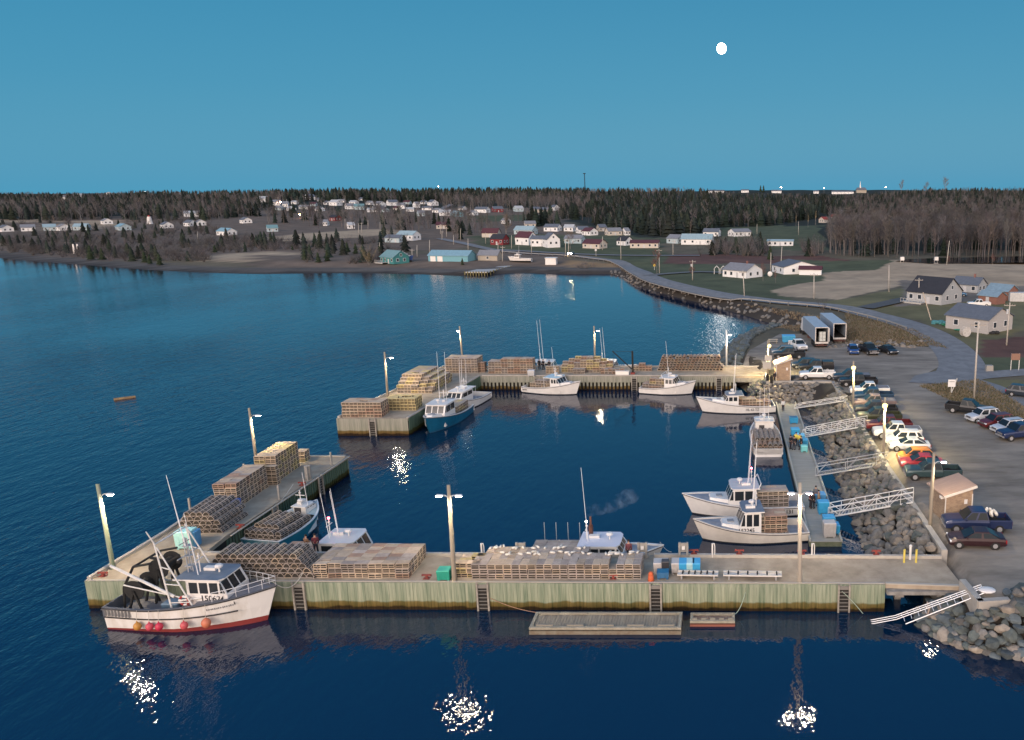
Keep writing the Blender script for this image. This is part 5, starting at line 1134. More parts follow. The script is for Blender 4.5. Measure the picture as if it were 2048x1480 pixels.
# aluminium ramps lying on the wharf
for i,(px,py,Lr,lab) in enumerate(((1396,1156,3.2,"short pale slatted hauling ramp lying on the wharf right of the boxes"),(1505,1157,4.6,"long pale slatted hauling ramp lying left of the tall pole"))):
    t=thing("hauling_ramp",lab,"ramp",P(px,py,DZ),R(-2));q=MB()
    for s in (-.35,.35): q.beam((-Lr/2,s,.42),(Lr/2,s,.42),.14,.10)
    q.box((0,0,.36),(Lr,.5,.03));q.build("rails",mat("ramp_pale",(.62,.58,.52),rough=.5),t);q=MB()
    for k in range(6): q.cyl((-Lr/2+.4+k*(Lr-.8)/5,-.3,.46),(-Lr/2+.4+k*(Lr-.8)/5,.3,.46),.06,n=6)
    q.build("rollers",dark,t);q=MB()
    for s in (-1,1): q.box((s*Lr*.4,0,.17),(.12,.6,.34))
    q.build("stand",mat("stand_grey",(.3,.3,.3)),t)
# pedestals and posts
for px,lab in ((1047,"grey power stand behind the left part of the buoy-topped stack"),(1287,"grey power stand in front of the bow of the rusty-stack boat"),(1368,"grey power stand right of the rusty-stack boat's bow"),(1385-90,None)):
    if not lab: continue
    a=P(px,1108,DZ);t=thing("power_stand",lab,"power stand",(a.x,62.75,DZ));q=MB();q.box((-.32,0,.7),(.18,.2,1.4));q.box((.32,0,.7),(.18,.2,1.4));q.box((0,.03,.95),(.5,.12,.8));q.build("frame",mat("stand_timber",(.33,.31,.28),(.25,.24,.22),sc=3),t);q=MB();q.box((0,-.08,.95),(.26,.08,.3));q.build("socket_box",white,t)
a=P(617,958,DZ);t=thing("power_stand","dark power stand on the inner edge of the left wharf arm","power stand",(-44.2,a.y,DZ));q=MB();q.box((0,0,.75),(.6,.3,1.5));q.build("frame",mat("stand_timber",(.33,.31,.28)),t);q=MB();q.box((0,-.17,.9),(.26,.06,.3));q.build("socket_box",white,t)
for px,py,lab in ((1425,1108,"white pipe post on the wharf kerb near the right mooring cleats"),(1622,1108,"white pipe post on the wharf kerb right of the tall pole"),(970,1106,"white pipe post behind the buoy-topped stack")):
    a=P(px,py,DZ);q=MB();q.cyl((0,0,0),(0,0,1.25),.07,n=7);q.tube([(0,0,1.2),(.15,0,1.25),(.2,0,1.0),(.2,0,.1)],.04,5);tag(q.build("pipe_post",white,None,False,(a.x,62.9,DZ)),lab,"post")
for px,lab in ((1808,"yellow bollard post left of the white pipe on the wharf root"),(1832,"yellow bollard post right of the white pipe on the wharf root")):
    a=P(px,1125,DZ);q=MB();q.cyl((0,0,0),(0,0,1.15),.09,n=8);tag(q.build("bollard_post",mat("yellow_post",(.62,.50,.10)),None,False,a),lab,"post")
q=MB();q.cyl((0,0,0),(0,0,1.2),.1,n=8);q.sph((0,0,1.2),.13,8,5);tag(q.build("pipe_post",white,None,False,P(1820,1119,DZ)),"white capped pipe between the two yellow posts","post")
for px,py,y,lab in ((496,1024,None,"timber post on the inner edge of the left arm near the turquoise boat's stern"),):
    pass
for i,(x,y) in enumerate(((-44.15,76.),(-44.1,81.5),(-43.95,86.5),(-50.7,72.5),(-51.3,82.5))):
    q=MB();q.box((0,0,.75),(.16,.16,1.5));tag(q.build("timber_post",mat("stand_timber",(.33,.31,.28)),None,False,(x,y,DZ)),["timber post nearest the inner corner of the left arm","timber post beside the turquoise boat's wheelhouse","timber post near the end of the left arm","timber post on the outer kerb near the left lamp pole","timber post on the outer kerb behind the trap stacks"][i],"post")
# sheds
def shed(px,py,wd,dp,h0,h1,ang,label,name="wooden_shed"):
    p=vp(px,py);t=thing(name,label,"shed",p,ang);q=MB();q.add([(0,0,0),(wd,0,0),(wd,dp,0),(0,dp,0),(0,0,h0),(wd,0,h1),(wd,dp,h1),(0,dp,h0)],[(0,1,5,4),(1,2,6,5),(2,3,7,6),(3,0,4,7),(4,5,6,7)])
    q.build("wall",mat("shed_shingle",(.40,.29,.19),(.27,.19,.13),sc=2.5,st=(1,1,3),rough=.9,fac=(.35,.6)),t)
    q=MB();e=.25;s_=(h1-h0)/wd;q.add([(-e,-e,h0-e*s_+.03),(wd+e,-e,h1+e*s_+.03),(wd+e,dp+e,h1+e*s_+.03),(-e,dp+e,h0-e*s_+.03),(-e,-e,h0-e*s_+.15),(wd+e,-e,h1+e*s_+.15),(wd+e,dp+e,h1+e*s_+.15),(-e,dp+e,h0-e*s_+.15)],[(3,2,1,0),(4,5,6,7),(0,1,5,4),(1,2,6,5),(2,3,7,6),(3,0,4,7)])
    q.build("roof",mat("shed_roof",(.42,.29,.22),(.34,.24,.19),sc=2,st=(.2,6,1),rough=.8),t);q=MB();q.beam((-e,-e-.02,h0-e*s_+.05),(wd+e,-e-.02,h1+e*s_+.05),.04,.22)
    for x in (.03,wd-.03): q.box((x,-.02,h0/2),(.1,.04,h0))
    q.build("trim_board",mat("trim_pale",(.66,.62,.56)),t)
    q=MB();q.box((wd*.75,-.03,h0*.72),(.3,.06,.42));q.build("notice",white,t);q=MB();q.box((-.12,dp*.15,h0-.25),(.3,.4,.25));q.build("wall_lamp",white,t);return t
shed(1888,1043,2.7,3.1,2.45,3.1,R(12),"larger brown shingled shed with sloping pinkish roof beside the electric pole")
shed(1552,762,2.3,2.6,2.7,3.5,R(2),"small brown shed with sloping roof at the far end of the parking lot")
a=vp(1536,712,4.2);q=MB();q.box((0,-.1,0),(1.3,.08,1.1));q.box((.15,-.12,1.2),(1.1,.08,.9),ry=R(4));q2=q.build("hanging_board",mat("board_grey",(.42,.40,.36)),None,False,(P(1535,757,GZ).x-.1,P(1535,757,GZ).y-.25,5.0));tag(q2,"pair of blank pale boards fixed to the yellow-lit pole by the small shed","sign")
for i,(px,py) in enumerate(((1549,768),(1541,766))):
    q=MB();q.box((0,0,.55),(.45,.4,1.1));q.cyl((0,0,1.1),(0,0,1.35),.16,n=8);tag(q.build("dark_cabinet",dark,None,False,vp(px-6,py-2)),["dark cabinet left of the small shed","dark cabinet against the small shed's wall"][i],"cabinet")
def bench(px,py,label):
    t=thing("picnic_table",label,"table",g1(px,py));q=MB();q.box((0,0,.75),(1.9,.8,.06));q.build("tabletop",mat("table_wood",(.5,.42,.3)),t)
    for s in (-1,1):
        q=MB();q.box((0,s*.75,.45),(1.9,.28,.05));q.build("seat",mat("table_wood",(.5,.42,.3)),t);q=MB();q.beam((s*.7,-.75,0),(s*.7,.2,.75),.1);q.beam((s*.7,.75,0),(s*.7,-.2,.75),.1);q.build("leg",mat("table_wood",(.5,.42,.3)),t)
bench(1546,686,"pale picnic table beside the lit yellow pole near the shore rocks")
# signs
def sign(px,py,top,w,h,label,c,posts=1,body=None):
    a=g1(px,py);tp=PY(px,top,a.y).z-a.z;t=thing("sign",label,"sign",a);q=MB()
    for s in ([0] if posts==1 else [-.45,.45]): q.box((s*w,0,tp/2),(.1,.1,tp))
    q.build("post",mat("sign_post",(.62,.60,.55)),t);q=MB();q.box((0,-.08,tp-h/2),(w,.04,h));q.build("sign_panel",mat("sign_"+label[:6].strip().replace(' ','_'),c,rough=.5),t);return t
s_=sign(1902,788,759,1.1,1.1,"white square notice on a leaning post in the grassy triangle",(.75,.74,.72))
q=MB();q.beam((.0,.05,0),(.8,.05,2.4),.09);q.build("brace_post",mat("sign_post",(.6,.6,.55)),s_);q=MB();q.box((0,-.105,tpz) if False else (0,-.105,1.9),(.8,.01,.06));q.build("text_bar",trimb,s_)
sign(1309,540,528,.9,.9,"small yellow diamond road sign on the lawn beside the curve",(.6,.42,.05)).children[1].rotation_euler=(0,0,0)
sign(2029,741,707,1.5,1.1,"brown notice on two wooden posts at the right edge lawn",(.25,.14,.10),2)
sign(1192,512,498,.9,.9,"round pale dish on a post beside the road junction",(.6,.6,.6))
for px,lab in ((1804,"white hunting blind box left at the pond edge"),(1872,"white box on legs right of the first at the pond edge")):
    a=g1(px,524);q=MB();q.box((0,0,1.4),(1.6,1.4,1.4),tp=.92);
    for x in (-.6,.6): q.box((x,0,.35),(.12,.12,.7))
    tag(q.build("pond_box",white,None,False,a),lab,"box")
a=vp(1866,760)
q=MB();q.cyl((0,-.55,.0),(0,-.5,.0),1.05,n=20);q.cyl((0,.5,0),(0,.55,0),1.05,n=20);q.cyl((0,-.5,0),(0,.5,0),.45,n=12);p=g1(1930,673);q=q.build("cable_reel",mat("reel_white",(.55,.53,.5),(.4,.38,.35),sc=3),None,False,p+Vector((0,0,1.05)));q.rotation_euler.z=R(20);tag(q,"big pale wooden cable reel beside the weathered barn","cable reel")
q=MB();q.box((0,0,.5),(1.2,.9,1.0),tp=.9);tag(q.build("concrete_block",mat("block",(.3,.28,.25)),None,False,g1(1978,742)),"pale concrete block on the lawn left of the brown notice","block")
# ---------------------------------------------------------------- people
def skin(name,verts,edges,radii,m,root=0,sub=1):
    me=bpy.data.meshes.new(name);me.from_pydata(verts,edges,[]);o=bpy.data.objects.new(name,me);COL.objects.link(o)
    md=o.modifiers.new("s","SKIN");
    for i,v in enumerate(me.skin_vertices[0].data): v.radius=(radii[i],radii[i]);v.use_root=(i==root)
    if sub: s2=o.modifiers.new("u","SUBSURF");s2.levels=sub;s2.render_levels=sub
    dg=bpy.context.evaluated_depsgraph_get();me2=bpy.data.meshes.new_from_object(o.evaluated_get(dg));bpy.data.objects.remove(o);me2.name=name;me2.materials.clear();me2.materials.append(m)
    for p in me2.polygons: p.use_smooth=True
    return me2
skinm=mat("skin",(.42,.24,.17),rough=.6)
def person_proto(pose):
    arms={'stand':((.24,.02,1.12),(.23,.10,.88)),'front':((.25,.08,1.14),(.10,.30,1.10)),'down':((.22,-.02,1.12),(.24,.05,.86))}[pose]
    st=.11 if pose!='down' else .16
    V_=[(0,0,.95),(0,0,1.15),(0,0,1.38),(0,.0,1.50),(0,.02,1.60),(0,.03,1.70)];E_=[(0,1),(1,2),(2,3),(3,4),(4,5)];R_=[.13,.13,.15,.055,.085,.075]
    for s in (-1,1):
        b=len(V_);V_+=[(s*.19,0,1.40),(s*arms[0][0],arms[0][1],arms[0][2]),(s*arms[1][0],arms[1][1],arms[1][2])];E_+=[(2,b),(b,b+1),(b+1,b+2)];R_+=[.07,.045,.03]
        hx,hy,hz_=V_[b+2];d=Vector(V_[b+2])-Vector(V_[b+1]);d.normalize()
        pm=len(V_);V_.append(tuple(Vector(V_[b+2])+d*.07));E_.append((b+2,pm));R_.append(.032)
        for k in range(4):
            o=Vector(((k-1.5)*.018,0,0)) if pose!='down' else Vector((0,(k-1.5)*.018,0));a=Vector(V_[pm])+d*.02+o;c=a+d*(.06,.075,.07,.055)[k]+Vector((0,.01,-.01));b2_=len(V_);V_+=[tuple(a),tuple(c)];E_+=[(pm,b2_),(b2_,b2_+1)];R_+=[.010,.008]
        a=Vector(V_[pm])-d*.03+Vector((-s*.035,.02,0));V_.append(tuple(a+d*.04));E_.append((pm,len(V_)-1));R_.append(.010)
        b=len(V_);V_+=[(s*.09,0,.88),(s*.10,st*s*.4+.02,.48),(s*.11,st*s*.6,.09),(s*.12,st*s*.6+.15,.05)];E_+=[(0,b),(b,b+1),(b+1,b+2),(b+2,b+3)];R_+=[.095,.065,.045,.04]
    body=skin("body",V_,E_,R_,skinm)
    jv=[(0,0,.86),(0,0,1.12),(0,0,1.38),(0,0,1.46)];je=[(0,1),(1,2),(2,3)];jr=[.165,.155,.175,.09]
    for s in (-1,1):
        b=len(jv);jv+=[(s*.20,0,1.40),(s*arms[0][0],arms[0][1],arms[0][2]),(s*(arms[0][0]*.1+arms[1][0]*.9),arms[0][1]*.1+arms[1][1]*.9,arms[0][2]*.1+arms[1][2]*.9)];je+=[(2,b),(b,b+1),(b+1,b+2)];jr+=[.09,.068,.052]
    jacket=skin("jacket",jv,je,jr,mat("cloth_black",(.015,.016,.02),rough=.9))
    tv=[(0,0,.93)];te=[];trr=[.155]
    for s in (-1,1):
        b=len(tv);tv+=[(s*.09,0,.86),(s*.10,st*s*.4+.02,.48),(s*.11,st*s*.6,.10)];te+=[(0,b),(b,b+1),(b+1,b+2)];trr+=[.11,.085,.065]
    trousers=skin("trousers",tv,te,trr,mat("trousers_dark",(.018,.02,.03),rough=.9))
    bv=[];be=[];br=[]
    for s in (-1,1): b=len(bv);bv+=[(s*.11,st*s*.6,.08),(s*.115,st*s*.6+.15,.05)];be.append((b,b+1));br+=[.06,.052]
    q=MB();q.sph((0,.015,1.725),.108,10,7,sz=.85);hair=q.mesh("cap",mat("hair_dark",(.02,.015,.012),rough=.9),True)
    q=MB()
    for s in (-1,1): q.box((s*.115,st*s*.6+.06,.055),(.11,.28,.11),tp=.8);q.sph((s*.034,.115,1.655),.012,5,4)
    q.sph((0,.125,1.63),.018,5,4);boots=q.mesh("boots",mat("boots_black",(.012,.012,.012)))
    return body,jacket,trousers,hair,boots
PP={k:person_proto(k) for k in ('stand','front','down')}
CL={"black":(.015,.016,.02),"navy":(.015,.02,.05),"hivis":(.75,.62,.10),"orange":(.62,.14,.03),"plum":(.13,.04,.05),"brown":(.22,.12,.07),"darkred":(.11,.02,.03),"grey":(.13,.13,.14),"tan":(.30,.22,.14),"white":(.6,.6,.58),"green":(.1,.16,.1)}
def person(pos,face,pose,jc,label,tc_=None,group="people working around the harbour"):
    t=thing("person",label,"person",pos,face-math.pi/2,group)
    for n_,me_ in zip(("body","jacket","trousers","cap","boots"),PP[pose]):
        o=link(n_,me_,t)
        if n_=="jacket": o.material_slots[0].link='OBJECT';o.material_slots[0].material=mat("cloth_"+jc,CL[jc],rough=.9)
        if n_=="trousers" and tc_: o.material_slots[0].link='OBJECT';o.material_slots[0].material=mat("trousers_"+tc_,CL[tc_],rough=.9)
DKZ=.6
for px,py,z,fc,po,jc,tc_,lab in [(1258,1120,DZ,95,'down',"plum",None,"person in plum jacket standing with back turned beside the rusty-stack boat"),
(1566,822,DKZ,-90,'stand',"white",None,"person in white top walking alone near the head of the floating dock"),
(1581,897,DKZ,-60,'front',"black",None,"person in black at the left of the crew on the dock"),(1588,899,DKZ,-120,'stand',"black",None,"person in black seen among the crew in the middle of the dock"),
(1592,891,DKZ,-100,'front',"hivis",None,"person in yellow hi-vis jacket, left one of the dock crew pair"),(1599,893,DKZ,-80,'stand',"hivis",None,"person in yellow hi-vis jacket, right one of the dock crew pair"),(1602,899,DKZ,-150,'down',"black",None,"person in black at the right of the dock crew"),
(1620,1015,DKZ,-20,'front',"darkred",None,"person in dark red jacket left in the dock end group"),(1625,1017,DKZ,60,'stand',"black","black","person in black overalls with back turned in the dock end group"),(1631,1004,DKZ,-90,'front',"grey",None,"person in grey jacket at the back of the dock end group"),(1637,1013,DKZ,160,'down',"tan","brown","person in tan trousers at the right of the dock end group"),
(945,737,FZ,-90,'stand',"black",None,"left of two people in black at the corner of the far wharf"),(938,736,FZ,-60,'down',"black",None,"middle person in black at the far wharf corner"),(948.5,738,FZ,-110,'front',"navy",None,"right of the people in dark clothes at the far wharf corner"),
(1069,740,FZ,-80,'front',"navy",None,"person in navy standing right of the left far trap stack"),(1079,738,FZ,-90,'stand',"black",None,"person behind the small crate-high stack on the far wharf"),(1087,739,FZ,-110,'front',"black",None,"person right of the small stack on the far wharf"),(1099,740,FZ,-90,'stand',"black",None,"person behind the mast of the left far boat"),
(799,818,FZ,-60,'stand',"green",None,"person in greenish jacket left in the far arm group"),(808,817,FZ,-120,'front',"black",None,"person in black in the middle of the far arm group"),(814,817,FZ,-90,'stand',"darkred",None,"person in dark red beside the black-clad one on the far arm"),(828,816,FZ,180,'front',"orange",None,"person in orange jacket at the right of the far arm group"),
(615,1109,DZ,60,'front',"brown",None,"person in brown jacket between the two front trap stacks"),(633,1107,DZ,110,'stand',"darkred",None,"person in dark red behind the left end of the wide stack"),(1549,764,GZ,-60,'stand',"black",None,"person in black beside the small far shed")]:
    person(P(px,py,z),R(fc),po,jc,lab,tc_)
# ---------------------------------------------------------------- houses
WC={"white":(.80,.80,.79),"cream":(.55,.50,.43),"grey":(.40,.41,.41),"red":(.20,.03,.035),"teal":(.16,.36,.42),"paleblue":(.42,.52,.55),"green":(.05,.22,.22),"tan":(.38,.34,.28),"weathered":(.44,.42,.40),"brick":(.25,.12,.09),"yellow":(.5,.42,.25)}
RC={"slate":(.12,.14,.17),"black":(.03,.032,.04),"blue":(.20,.36,.44),"maroon":(.09,.03,.04),"grey":(.22,.23,.25),"paleblue":(.30,.42,.46),"redroof":(.28,.05,.04),"green":(.16,.30,.32),"pale":(.45,.47,.48),"bluemetal":(.22,.32,.38)}
def house(px,py,L_,Wd,hw,hr,rz,wc,rc,label,name="house",wins=3,chim=False,door=True,hip=False,deck=False,cat="house",z=None,gable_x=True,porch=False,garage=0,lit=False):
    a=g1(px,py) if z is None else P(px,py,z);t=thing(name,label,cat,(a.x,a.y,a.z-.25),rz,"houses of the village" if name=="house" else None)
    wm_=mat("wall_"+wc,WC[wc],tuple(v*.88 for v in WC[wc]),sc=1.5,st=(1,1,6),rough=.85);rm=mat("roof_"+rc,RC[rc],tuple(v*.8 for v in RC[rc]),sc=1.2,rough=.85)
    x,y=L_/2,Wd/2;q=MB();q.add([(-x,-y,0),(x,-y,0),(x,y,0),(-x,y,0),(-x,-y,hw),(x,-y,hw),(x,y,hw),(-x,y,hw),(-x,0,hw+hr),(x,0,hw+hr)],[(0,1,5,4),(2,3,7,6),(1,2,6,9,5),(3,0,4,8,7)]);w_=q.build("wall",wm_,t)
    e=.35;sl=hr/y;q=MB()
    for s in (-1,1):
        v=[(-x-e,s*(y+e),hw-e*sl+.02),(x+e,s*(y+e),hw-e*sl+.02),(x+e,0,hw+hr+.02),(-x-e,0,hw+hr+.02)];v+= [(a_,b_,c_+.14) for a_,b_,c_ in v];q.add(v,[(0,1,2,3),(7,6,5,4),(0,4,5,1),(1,5,6,2),(3,2,6,7),(0,3,7,4)] if s<0 else [(3,2,1,0),(4,5,6,7),(1,5,4,0),(2,6,5,1),(7,6,2,3),(4,7,3,0)])
    r_=q.build("roof",rm,t)
    if chim:
        q=MB();q.box((x*.4,0,hw+hr+.4),(.5,.5,1.3));q.build("chimney",mat("chimney_brick",(.22,.10,.08)),r_)
    wz=hw*.58
    def win(cx,cy,ax,w=1.0,h=1.1,z_=None):
        z_=wz if z_ is None else z_;q=MB();d=(w+.24,.05,h+.24) if ax=='x' else (.05,w+.24,h+.24);q.box((cx,cy,z_),d);f=q.build("window",mat("window_frame",(.7,.7,.69)),t)
        q=MB();d=(w,.07,h) if ax=='x' else (.07,w,h);q.box((cx,cy,z_),d);q.build("pane",mat("pane_dark",(.03,.04,.05),rough=.1),f)
    for k in range(wins):
        cx=-x+L_*(k+.5)/wins
        if door and k==wins//2: q=MB();q.box((cx,-y-.02,1.05),(.95,.06,2.05));q.build("door",mat("door_pale",(.5,.5,.5)),t);continue
        win(cx,-y-.01,'x')
    if wins>1:
        for s in (-1,1):
            win(s*(x+.01),-y*.45,'y');win(s*(x+.01),y*.4,'y')
            if hr>2.4: win(s*(x+.01),0,'y',.8,.9,hw+hr*.35)
    if deck:
        q=MB();q.box((-x*.45,-y-1.3,.55),(L_*.62,2.6,.15));
        for k in range(8): q.box((-x*.45-L_*.3+k*L_*.6/7,-y-2.55,1.0),(.09,.09,.95))
        q.box((-x*.45,-y-2.55,1.45),(L_*.62,.09,.1));q.box((-x*.45,-y-2.55,.3),(L_*.6,.06,.5));q.build("deck",mat("deck_wood",(.42,.41,.38)),t)
    if porch:
        q=MB();q.box((x+1.2,-y*.3,hw*.48),(2.4,Wd*.5,hw*.96));q.build("annex",wm_,t);q=MB();q.box((x+1.2,-y*.3,hw*.99),(2.8,Wd*.5+.5,.15),ry=R(6));q.build("annex_roof",rm,t)
    for k in range(garage):
        q=MB();q.box((-x+2.2+k*3.3,-y-.03,1.2),(2.4,.06,2.3));q.build("garage_door",white,t)
    if lit:
        q=MB();q.sph((x*.5,-y-.3,hw-.2),.28,8,6);q.build("porch_lamp",mat("porch_glow",(.9,.6,.4),em=((1,.55,.3),30.)),t)
    return t
# the nearer buildings, one by one
house(1868,603,10.5,10.5,3.2,3.6,R(-45),"grey","black","large pale grey house with black roof and timber deck",wins=4,chim=False,deck=True)
house(1938,582,8,6.5,2.6,1.9,R(-40),"grey","slate","small pale green-grey house behind the blue car",wins=3,chim=True)
house(1983,606,5.5,4.5,2.4,1.1,R(-48),"brick","bluemetal","red-brown shed with blue metal roof behind the barn",name="garden_shed",cat="shed",wins=1)
house(2003,598,6.5,5.5,2.9,1.5,R(-48),"brick","bluemetal","taller red shed with round-headed window at right","garden_shed",cat="shed",wins=1)
q=MB();q.box((0,0,1.2),(6,2.5,2.4));tag(q.build("white_container",mat("cont_white",(.55,.55,.54),(.45,.45,.44),sc=2),None,False,g1(2038,602)),"white storage container right of the red sheds","container")
house(1957,657,10.5,9.5,3.2,2.1,R(-50),"weathered","slate","weathered grey barn with patched dark roof","weathered_barn",cat="barn",wins=2,door=False)
house(1485,553,11,9,2.8,2.1,R(-42),"white","grey","white bungalow with grey roof beside two small reddish trees",wins=4,chim=True)
house(1590,545,12,14,2.9,1.9,R(-72),"white","slate","long pale bungalow with wavy roof and red-roofed annex",wins=2,door=False)
house(1621,549,8,4,2.3,1.0,R(-10),"white","maroon","low white annex with dark red roof right of the pale bungalow","garage",cat="garage",wins=0,door=False)
house(1479,472,12,9,3.0,1.8,R(28),"white","grey","white house on the lawn above the dark scrub",wins=4)
house(1561,491,14,5,2.7,.8,R(-8),"white","paleblue","long low mobile home with pale roof on the green slope",wins=5)
house(1395,488,17,9,3.2,2.6,R(-6),"white","paleblue","large pale house with bluish roof hidden by bare trees",wins=4)
house(1424,472,10,7,3,2,R(-14),"white","slate","small white house behind the large pale house",wins=3)
house(1352,486,8,7,3,2,R(-35),"paleblue","grey","pale blue gable at the left of the bare scrub",wins=2)
house(1290,495,15,7,2.8,1.4,R(-2),"cream","maroon","low cream bungalow with porch and maroon-grey roof",wins=5)
house(1250,490,7,6,2.8,2.2,R(-40),"white","black","small white cottage beside the bare pole",wins=2)
house(1190,496,11,7,2.8,2.0,R(-28),"cream","maroon","cream bungalow with maroon roof and open verandah",wins=3)
house(1150,486,10,7,3.0,1.8,R(-10),"paleblue","grey","pale bungalow behind the domed bare tree",wins=3)
house(1103,494,8,7,4.6,3.2,R(-60),"white","slate","steep-gabled white house on the village green",wins=2)
house(1083,492,10,6,4.2,1.6,R(-6),"white","slate","white two-storey house behind the steep gable",wins=4)
house(1053,489,10,7,4.4,3.0,R(-30),"white","maroon","white house with dark maroon roof",wins=3)
house(1052,468,13,8,3,2.4,R(-14),"paleblue","paleblue","pale house with light blue hipped roof above the maroon roof",wins=3)
house(1106,462,10,8,3,2,R(-12),"white","slate","white bungalow just above the steep-gabled house",wins=3)
house(1000,489,8,6.5,3.6,2.4,R(-18),"red","black","red house with black roof and white windows",wins=3)
house(983,474,10,6,3,2.6,R(-5),"cream","maroon","small cream cottage with maroon roof above the red house",wins=1)
house(905,521,18.5,8,2.7,2.0,R(-9),"teal","blue","long teal shed with blue roof and white garage doors","boat_shed",cat="shed",wins=0,door=False,garage=2)
house(981,520,9,6,2.6,2.0,R(-8),"tan","grey","small pale shed with grey roof right of the long teal shed","garden_shed",cat="shed",wins=1,door=False)
house(790,525,10.5,7.5,2.9,2.6,R(-38),"green","green","teal-green waterfront house with white trim and deck",wins=4,deck=True)
house(818,480,11,8,3.4,2.2,R(-15),"white","paleblue","white house with balcony above the waterfront scrub",wins=3)
house(790,484,9,6,2.8,1.6,R(-10),"paleblue","slate","low blue-grey house left of the balcony house",wins=2)
q=MB();q.box((0,0,1.4),(4.6,3.6,2.8),tp=.96);q.box((0,0,2.9),(5,4,.2));tag(q.build("white_hut",white,None,False,g1(1103,529)),"small white square hut near the bay shore","hut")
# village on the hillside: px, py(base), length, wall, roof, label
HV=[(57,462,11,"white","grey","pale bungalow at the far left edge"),(12,463,11,"white","slate","white bungalow left of the first at the edge"),(100,461,10,"paleblue","paleblue","aqua-white house with small porch"),(128,461,12,"white","grey","white long house beneath the bare round tree"),(165,460,12,"paleblue","paleblue","aqua gabled house on the left lawn"),(214,448,10,"white","grey","low white building with round end on left hill"),(247,460,16,"paleblue","blue","largest aqua house of the left hill"),(334,456,9,"white","slate","small white house with dark gable"),(381,452,8,"white","slate","white gable amid brown bushes"),(384,433,14,"white","pale","flat pale building on the upper left hill"),(402,451,5,"white","grey","tiny white cottage right of the white gable"),(454,470,17,"white","blue","big white farmhouse with bluish roof and dormer"),(492,446,10,"white","slate","white gabled house above the yellow bush"),(545,463,9,"paleblue","green","small aqua house with car beside"),(131,399,6,"white","grey","tiny white house in the upper left woods"),(160,395,8,"white","pale","second tiny white house in the upper left woods"),(218,389,10,"white","pale","white building on the left skyline"),(287,386,8,"white","pale","white barn on the left skyline"),(360,389,6,"white","grey","small white house near the left skyline"),
(528,404,10,"white","pale","white house at the upper village's left end"),(553,411,10,"white","grey","lamp-lit white house of the upper village"),(572,414,6,"white","grey","small white garage in the upper village"),(620,400,12,"white","slate","long white house beside the white chapel"),(672,411,12,"white","pale","white house with pale roof in mid village"),(700,418,9,"white","grey","white house below the pale roof"),(719,419,11,"paleblue","green","pale green house in mid village"),(671,441,11,"red","black","red house behind birch trunks"),(653,451,4,"white","grey","little white shed below the red house"),(702,457,6,"white","pale","white box trailer on the brown field edge"),(760,414,10,"white","grey","white bungalow right of mid village"),(757,423,12,"white","slate","grey-roofed house among bare trees"),(785,411,12,"white","slate","tall white house group centre"),(803,417,9,"white","grey","white house below the tall group"),(830,401,10,"paleblue","blue","pale blue house on the upper centre slope"),(833,415,5,"white","grey","tiny white shed on centre slope"),(866,411,9,"white","slate","white gabled house beside the hill road"),(842,432,8,"paleblue","grey","pale low building beneath the slope"),(890,431,11,"white","pale","white vans and shed cluster"),(914,433,15,"teal","paleblue","teal building with white hipped roof"),(965,425,14,"white","slate","long low white building in upper right village"),(995,424,11,"red","slate","dark red house with white gables"),(1037,423,9,"paleblue","pale","pale blue house on the green strip"),(1072,425,9,"cream","slate","cream house with steep gable"),(1092,426,13,"tan","tan_" if 0 else "slate","big beige house with large gable"),(1110,421,6,"white","slate","small white house at the wood edge"),(889,457,14,"cream","maroon","pinkish lamp-lit house in the scrub"),(1012,447,5,"white","grey","pole-side white hut on the green"),(1203,462,7,"tan","slate","grey boxy house beside dark woods"),(1227,470,13,"cream","grey","long cream bungalow on the upper green"),(1252,470,4,"white","grey","little white gatehouse by the woods"),(1180,470,11,"white","maroon","white house with cars on the upper green"),
(1648,445,8,"cream","redroof","small cream house with red roof at the wood edge"),(1672,440,12,"cream","redroof","larger cream house with bright red roof")]
for i,(px,py,L_,wc,rc,lab) in enumerate(HV):
    a=g1(px,py);sc_=max(1.,min(1.7,a.y/700))
    house(px,py,L_*(.72 if a.y<800 else .95),7*sc_,2.9*sc_,2.0*sc_,R(rnd.choice((-1,1))*rnd.uniform(8,50)),wc,rc,lab,wins=3 if a.y<900 else 2,lit=("lamp-lit" in lab),door=a.y<900)
for i,(px,py) in enumerate(sorted([(600,398),(640,402),(655,409),(684,405),(740,409),(744,424),(770,424),(795,420),(815,408),(820,423),(848,408),(855,420),(590,408),(628,412),(640,422),(708,408),(726,401),(875,425),(925,420),(945,430),(583,421),(610,418),(560,420),(1140,462),(1165,466),(1060,454)])):
    wc_=rnd.choice(["white","white","cream","paleblue","grey"]);rc_=rnd.choice(["slate","grey","pale","maroon"]);_lab=f"small {wc_} house with {rc_} roof, {ORD[i] if i<25 else 'last'} from the left among the crowded upper village".replace('paleblue','pale blue')
    house(px,py,rnd.uniform(6,11),6.5,2.8,1.9,R(rnd.uniform(-35,35)),wc_,rc_,_lab,wins=2,door=False)
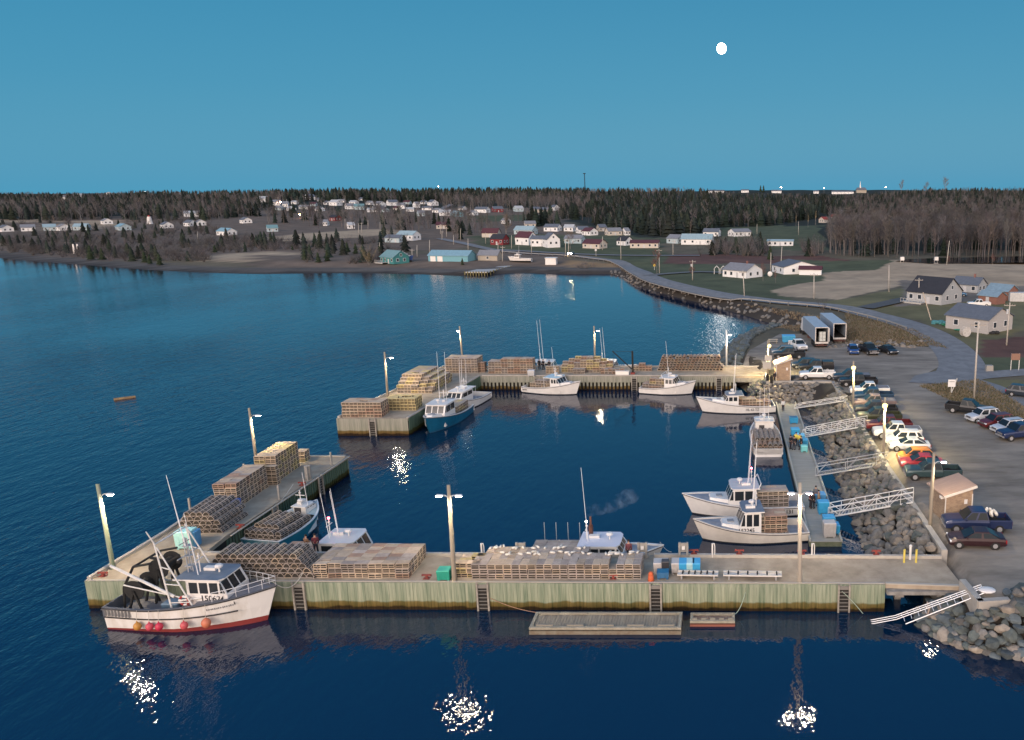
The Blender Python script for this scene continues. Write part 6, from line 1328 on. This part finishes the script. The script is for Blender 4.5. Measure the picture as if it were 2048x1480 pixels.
# street and yard lights already lit
for px,py,tp,c,e,lab in [(600,436,429,(1,.35,.12),700,"glowing orange yard light among the trees left of the red house"),(562,412,404,(1,.6,.4),500,"bright lamp in the upper left of the village"),(889,455,446,(1,.5,.3),300,"warm lamp on the pinkish house in the scrub"),(1562,388,375,(1,.7,.45),500,"left orange light on the right skyline"),(1648,386,376,(1,.75,.5),350,"middle light on the right skyline"),(1771,388,374,(1,.5,.25),800,"brightest orange light on the right skyline"),(878,384,373,(1,.7,.5),250,"small light on the centre skyline"),(290,388,384,(1,.85,.7),300,"small light on the left skyline")]:
    a=g1(px,py);h=max(3,PY(px,tp,a.y).z-a.z);t=thing("street_light",lab,"street light",a,0,"lit street lights of the village");q=MB();q.cyl((0,0,0),(0,0,h),.12,.1,6);q.build("pole",metal,t);q=MB();q.sph((0,0,h),.55 if a.y<900 else .8,8,6);q.build("lamp",mat("village_glow_%d"%px,(.9,.7,.5),em=(c,e*.12)),t)
# skyline buildings at right, church
for px,py,L_,lab in [(1432,386,60,"long white school-like building on the right skyline"),(1490,385,26,"white building right of the long one on the skyline"),(1553,386,34,"white group of buildings behind a dark conifer clump"),(1632,387,18,"white building left of the skyline church"),(1685,388,70,"longest bright white building on the skyline below the church spire")]:
    a=g1(px,py);house(px,py,L_*.62,12,4.5,2.4,R(-4),"white","slate",lab,wins=6 if L_>30 else 3,door=False)
a=g1(1722,386);t=thing("church","white church with tall pointed spire on the right skyline","church",a);q=MB();q.box((0,0,3),(20,12,6));q.build("wall",mat("wall_tan",(.4,.34,.28)),t);q=MB();q.add([(-11,-7,6),(11,-7,6),(11,7,6),(-11,7,6),(-8,0,11),(8,0,11)],[(0,1,5,4),(1,2,5),(2,3,4,5),(3,0,4)]);q.build("roof",mat("roof_slate",RC["slate"]),t)
q=MB();q.box((-2,0,11),(2.6,2.6,5));q.cyl((-2,0,13.5),(-2,0,24),1.4,.1,8);q.build("spire",white,t)
# yard things
t=thing("garden_arch","pair of small white garden arches on the lawn left of the white bungalow","arch",g1(1440,548));
for dx in (-1.2,1.2):
    q=MB();q.tube([(dx-.9,0,0),(dx-.9,0,2.0),(dx,0,3.0),(dx+.9,0,2.0),(dx+.9,0,0)],.12,6);q.build("arch_frame",white,t)
q=MB();q.sph((0,0,0),.9,14,8,sy=.25);tag(q.build("satellite_dish",white,None,True,g1(1540,554)+Vector((0,0,1.1))),"white round dish standing on the lawn between the two bungalows","satellite dish")
for px,py,c,s_,lab in ((1878,648,(.10,.32,.34),1.3,"teal heap of fishing nets left of the weathered barn"),(1890,652,(.05,.28,.16),.9,"green net heap beside the teal one by the barn"),(1917,662,(.05,.30,.20),.7,"small green net bundle next to the cable reel"),(1988,668,(.04,.04,.04),1.1,"dark junk pile under the barn's gable window")):
    r_=random.Random(px);q=MB()
    for k in range(7): q.sph((r_.uniform(-1,1)*s_,r_.uniform(-.5,.5)*s_,r_.uniform(.1,.45)*s_),r_.uniform(.35,.6)*s_,8,5,sz=.6)
    tag(q.build("net_heap" if py<665 else "junk_pile",mat("net_%d"%px,c,tuple(v*.5 for v in c),sc=5,rough=1),None,False,g1(px,py)),lab,"heap")
a=g1(1862,640);q=MB();q.cyl((0,0,0),(-2.2,0,6.5),.13,.1,7);tag(q.build("leaning_post",mat("lean_wood",(.5,.42,.33)),None,False,a),"bare post leaning left on the slope before the grey house","post")
# light towers and masts
def tower(px,py0,py1,r,label,name="light_tower"):
    a=g1(px,py0);tp=PY(px,py1,a.y).z-a.z;t=thing(name,label,"lighthouse" if name=="light_tower" else "mast",a);q=MB();
    if name=="light_tower":
        q.cyl((0,0,0),(0,0,tp*.82),r,r*.6,8);q.build("tower",white,t);q=MB();q.cyl((0,0,tp*.82),(0,0,tp*.93),r*.35,n=8);q.cyl((0,0,tp*.93),(0,0,tp),r*.45,.1,8);q.build("lantern",mat("lantern_red",(.3,.04,.03)),t)
    else:
        for k in range(3): q.cyl((r*math.cos(k*2.1),r*math.sin(k*2.1),0),(r*.5*math.cos(k*2.1),r*.5*math.sin(k*2.1),tp),r*.3,n=5)
        q.box((0,0,tp),(r*4,r*4,1.5));q.build("lattice",dark,t)
    return t
tower(300,448,430,2.4,"small white lighthouse tower on the left hill");a=g1(153,508)
for i,x in enumerate((-.9,.9)):
    q=MB();q.box((0,0,2.6),(1.0,.15,4.8),tp=.7);tag(q.build("range_marker",white,None,False,(a.x+x*1.15,a.y,a.z)),["left white slanting range marker board by the left shore","right white slanting range marker board by the left shore"][i],"marker")
tower(1170,384,347,1.2,"tall thin dark communication mast on the skyline","radio_mast")
# small pier on the far shore
a=P(935,552,0);b_=P(1000,540,0);t=thing("shore_pier","small low timber pier with dark piles on the far shore","pier",(0,0,0));q=MB();q.add([],[]);A_=P(930,551,0);B_=P(975,551,0);C_=P(1022,539,0);D_=P(985,539,0)
q.prism([(A_.x,A_.y),(B_.x,B_.y),(C_.x,C_.y+6),(D_.x,D_.y+6)],1.0,1.4);q.build("deck",mat("deck_wood",(.42,.41,.38)),t);q=MB()
for k in range(9):
    p=B_.lerp(C_,k/8);q.cyl((p.x,p.y,-.5),(p.x,p.y,1.6),.25,n=6);p=A_.lerp(B_,k/8);q.cyl((p.x,p.y,-.5),(p.x,p.y,1.6),.25,n=6)
q.build("pile",mat("pier_pile",(.16,.14,.06)),t)
# ---------------------------------------------------------------- trees
def conifer_geo(r_,det=6):
    vs=[];fs=[];n=det
    for k in range(n):
        z0=.06+.94*k/n*.96;z1=min(1.,z0+1.75/n);rad=(1-k/n)**.8*.20+.02;m=7;o=len(vs);ph=r_.uniform(0,6)
        for i in range(m):
            a=ph+2*math.pi*i/m;rr=rad*r_.uniform(.6,1.25);vs.append((rr*math.cos(a),rr*math.sin(a),z0-r_.uniform(0,.03)))
        vs.append((0,0,z1));fs+=[(o+i,o+(i+1)%m,o+m) for i in range(m)]
    o=len(vs);vs+=[(.015,0,0),(-.01,.012,0),(-.01,-.012,0),(0,0,.3)];fs+=[(o,o+1,o+3),(o+1,o+2,o+3),(o+2,o,o+3)]
    return np.array(vs),fs
def bare_geo(r_,n=70,wid=.012,spread=.20,base=.30,low=False):
    """thin triangles: trunk, limbs and twigs"""
    vs=[];fs=[]
    def stick(a,b,w):
        a=Vector(a);b=Vector(b);d=(b-a).normalized();u=d.cross(Vector((r_.uniform(-1,1),r_.uniform(-1,1),.1))).normalized();v=d.cross(u);o=len(vs)
        vs.extend([tuple(a+u*w),tuple(a-u*w*.5+v*w*.8),tuple(a-u*w*.5-v*w*.8),tuple(b)]);fs.extend([(o,o+1,o+3),(o+1,o+2,o+3),(o+2,o,o+3)])
    ends=[]
    if not low: stick((0,0,-.02),(r_.uniform(-.03,.03),r_.uniform(-.03,.03),.95),wid*1.3)
    nl=10 if not low else 14
    for k in range(nl):
        z=base+(.55*k/nl if not low else 0);a=r_.uniform(0,6.28);rr=spread*r_.uniform(.5,1.)*(1-.5*k/nl if not low else 1);p0=(0,0,z if not low else .02);p1=(rr*math.cos(a),rr*math.sin(a),min(.98,z+r_.uniform(.18,.35) if not low else r_.uniform(.5,.95)))
        stick(p0,p1,wid*.6);ends.append((p0,p1))
    ntr=len(fs)
    for k in range(n):
        p0,p1=ends[r_.randrange(len(ends))];t=r_.uniform(.3,1.);q=Vector(p0).lerp(Vector(p1),t);d=Vector((r_.gauss(0,.5),r_.gauss(0,.5),r_.uniform(.3,1.2))).normalized()*r_.uniform(.08,.2);stick(q,q+d,wid*.30)
    return np.array(vs),fs,ntr
r2=random.Random(11)
CON=[conifer_geo(r2) for _ in range(4)];BAR=[bare_geo(r2,64,.013,.2) for _ in range(5)];BIG=[bare_geo(r2,130,.010,.16,.35) for _ in range(5)];BSH=[bare_geo(r2,60,.018,.5,0,True) for _ in range(4)]
fol=mat("conifer_needles",(.016,.022,.020),(.028,.036,.028),sc=.8,rough=1,attr="tint",spec=.05);twig=mat("bare_twigs",(.15,.138,.122),(.215,.20,.18),sc=.6,rough=1,attr="tint",spec=.05)
birch=mat("birch_bark",(.55,.50,.45),(.42,.38,.34),sc=3,rough=.9)
def mass(name,items,m,label,cat="trees"):
    """items: (geo,x,y,z,height,width scale,tint)"""
    VV=[];FF=[];TT=[];o=0
    for g,x,y,z,h,wd,ti in items:
        v=g[0];a=r2.uniform(0,6.28);c,s=math.cos(a),math.sin(a);w=np.empty_like(v);w[:,0]=(v[:,0]*c-v[:,1]*s)*h*wd+x;w[:,1]=(v[:,0]*s+v[:,1]*c)*h*wd+y;w[:,2]=v[:,2]*h+z-.3
        VV.append(w);FF.append(np.array(g[1],dtype=np.int64)+o);o+=len(v);TT.append(np.tile(np.array([*ti,1.]),(len(v),1)))
    v=np.concatenate(VV);f=np.concatenate(FF);me=bpy.data.meshes.new(name);me.vertices.add(len(v));me.vertices.foreach_set("co",v.ravel());me.loops.add(f.size);me.loops.foreach_set("vertex_index",f.ravel());me.polygons.add(len(f));me.polygons.foreach_set("loop_start",np.arange(0,f.size,3));me.polygons.foreach_set("loop_total",np.full(len(f),3));me.update()
    ca=me.color_attributes.new("tint",'FLOAT_COLOR','POINT');ca.data.foreach_set("color",np.concatenate(TT).ravel());me.materials.append(m);ob=link(name,me);tag(ob,label,cat,kind="stuff");return ob
nr=np.random.RandomState(5)
def sample(pl,n):
    a=np.array(pl,float);x0,y0=a.min(0);x1,y1=a.max(0);px=nr.uniform(x0,x1,n*3);py=nr.uniform(y0,y1,n*3);k=inpoly(px,py,pl);px,py=px[k][:n],py[k][:n];g=G(px,py);ok=~np.isnan(g[:,0]);return g[ok]
NOT=[pl for c,pl in REG if c in (GREEN,TAN,DIRT)]
HP=np.array([[o.location.x,o.location.y] for o in bpy.data.objects if o.parent is None and o.get("category") in ("house","shed","barn","church","lighthouse","hut","utility pole")])
def clear(g,marg=7):
    px,py=proj(g[:,0],g[:,1],g[:,2]);k=np.ones(len(g),bool)
    for pl in NOT: k&=~inpoly(px,py,pl)
    d=np.hypot(g[:,0][:,None]-HP[:,0],(g[:,1][:,None]-HP[:,1]))
    # keep the open ground in front of buildings
    dx=np.abs(g[:,0][:,None]-HP[:,0]);dy=HP[:,1]-g[:,1][:,None]
    k&=~((dx<marg+1.5)&(dy>-6)&(dy<70)).any(1)
    k&=sdist(g[:,0],g[:,1])>6
    return g[k]
CI=[];BI=[]
def ctint(): v=r2.uniform(.6,1.7);return (v*r2.uniform(.9,1.15),v,v*r2.uniform(.85,1.1))
def btint(): v=r2.uniform(.45,1.15);return (v*r2.uniform(.95,1.12),v,v*r2.uniform(.95,1.15))
def zone(pl,n,fc,hc=(8,13),hb=(8,13),geo=None,wb=1.,tint=1.):
    g=clear(sample(pl,n));SX=[0,130,210,300,500,600,940,1120,1180,1400,1440,1500,1700,1780,1850,2048];SY=[385,385,386,379,375,374,371,374,374,374,382,386,388,382,375,372];gx,_=proj(g[:,0],g[:,1],g[:,2]);LIM=np.interp(gx,SX,SY)
    for p,lm,gx_ in zip(g,LIM,gx):
        mxh=max(2.,PY(gx_,lm+r2.uniform(-2.2,4),p[1]).z-p[2])
        if r2.random()<fc: CI.append((CON[r2.randrange(4)],*p,min(mxh,r2.uniform(*hc)),r2.uniform(.9,1.5),ctint()))
        else:
            t_=tuple(v*tint for v in btint());BI.append(((geo or BAR)[r2.randrange(4)],*p,min(mxh,r2.uniform(*hb)),wb*r2.uniform(.9,1.4),t_))
zone([(0,388),(300,386),(560,386),(560,400),(300,404),(0,404)],1000,.40,(12,19),(10,16),wb=1.6)
zone([(0,402),(560,398),(560,430),(400,442),(0,440)],1500,.32,(9,15),(8,13),wb=1.5,tint=.9)
zone([(540,386),(1180,386),(1180,398),(900,406),(560,404)],1700,.74,(8,19),(12,16),wb=1.3)
zone([(880,400),(1180,396),(1180,425),(1000,420),(880,410)],420,.12,(9,13),(10,15),wb=1.4,tint=.95)
zone([(1180,385),(2048,385),(2048,393),(1180,393)],1100,.45,(6,16),(8,15),wb=1.5)
zone([(1120,393),(1680,396),(1680,430),(1520,455),(1330,475),(1240,462),(1150,440),(1060,440),(1050,452),(1120,458)],2300,.62,(6,16),(7,13),wb=1.4,tint=.9)
zone([(1640,396),(2048,392),(2048,440),(1680,440)],1200,.40,(8,16),(9,14),wb=1.4,tint=.8)
zone([(1680,425),(2048,420),(2048,470),(1700,470)],420,.35,(10,15),(11,16),BIG,wb=1.2,tint=.85)
zone([(1650,462),(2300,456),(2300,514),(1720,516),(1660,508)],850,.05,(9,13),(12,17.5),BIG,wb=1.25,tint=.8)
zone([(1300,490),(1640,488),(1650,514),(1300,512)],330,.12,(6,9),(6,10),BSH,wb=.8,tint=.9)
zone([(440,395),(1130,398),(1130,440),(900,470),(540,452)],700,.12,(6,12),(8,14),wb=1.5,tint=.9)
zone([(760,455),(1000,452),(1000,480),(900,510),(760,500)],200,.25,(6,9),(6,10),wb=1.5)
zone([(0,470),(480,468),(560,485),(560,505),(420,506),(420,525),(230,522),(0,505)],900,.10,(4,8),(3,6),BSH,wb=1.2,tint=.7)
zone([(480,482),(880,480),(900,500),(880,508),(720,528),(610,528),(600,500),(500,500)],430,.14,(5,9),(3,6),BSH,wb=1.2,tint=.75)
zone([(0,440),(420,436),(440,470),(0,470)],300,.16,(5,8),(4,8),BSH,wb=1.2,tint=.7)
zone([(1960,690),(2300,665),(2300,712),(1965,712)],60,.0,(3,4),(1.6,2.6),BSH,wb=1.4,tint=.65)
zone([(1130,517),(1240,530),(1262,548),(1150,540)],90,.0,(3,4),(1.4,2.6),BSH,wb=1.6,tint=1.1)
mass("forest_conifers",CI,fol,"dark conifer forest covering the hills behind the bay");mass("bare_woodland",BI,twig,"leafless brown-grey woodland on the hills and shore")
# trees standing on their own
def tree(px,py,py_top,kind,label,wide=1.,tint=(1,1,1),col=None):
    a=g1(px,py);h=max(2.,PY(px,py_top,a.y).z-a.z);t=thing({"c":"conifer_tree","b":"bare_tree","s":"bare_shrub","w":"birch_tree"}[kind],label,"shrub" if kind=='s' else "tree",a)
    if kind=='c':
        v,f=conifer_geo(r2,9);v=v*[h*wide,h*wide,h]
        o=len(v)-4;q=MB();q.v=[tuple(p) for p in v];q.f=[tuple(x) for x in f[:-3]];q.m=[0]*len(q.f);c_=q.build("crown",mat("conifer_single",(.022,.032,.022),(.04,.055,.03),sc=1.2,rough=1,spec=.05),t);q=MB();q.cyl((0,0,-.3),(0,0,h*.5),h*.018,h*.01,6);q.build("trunk",mat("bark_dark",(.08,.06,.045)),t)
    else:
        g=bare_geo(r2,{"b":420,"s":420,"w":200}[kind],.009 if kind!='s' else .007,{"b":.30,"s":.55,"w":.14}[kind],.25,kind=='s');v=g[0]*[h*wide,h*wide,h];nt_=g[2]
        q=MB();q.v=[tuple(p) for p in v];q.f=[tuple(x) for x in g[1][nt_:]];q.m=[0]*len(q.f);q.build("crown",mat(col or "twig_brown",{"twig_red":(.17,.09,.08),"twig_yellow":(.26,.20,.11),None:(.17,.14,.12),"twig_dark":(.07,.055,.05)}[col],rough=1,spec=.05),t)
        q=MB();q.v=[tuple(p) for p in v];q.f=[tuple(x) for x in g[1][:nt_]];q.m=[0]*len(q.f);q.build("trunk",birch if kind=='w' else mat("bark_grey",(.22,.19,.165)),t)
tree(1386,560,522,'b',"small reddish bare tree left of the white bungalow",.9,col="twig_red");tree(1314,548,500,'b',"reddish spreading bare tree beside the road curve",1.1,col="twig_red")
tree(1526,562,527,'b',"small reddish bare tree touching the white bungalow's right side",.8,col="twig_red");tree(1551,566,540,'b',"smallest reddish bare tree between the two bungalows",.8,col="twig_red")
tree(1645,632,592,'s',"large dark leafless bush at the road bend",.75,col="twig_dark");tree(1141,498,462,'b',"domed bare tree on the village green",1.3)
tree(738,532,488,'s',"round golden-brown willow bush on the shore",.95,col="twig_yellow");tree(1013,476,428,'b',"wide bare tree above the red house",1.1)
for i,(px,py,tp) in enumerate([(1637,508,482),(1645,508,484),(1688,510,478),(1660,505,478)]): tree(px,py,tp,'w',ORD[i]+" slender white birch from left at the front of the right wood",.8)
for i,(px,py,tp) in enumerate([(1507,452,420),(1563,448,418),(1592,452,430),(1616,455,428),(1631,450,422)]): tree(px,py,tp,'w',ORD[i]+" pale narrow poplar from left before the conifer wood",.45,col="twig_yellow")
for i,(px,py,tp) in enumerate([(182,520,470),(205,520,480),(300,528,495),(320,530,490),(290,525,488),(637,525,490),(655,522,485),(695,505,470),(712,508,472),(760,512,478),(585,500,482),(610,520,486),(430,505,478),(1930,652,608),(925,530,515),(1521,384,370),(1527,385,370),(1540,520,490)]):
    tree(px,py,py-(py-tp)*(.62 if i<13 else 1),'c',"dark conifer on its own, "+ORD[i]+" in order from the left shore to the right",1.4 if i<13 else 1.2)
tree(108,448,430,'b',"bare round tree on the crest of the left field",1.2);tree(1896,528,512,'b',"small reddish bare tree on the pond bank",1.,col="twig_red");tree(1985,530,508,'b',"spreading bare tree beyond the pond at right",1.2,col="twig_red")
tree(1802,387,360,'b',"tall bare tree standing out on the right skyline",1.1);tree(1890,386,354,'b',"second tall bare tree on the right skyline",1.);tree(1852,388,364,'b',"low bare tree between the two skyline trees",1.2)
# shore grass
def tufts(pl,n,h,cols,label,name):
    g=sample(pl,n);g=g[sdist(g[:,0],g[:,1])>3.0];VV=[];FF=[]
    q=MB()
    for p in g:
        for k in range(3):
            a=r2.uniform(0,6.28);w=r2.uniform(.05,.12);hh=h*r2.uniform(.5,1.2);dx,dy=r2.uniform(-.3,.3),r2.uniform(-.3,.3);x,y=p[0]+dx,p[1]+dy;q.v+= [(x-w*math.cos(a),y-w*math.sin(a),p[2]-.05),(x+w*math.cos(a),y+w*math.sin(a),p[2]-.05),(x+r2.uniform(-.3,.3),y+r2.uniform(-.2,.2),p[2]+hh)];o=len(q.v)-3;q.f.append((o,o+1,o+2));q.m.append(r2.randrange(len(cols)))
    tag(q.build(name,cols),label,"grass",kind="stuff")
gr1=mat("dry_grass",(.24,.185,.12),rough=1,spec=.05);gr2=mat("brown_grass",(.14,.105,.075),rough=1,spec=.05);gr3=mat("grey_grass",(.22,.19,.14),rough=1,spec=.05);gr4=mat("olive_grass",(.10,.10,.05),rough=1,spec=.05)
tufts([(1240,535),(1300,568),(1450,603),(1600,625),(1660,640),(1700,655),(1860,690),(1700,690),(1560,655),(1400,603),(1250,560)],9000,.42,[gr1,gr2,gr3],"dry brown grass on the causeway bank","dry_grass_bank")
tufts([(1840,772),(1960,760),(2048,815),(2048,845),(1900,800)],4500,.32,[gr3,gr4,gr1],"dry pale grass in the triangle above the side row","dry_grass_triangle")
tufts([(1690,625),(1830,660),(1900,700),(1880,694),(1700,690)],4000,.35,[gr3,gr4,gr2],"rough grass between the road and the parking lot","rough_grass_verge")
# ---------------------------------------------------------------- rocks
rk=[mat("rock_grey",(.20,.19,.175),(.10,.10,.095),sc=1.6,rough=.9,det=6,bump=.03),mat("rock_green",(.115,.135,.125),(.06,.07,.068),sc=1.6,rough=.9,det=6,bump=.03),mat("rock_tan",(.30,.26,.21),(.16,.14,.12),sc=1.6,rough=.9,det=6,bump=.03),mat("rock_blue",(.12,.15,.165),(.07,.085,.09),sc=1.6,rough=.9,det=6,bump=.03)]
for m in rk: vary(m,.35)
import bmesh
RM=[]
def rock_mesh(i):
    r_=random.Random(100+i);bm=bmesh.new();bmesh.ops.create_icosphere(bm,subdivisions=2,radius=.5)
    planes=[(Vector((r_.gauss(0,1),r_.gauss(0,1),r_.gauss(0,1))).normalized(),r_.uniform(.23,.38)) for _ in range(10)]
    for v in bm.verts:
        for n,d in planes:
            e=v.co.dot(n)-d
            if e>0: v.co-=n*e*.92
        v.co*=1+r_.uniform(-.02,.02)
    for v in bm.verts: v.co.x*=1.25;v.co.z*=.85
    me=bpy.data.meshes.new("boulder");bm.to_mesh(me);bm.free();me.materials.append(rk[i%4]);return me
RM=[rock_mesh(i) for i in range(12)]
ROCKS=[]
def rocks(area,n,size,cols,where,rmin=.62,hfun=None,inside=None):
    x0,x1,y0,y1=area;pts=[];tries=0
    while len(pts)<n and tries<n*120:
        tries+=1;x,y=rnd.uniform(x0,x1),rnd.uniform(y0,y1)
        if inside and not inside(x,y): continue
        s=rnd.uniform(*size)
        if any((x-a)**2+(y-b)**2<(rmin*(s+c)/2)**2 for a,b,c in pts[-400:]): continue
        pts.append((x,y,s))
    zz=hfun(np.array([p[0] for p in pts]),np.array([p[1] for p in pts]))
    for (x,y,s),z in zip(pts,zz): ROCKS.append((math.hypot(x,y,H),x,y,float(z)+s*.12,s,rnd.choice(cols),where))
slope=lambda x,y:np.clip(2.55-(17.2-x)*.66,-.4,2.6)
rocks((12.9,17.5,63.6,124.5),620,(.75,1.45),[0,0,2,1,0],"slope between the floating dock and the retaining wall",hfun=slope)
slope2=lambda x,y:np.clip(2.5-(124.6-y)*.5,-.4,2.5)
rocks((5.2,16.8,119.8,124.5),170,(.7,1.3),[0,2,2,0],"slope below the small far shed",hfun=slope2)
rocks((4.0,6.9,124,131),40,(.7,1.2),[1,0],"slope under the far wharf bridge",hfun=lambda x,y:np.clip((x-3.5)*.7,-.3,2.2))
cst=[tuple(P(a,b,0)[:2]) for a,b in [(1815,1135),(1840,1180),(1835,1250),(1880,1280),(1950,1305),(2048,1322),(2250,1360)]]+[(31,52),(26,55),(21.2,56.2),(21.1,54.6),(18.2,54.4),(18.0,62.5),(16,62.5)]
CA=np.array(cst)
rocks((CA[:,0].min(),CA[:,0].max(),CA[:,1].min(),CA[:,1].max()),900,(.75,1.6),[1,3,1,3,1,0,2],"foreground breakwater beside the thin launch ramp",hfun=lambda x,y:height(x,y)*.97+.08+1.0*sst(52.,53.7,y)*(x>17.9)*(y<54.6),rmin=.36,inside=lambda x,y:bool(inpoly(np.array([x]),np.array([y]),cst)[0]) and ((x<17.7 and y<58) or y<54.1 or (x>21.1 and y<56.2)))
bk_=[tuple(P(a,b,.5)[:2]) for a,b in [(1438,745),(1436,712),(1452,690),(1478,675),(1520,664),(1570,662),(1560,672),(1530,680),(1500,700),(1480,745)]]
BA=np.array(bk_)
rocks((BA[:,0].min(),BA[:,0].max(),BA[:,1].min(),BA[:,1].max()),330,(.9,1.8),[1,3,1,3],"dark breakwater at the far end of the wharf",hfun=lambda x,y:np.minimum(height(x,y),2.9),inside=lambda x,y:bool(inpoly(np.array([x]),np.array([y]),bk_)[0]))
# shoreline of the causeway and bay
n=len(PA)
for i in range(n-1):
    a,b_=PA[i],PA[i+1]
    if a[1]<165 or a[1]>420 or a[0]<-60: continue
    L_=math.hypot(*(b_-a));k=int(L_/1.0)
    for j in range(k):
        t_=j/k;x,y=a+(b_-a)*t_;x+=rnd.uniform(-.5,3.2);y+=rnd.uniform(-1,3.5);ROCKS.append((999,x,y,max(-.1,hz(x,y)),rnd.uniform(.7,1.5),rnd.choice([0,2,0]),"causeway"))
for k in range(60):
    a=g1(rnd.uniform(1640,1840),rnd.uniform(682,696));ROCKS.append((999,a.x,a.y,a.z,rnd.uniform(.6,1.6),rnd.choice([0,2,2]),"verge"))
ROCKS.sort(key=lambda r:r[0]);cn=["grey","greenish","tan","bluish"];q=MB()
def near_(x,y,where,s):
    sz="small" if s<.95 else "large" if s>1.3 else "mid-sized"
    if "foreground" in where:
        a="against the wharf root" if x<15.5 and y>55 else "under the launch ramp" if x<18.2 and y>53 else "at the waterline" if sdist([x],[y])[0]<1.6 else "below the L-shaped wall end" if x<21.2 else "at the right picture edge"
        return sz,a+" of the foreground breakwater"
    if "floating dock" in where:
        b="close to the front wharf" if y<70 else "just before the nearest white gangway" if y<77 else "between the nearest white and the dull gangway" if y<93 else "between the dull and the upper white gangway" if y<106 else "beyond the upper white gangway"
        return sz,("low at the waterline, " if x<15 else "high under the wall, ")+b
    return sz,"in the "+where
for i,(d_,x,y,z,s,c,where) in enumerate(ROCKS):
    me_=RM[rnd.choice([j for j in range(12) if j%4==c])];e=(rnd.uniform(-.5,.5),rnd.uniform(-.5,.5),rnd.uniform(0,6.28))
    if i<295:
        o=link("boulder",me_,None,(x,y,z));o.rotation_euler=e;o.scale=(s,s*rnd.uniform(.75,1.),s*rnd.uniform(.7,.95));sz,wh=near_(x,y,where,s);tag(o,f"{sz} {cn[c]} boulder {wh}","boulder",f"{sz} {cn[c]} boulders {wh}")
    else:
        M=Matrix.Translation((x,y,z))@(Matrix.Rotation(e[2],4,'Z')@Matrix.Rotation(e[0],4,'X'))@Matrix.Scale(s,4);o_=len(q.v)
        q.v+=[tuple(M@v.co) for v in me_.vertices];q.f+=[tuple(o_+k for k in p.vertices) for p in me_.polygons];q.m+=[c]*len(me_.polygons)
tag(q.build("riprap_rocks",rk),"heaped boulders along the farther shores","rocks",kind="stuff")
# ---------------------------------------------------------------- traps: nearest as things, the rest as one mass
TRAPS.sort(key=lambda r:r[0]);print("TRAPS",len(TRAPS),"ROCKS",len(ROCKS),"TREES",len(CI),len(BI))
q=MB();seen={}
for i,(d_,kd,M,mi,lab,grp) in enumerate(TRAPS):
    if i<298:
        o=link("lobster_trap",TRM[kd,rnd.randrange(3)],None);o.matrix_world=M
        if mi: o.material_slots[0].link='OBJECT';o.material_slots[0].material=LM[mi]
        tag(o,lab,"lobster trap",grp)
    else:
        me_=TRM[kd,rnd.randrange(3)];o_=len(q.v);q.v+=[tuple(M@v.co) for v in me_.vertices];q.f+=[tuple(o_+k for k in p.vertices) for p in me_.polygons];q.m+=[mi if p.material_index==0 else 4 for p in me_.polygons]
ob=q.build("lobster_traps",LM+[netm]);tag(ob,"farther stacks of wooden lobster traps on wharves and boats","lobster traps",kind="stuff")
print("OBJECTS",len(bpy.data.objects))
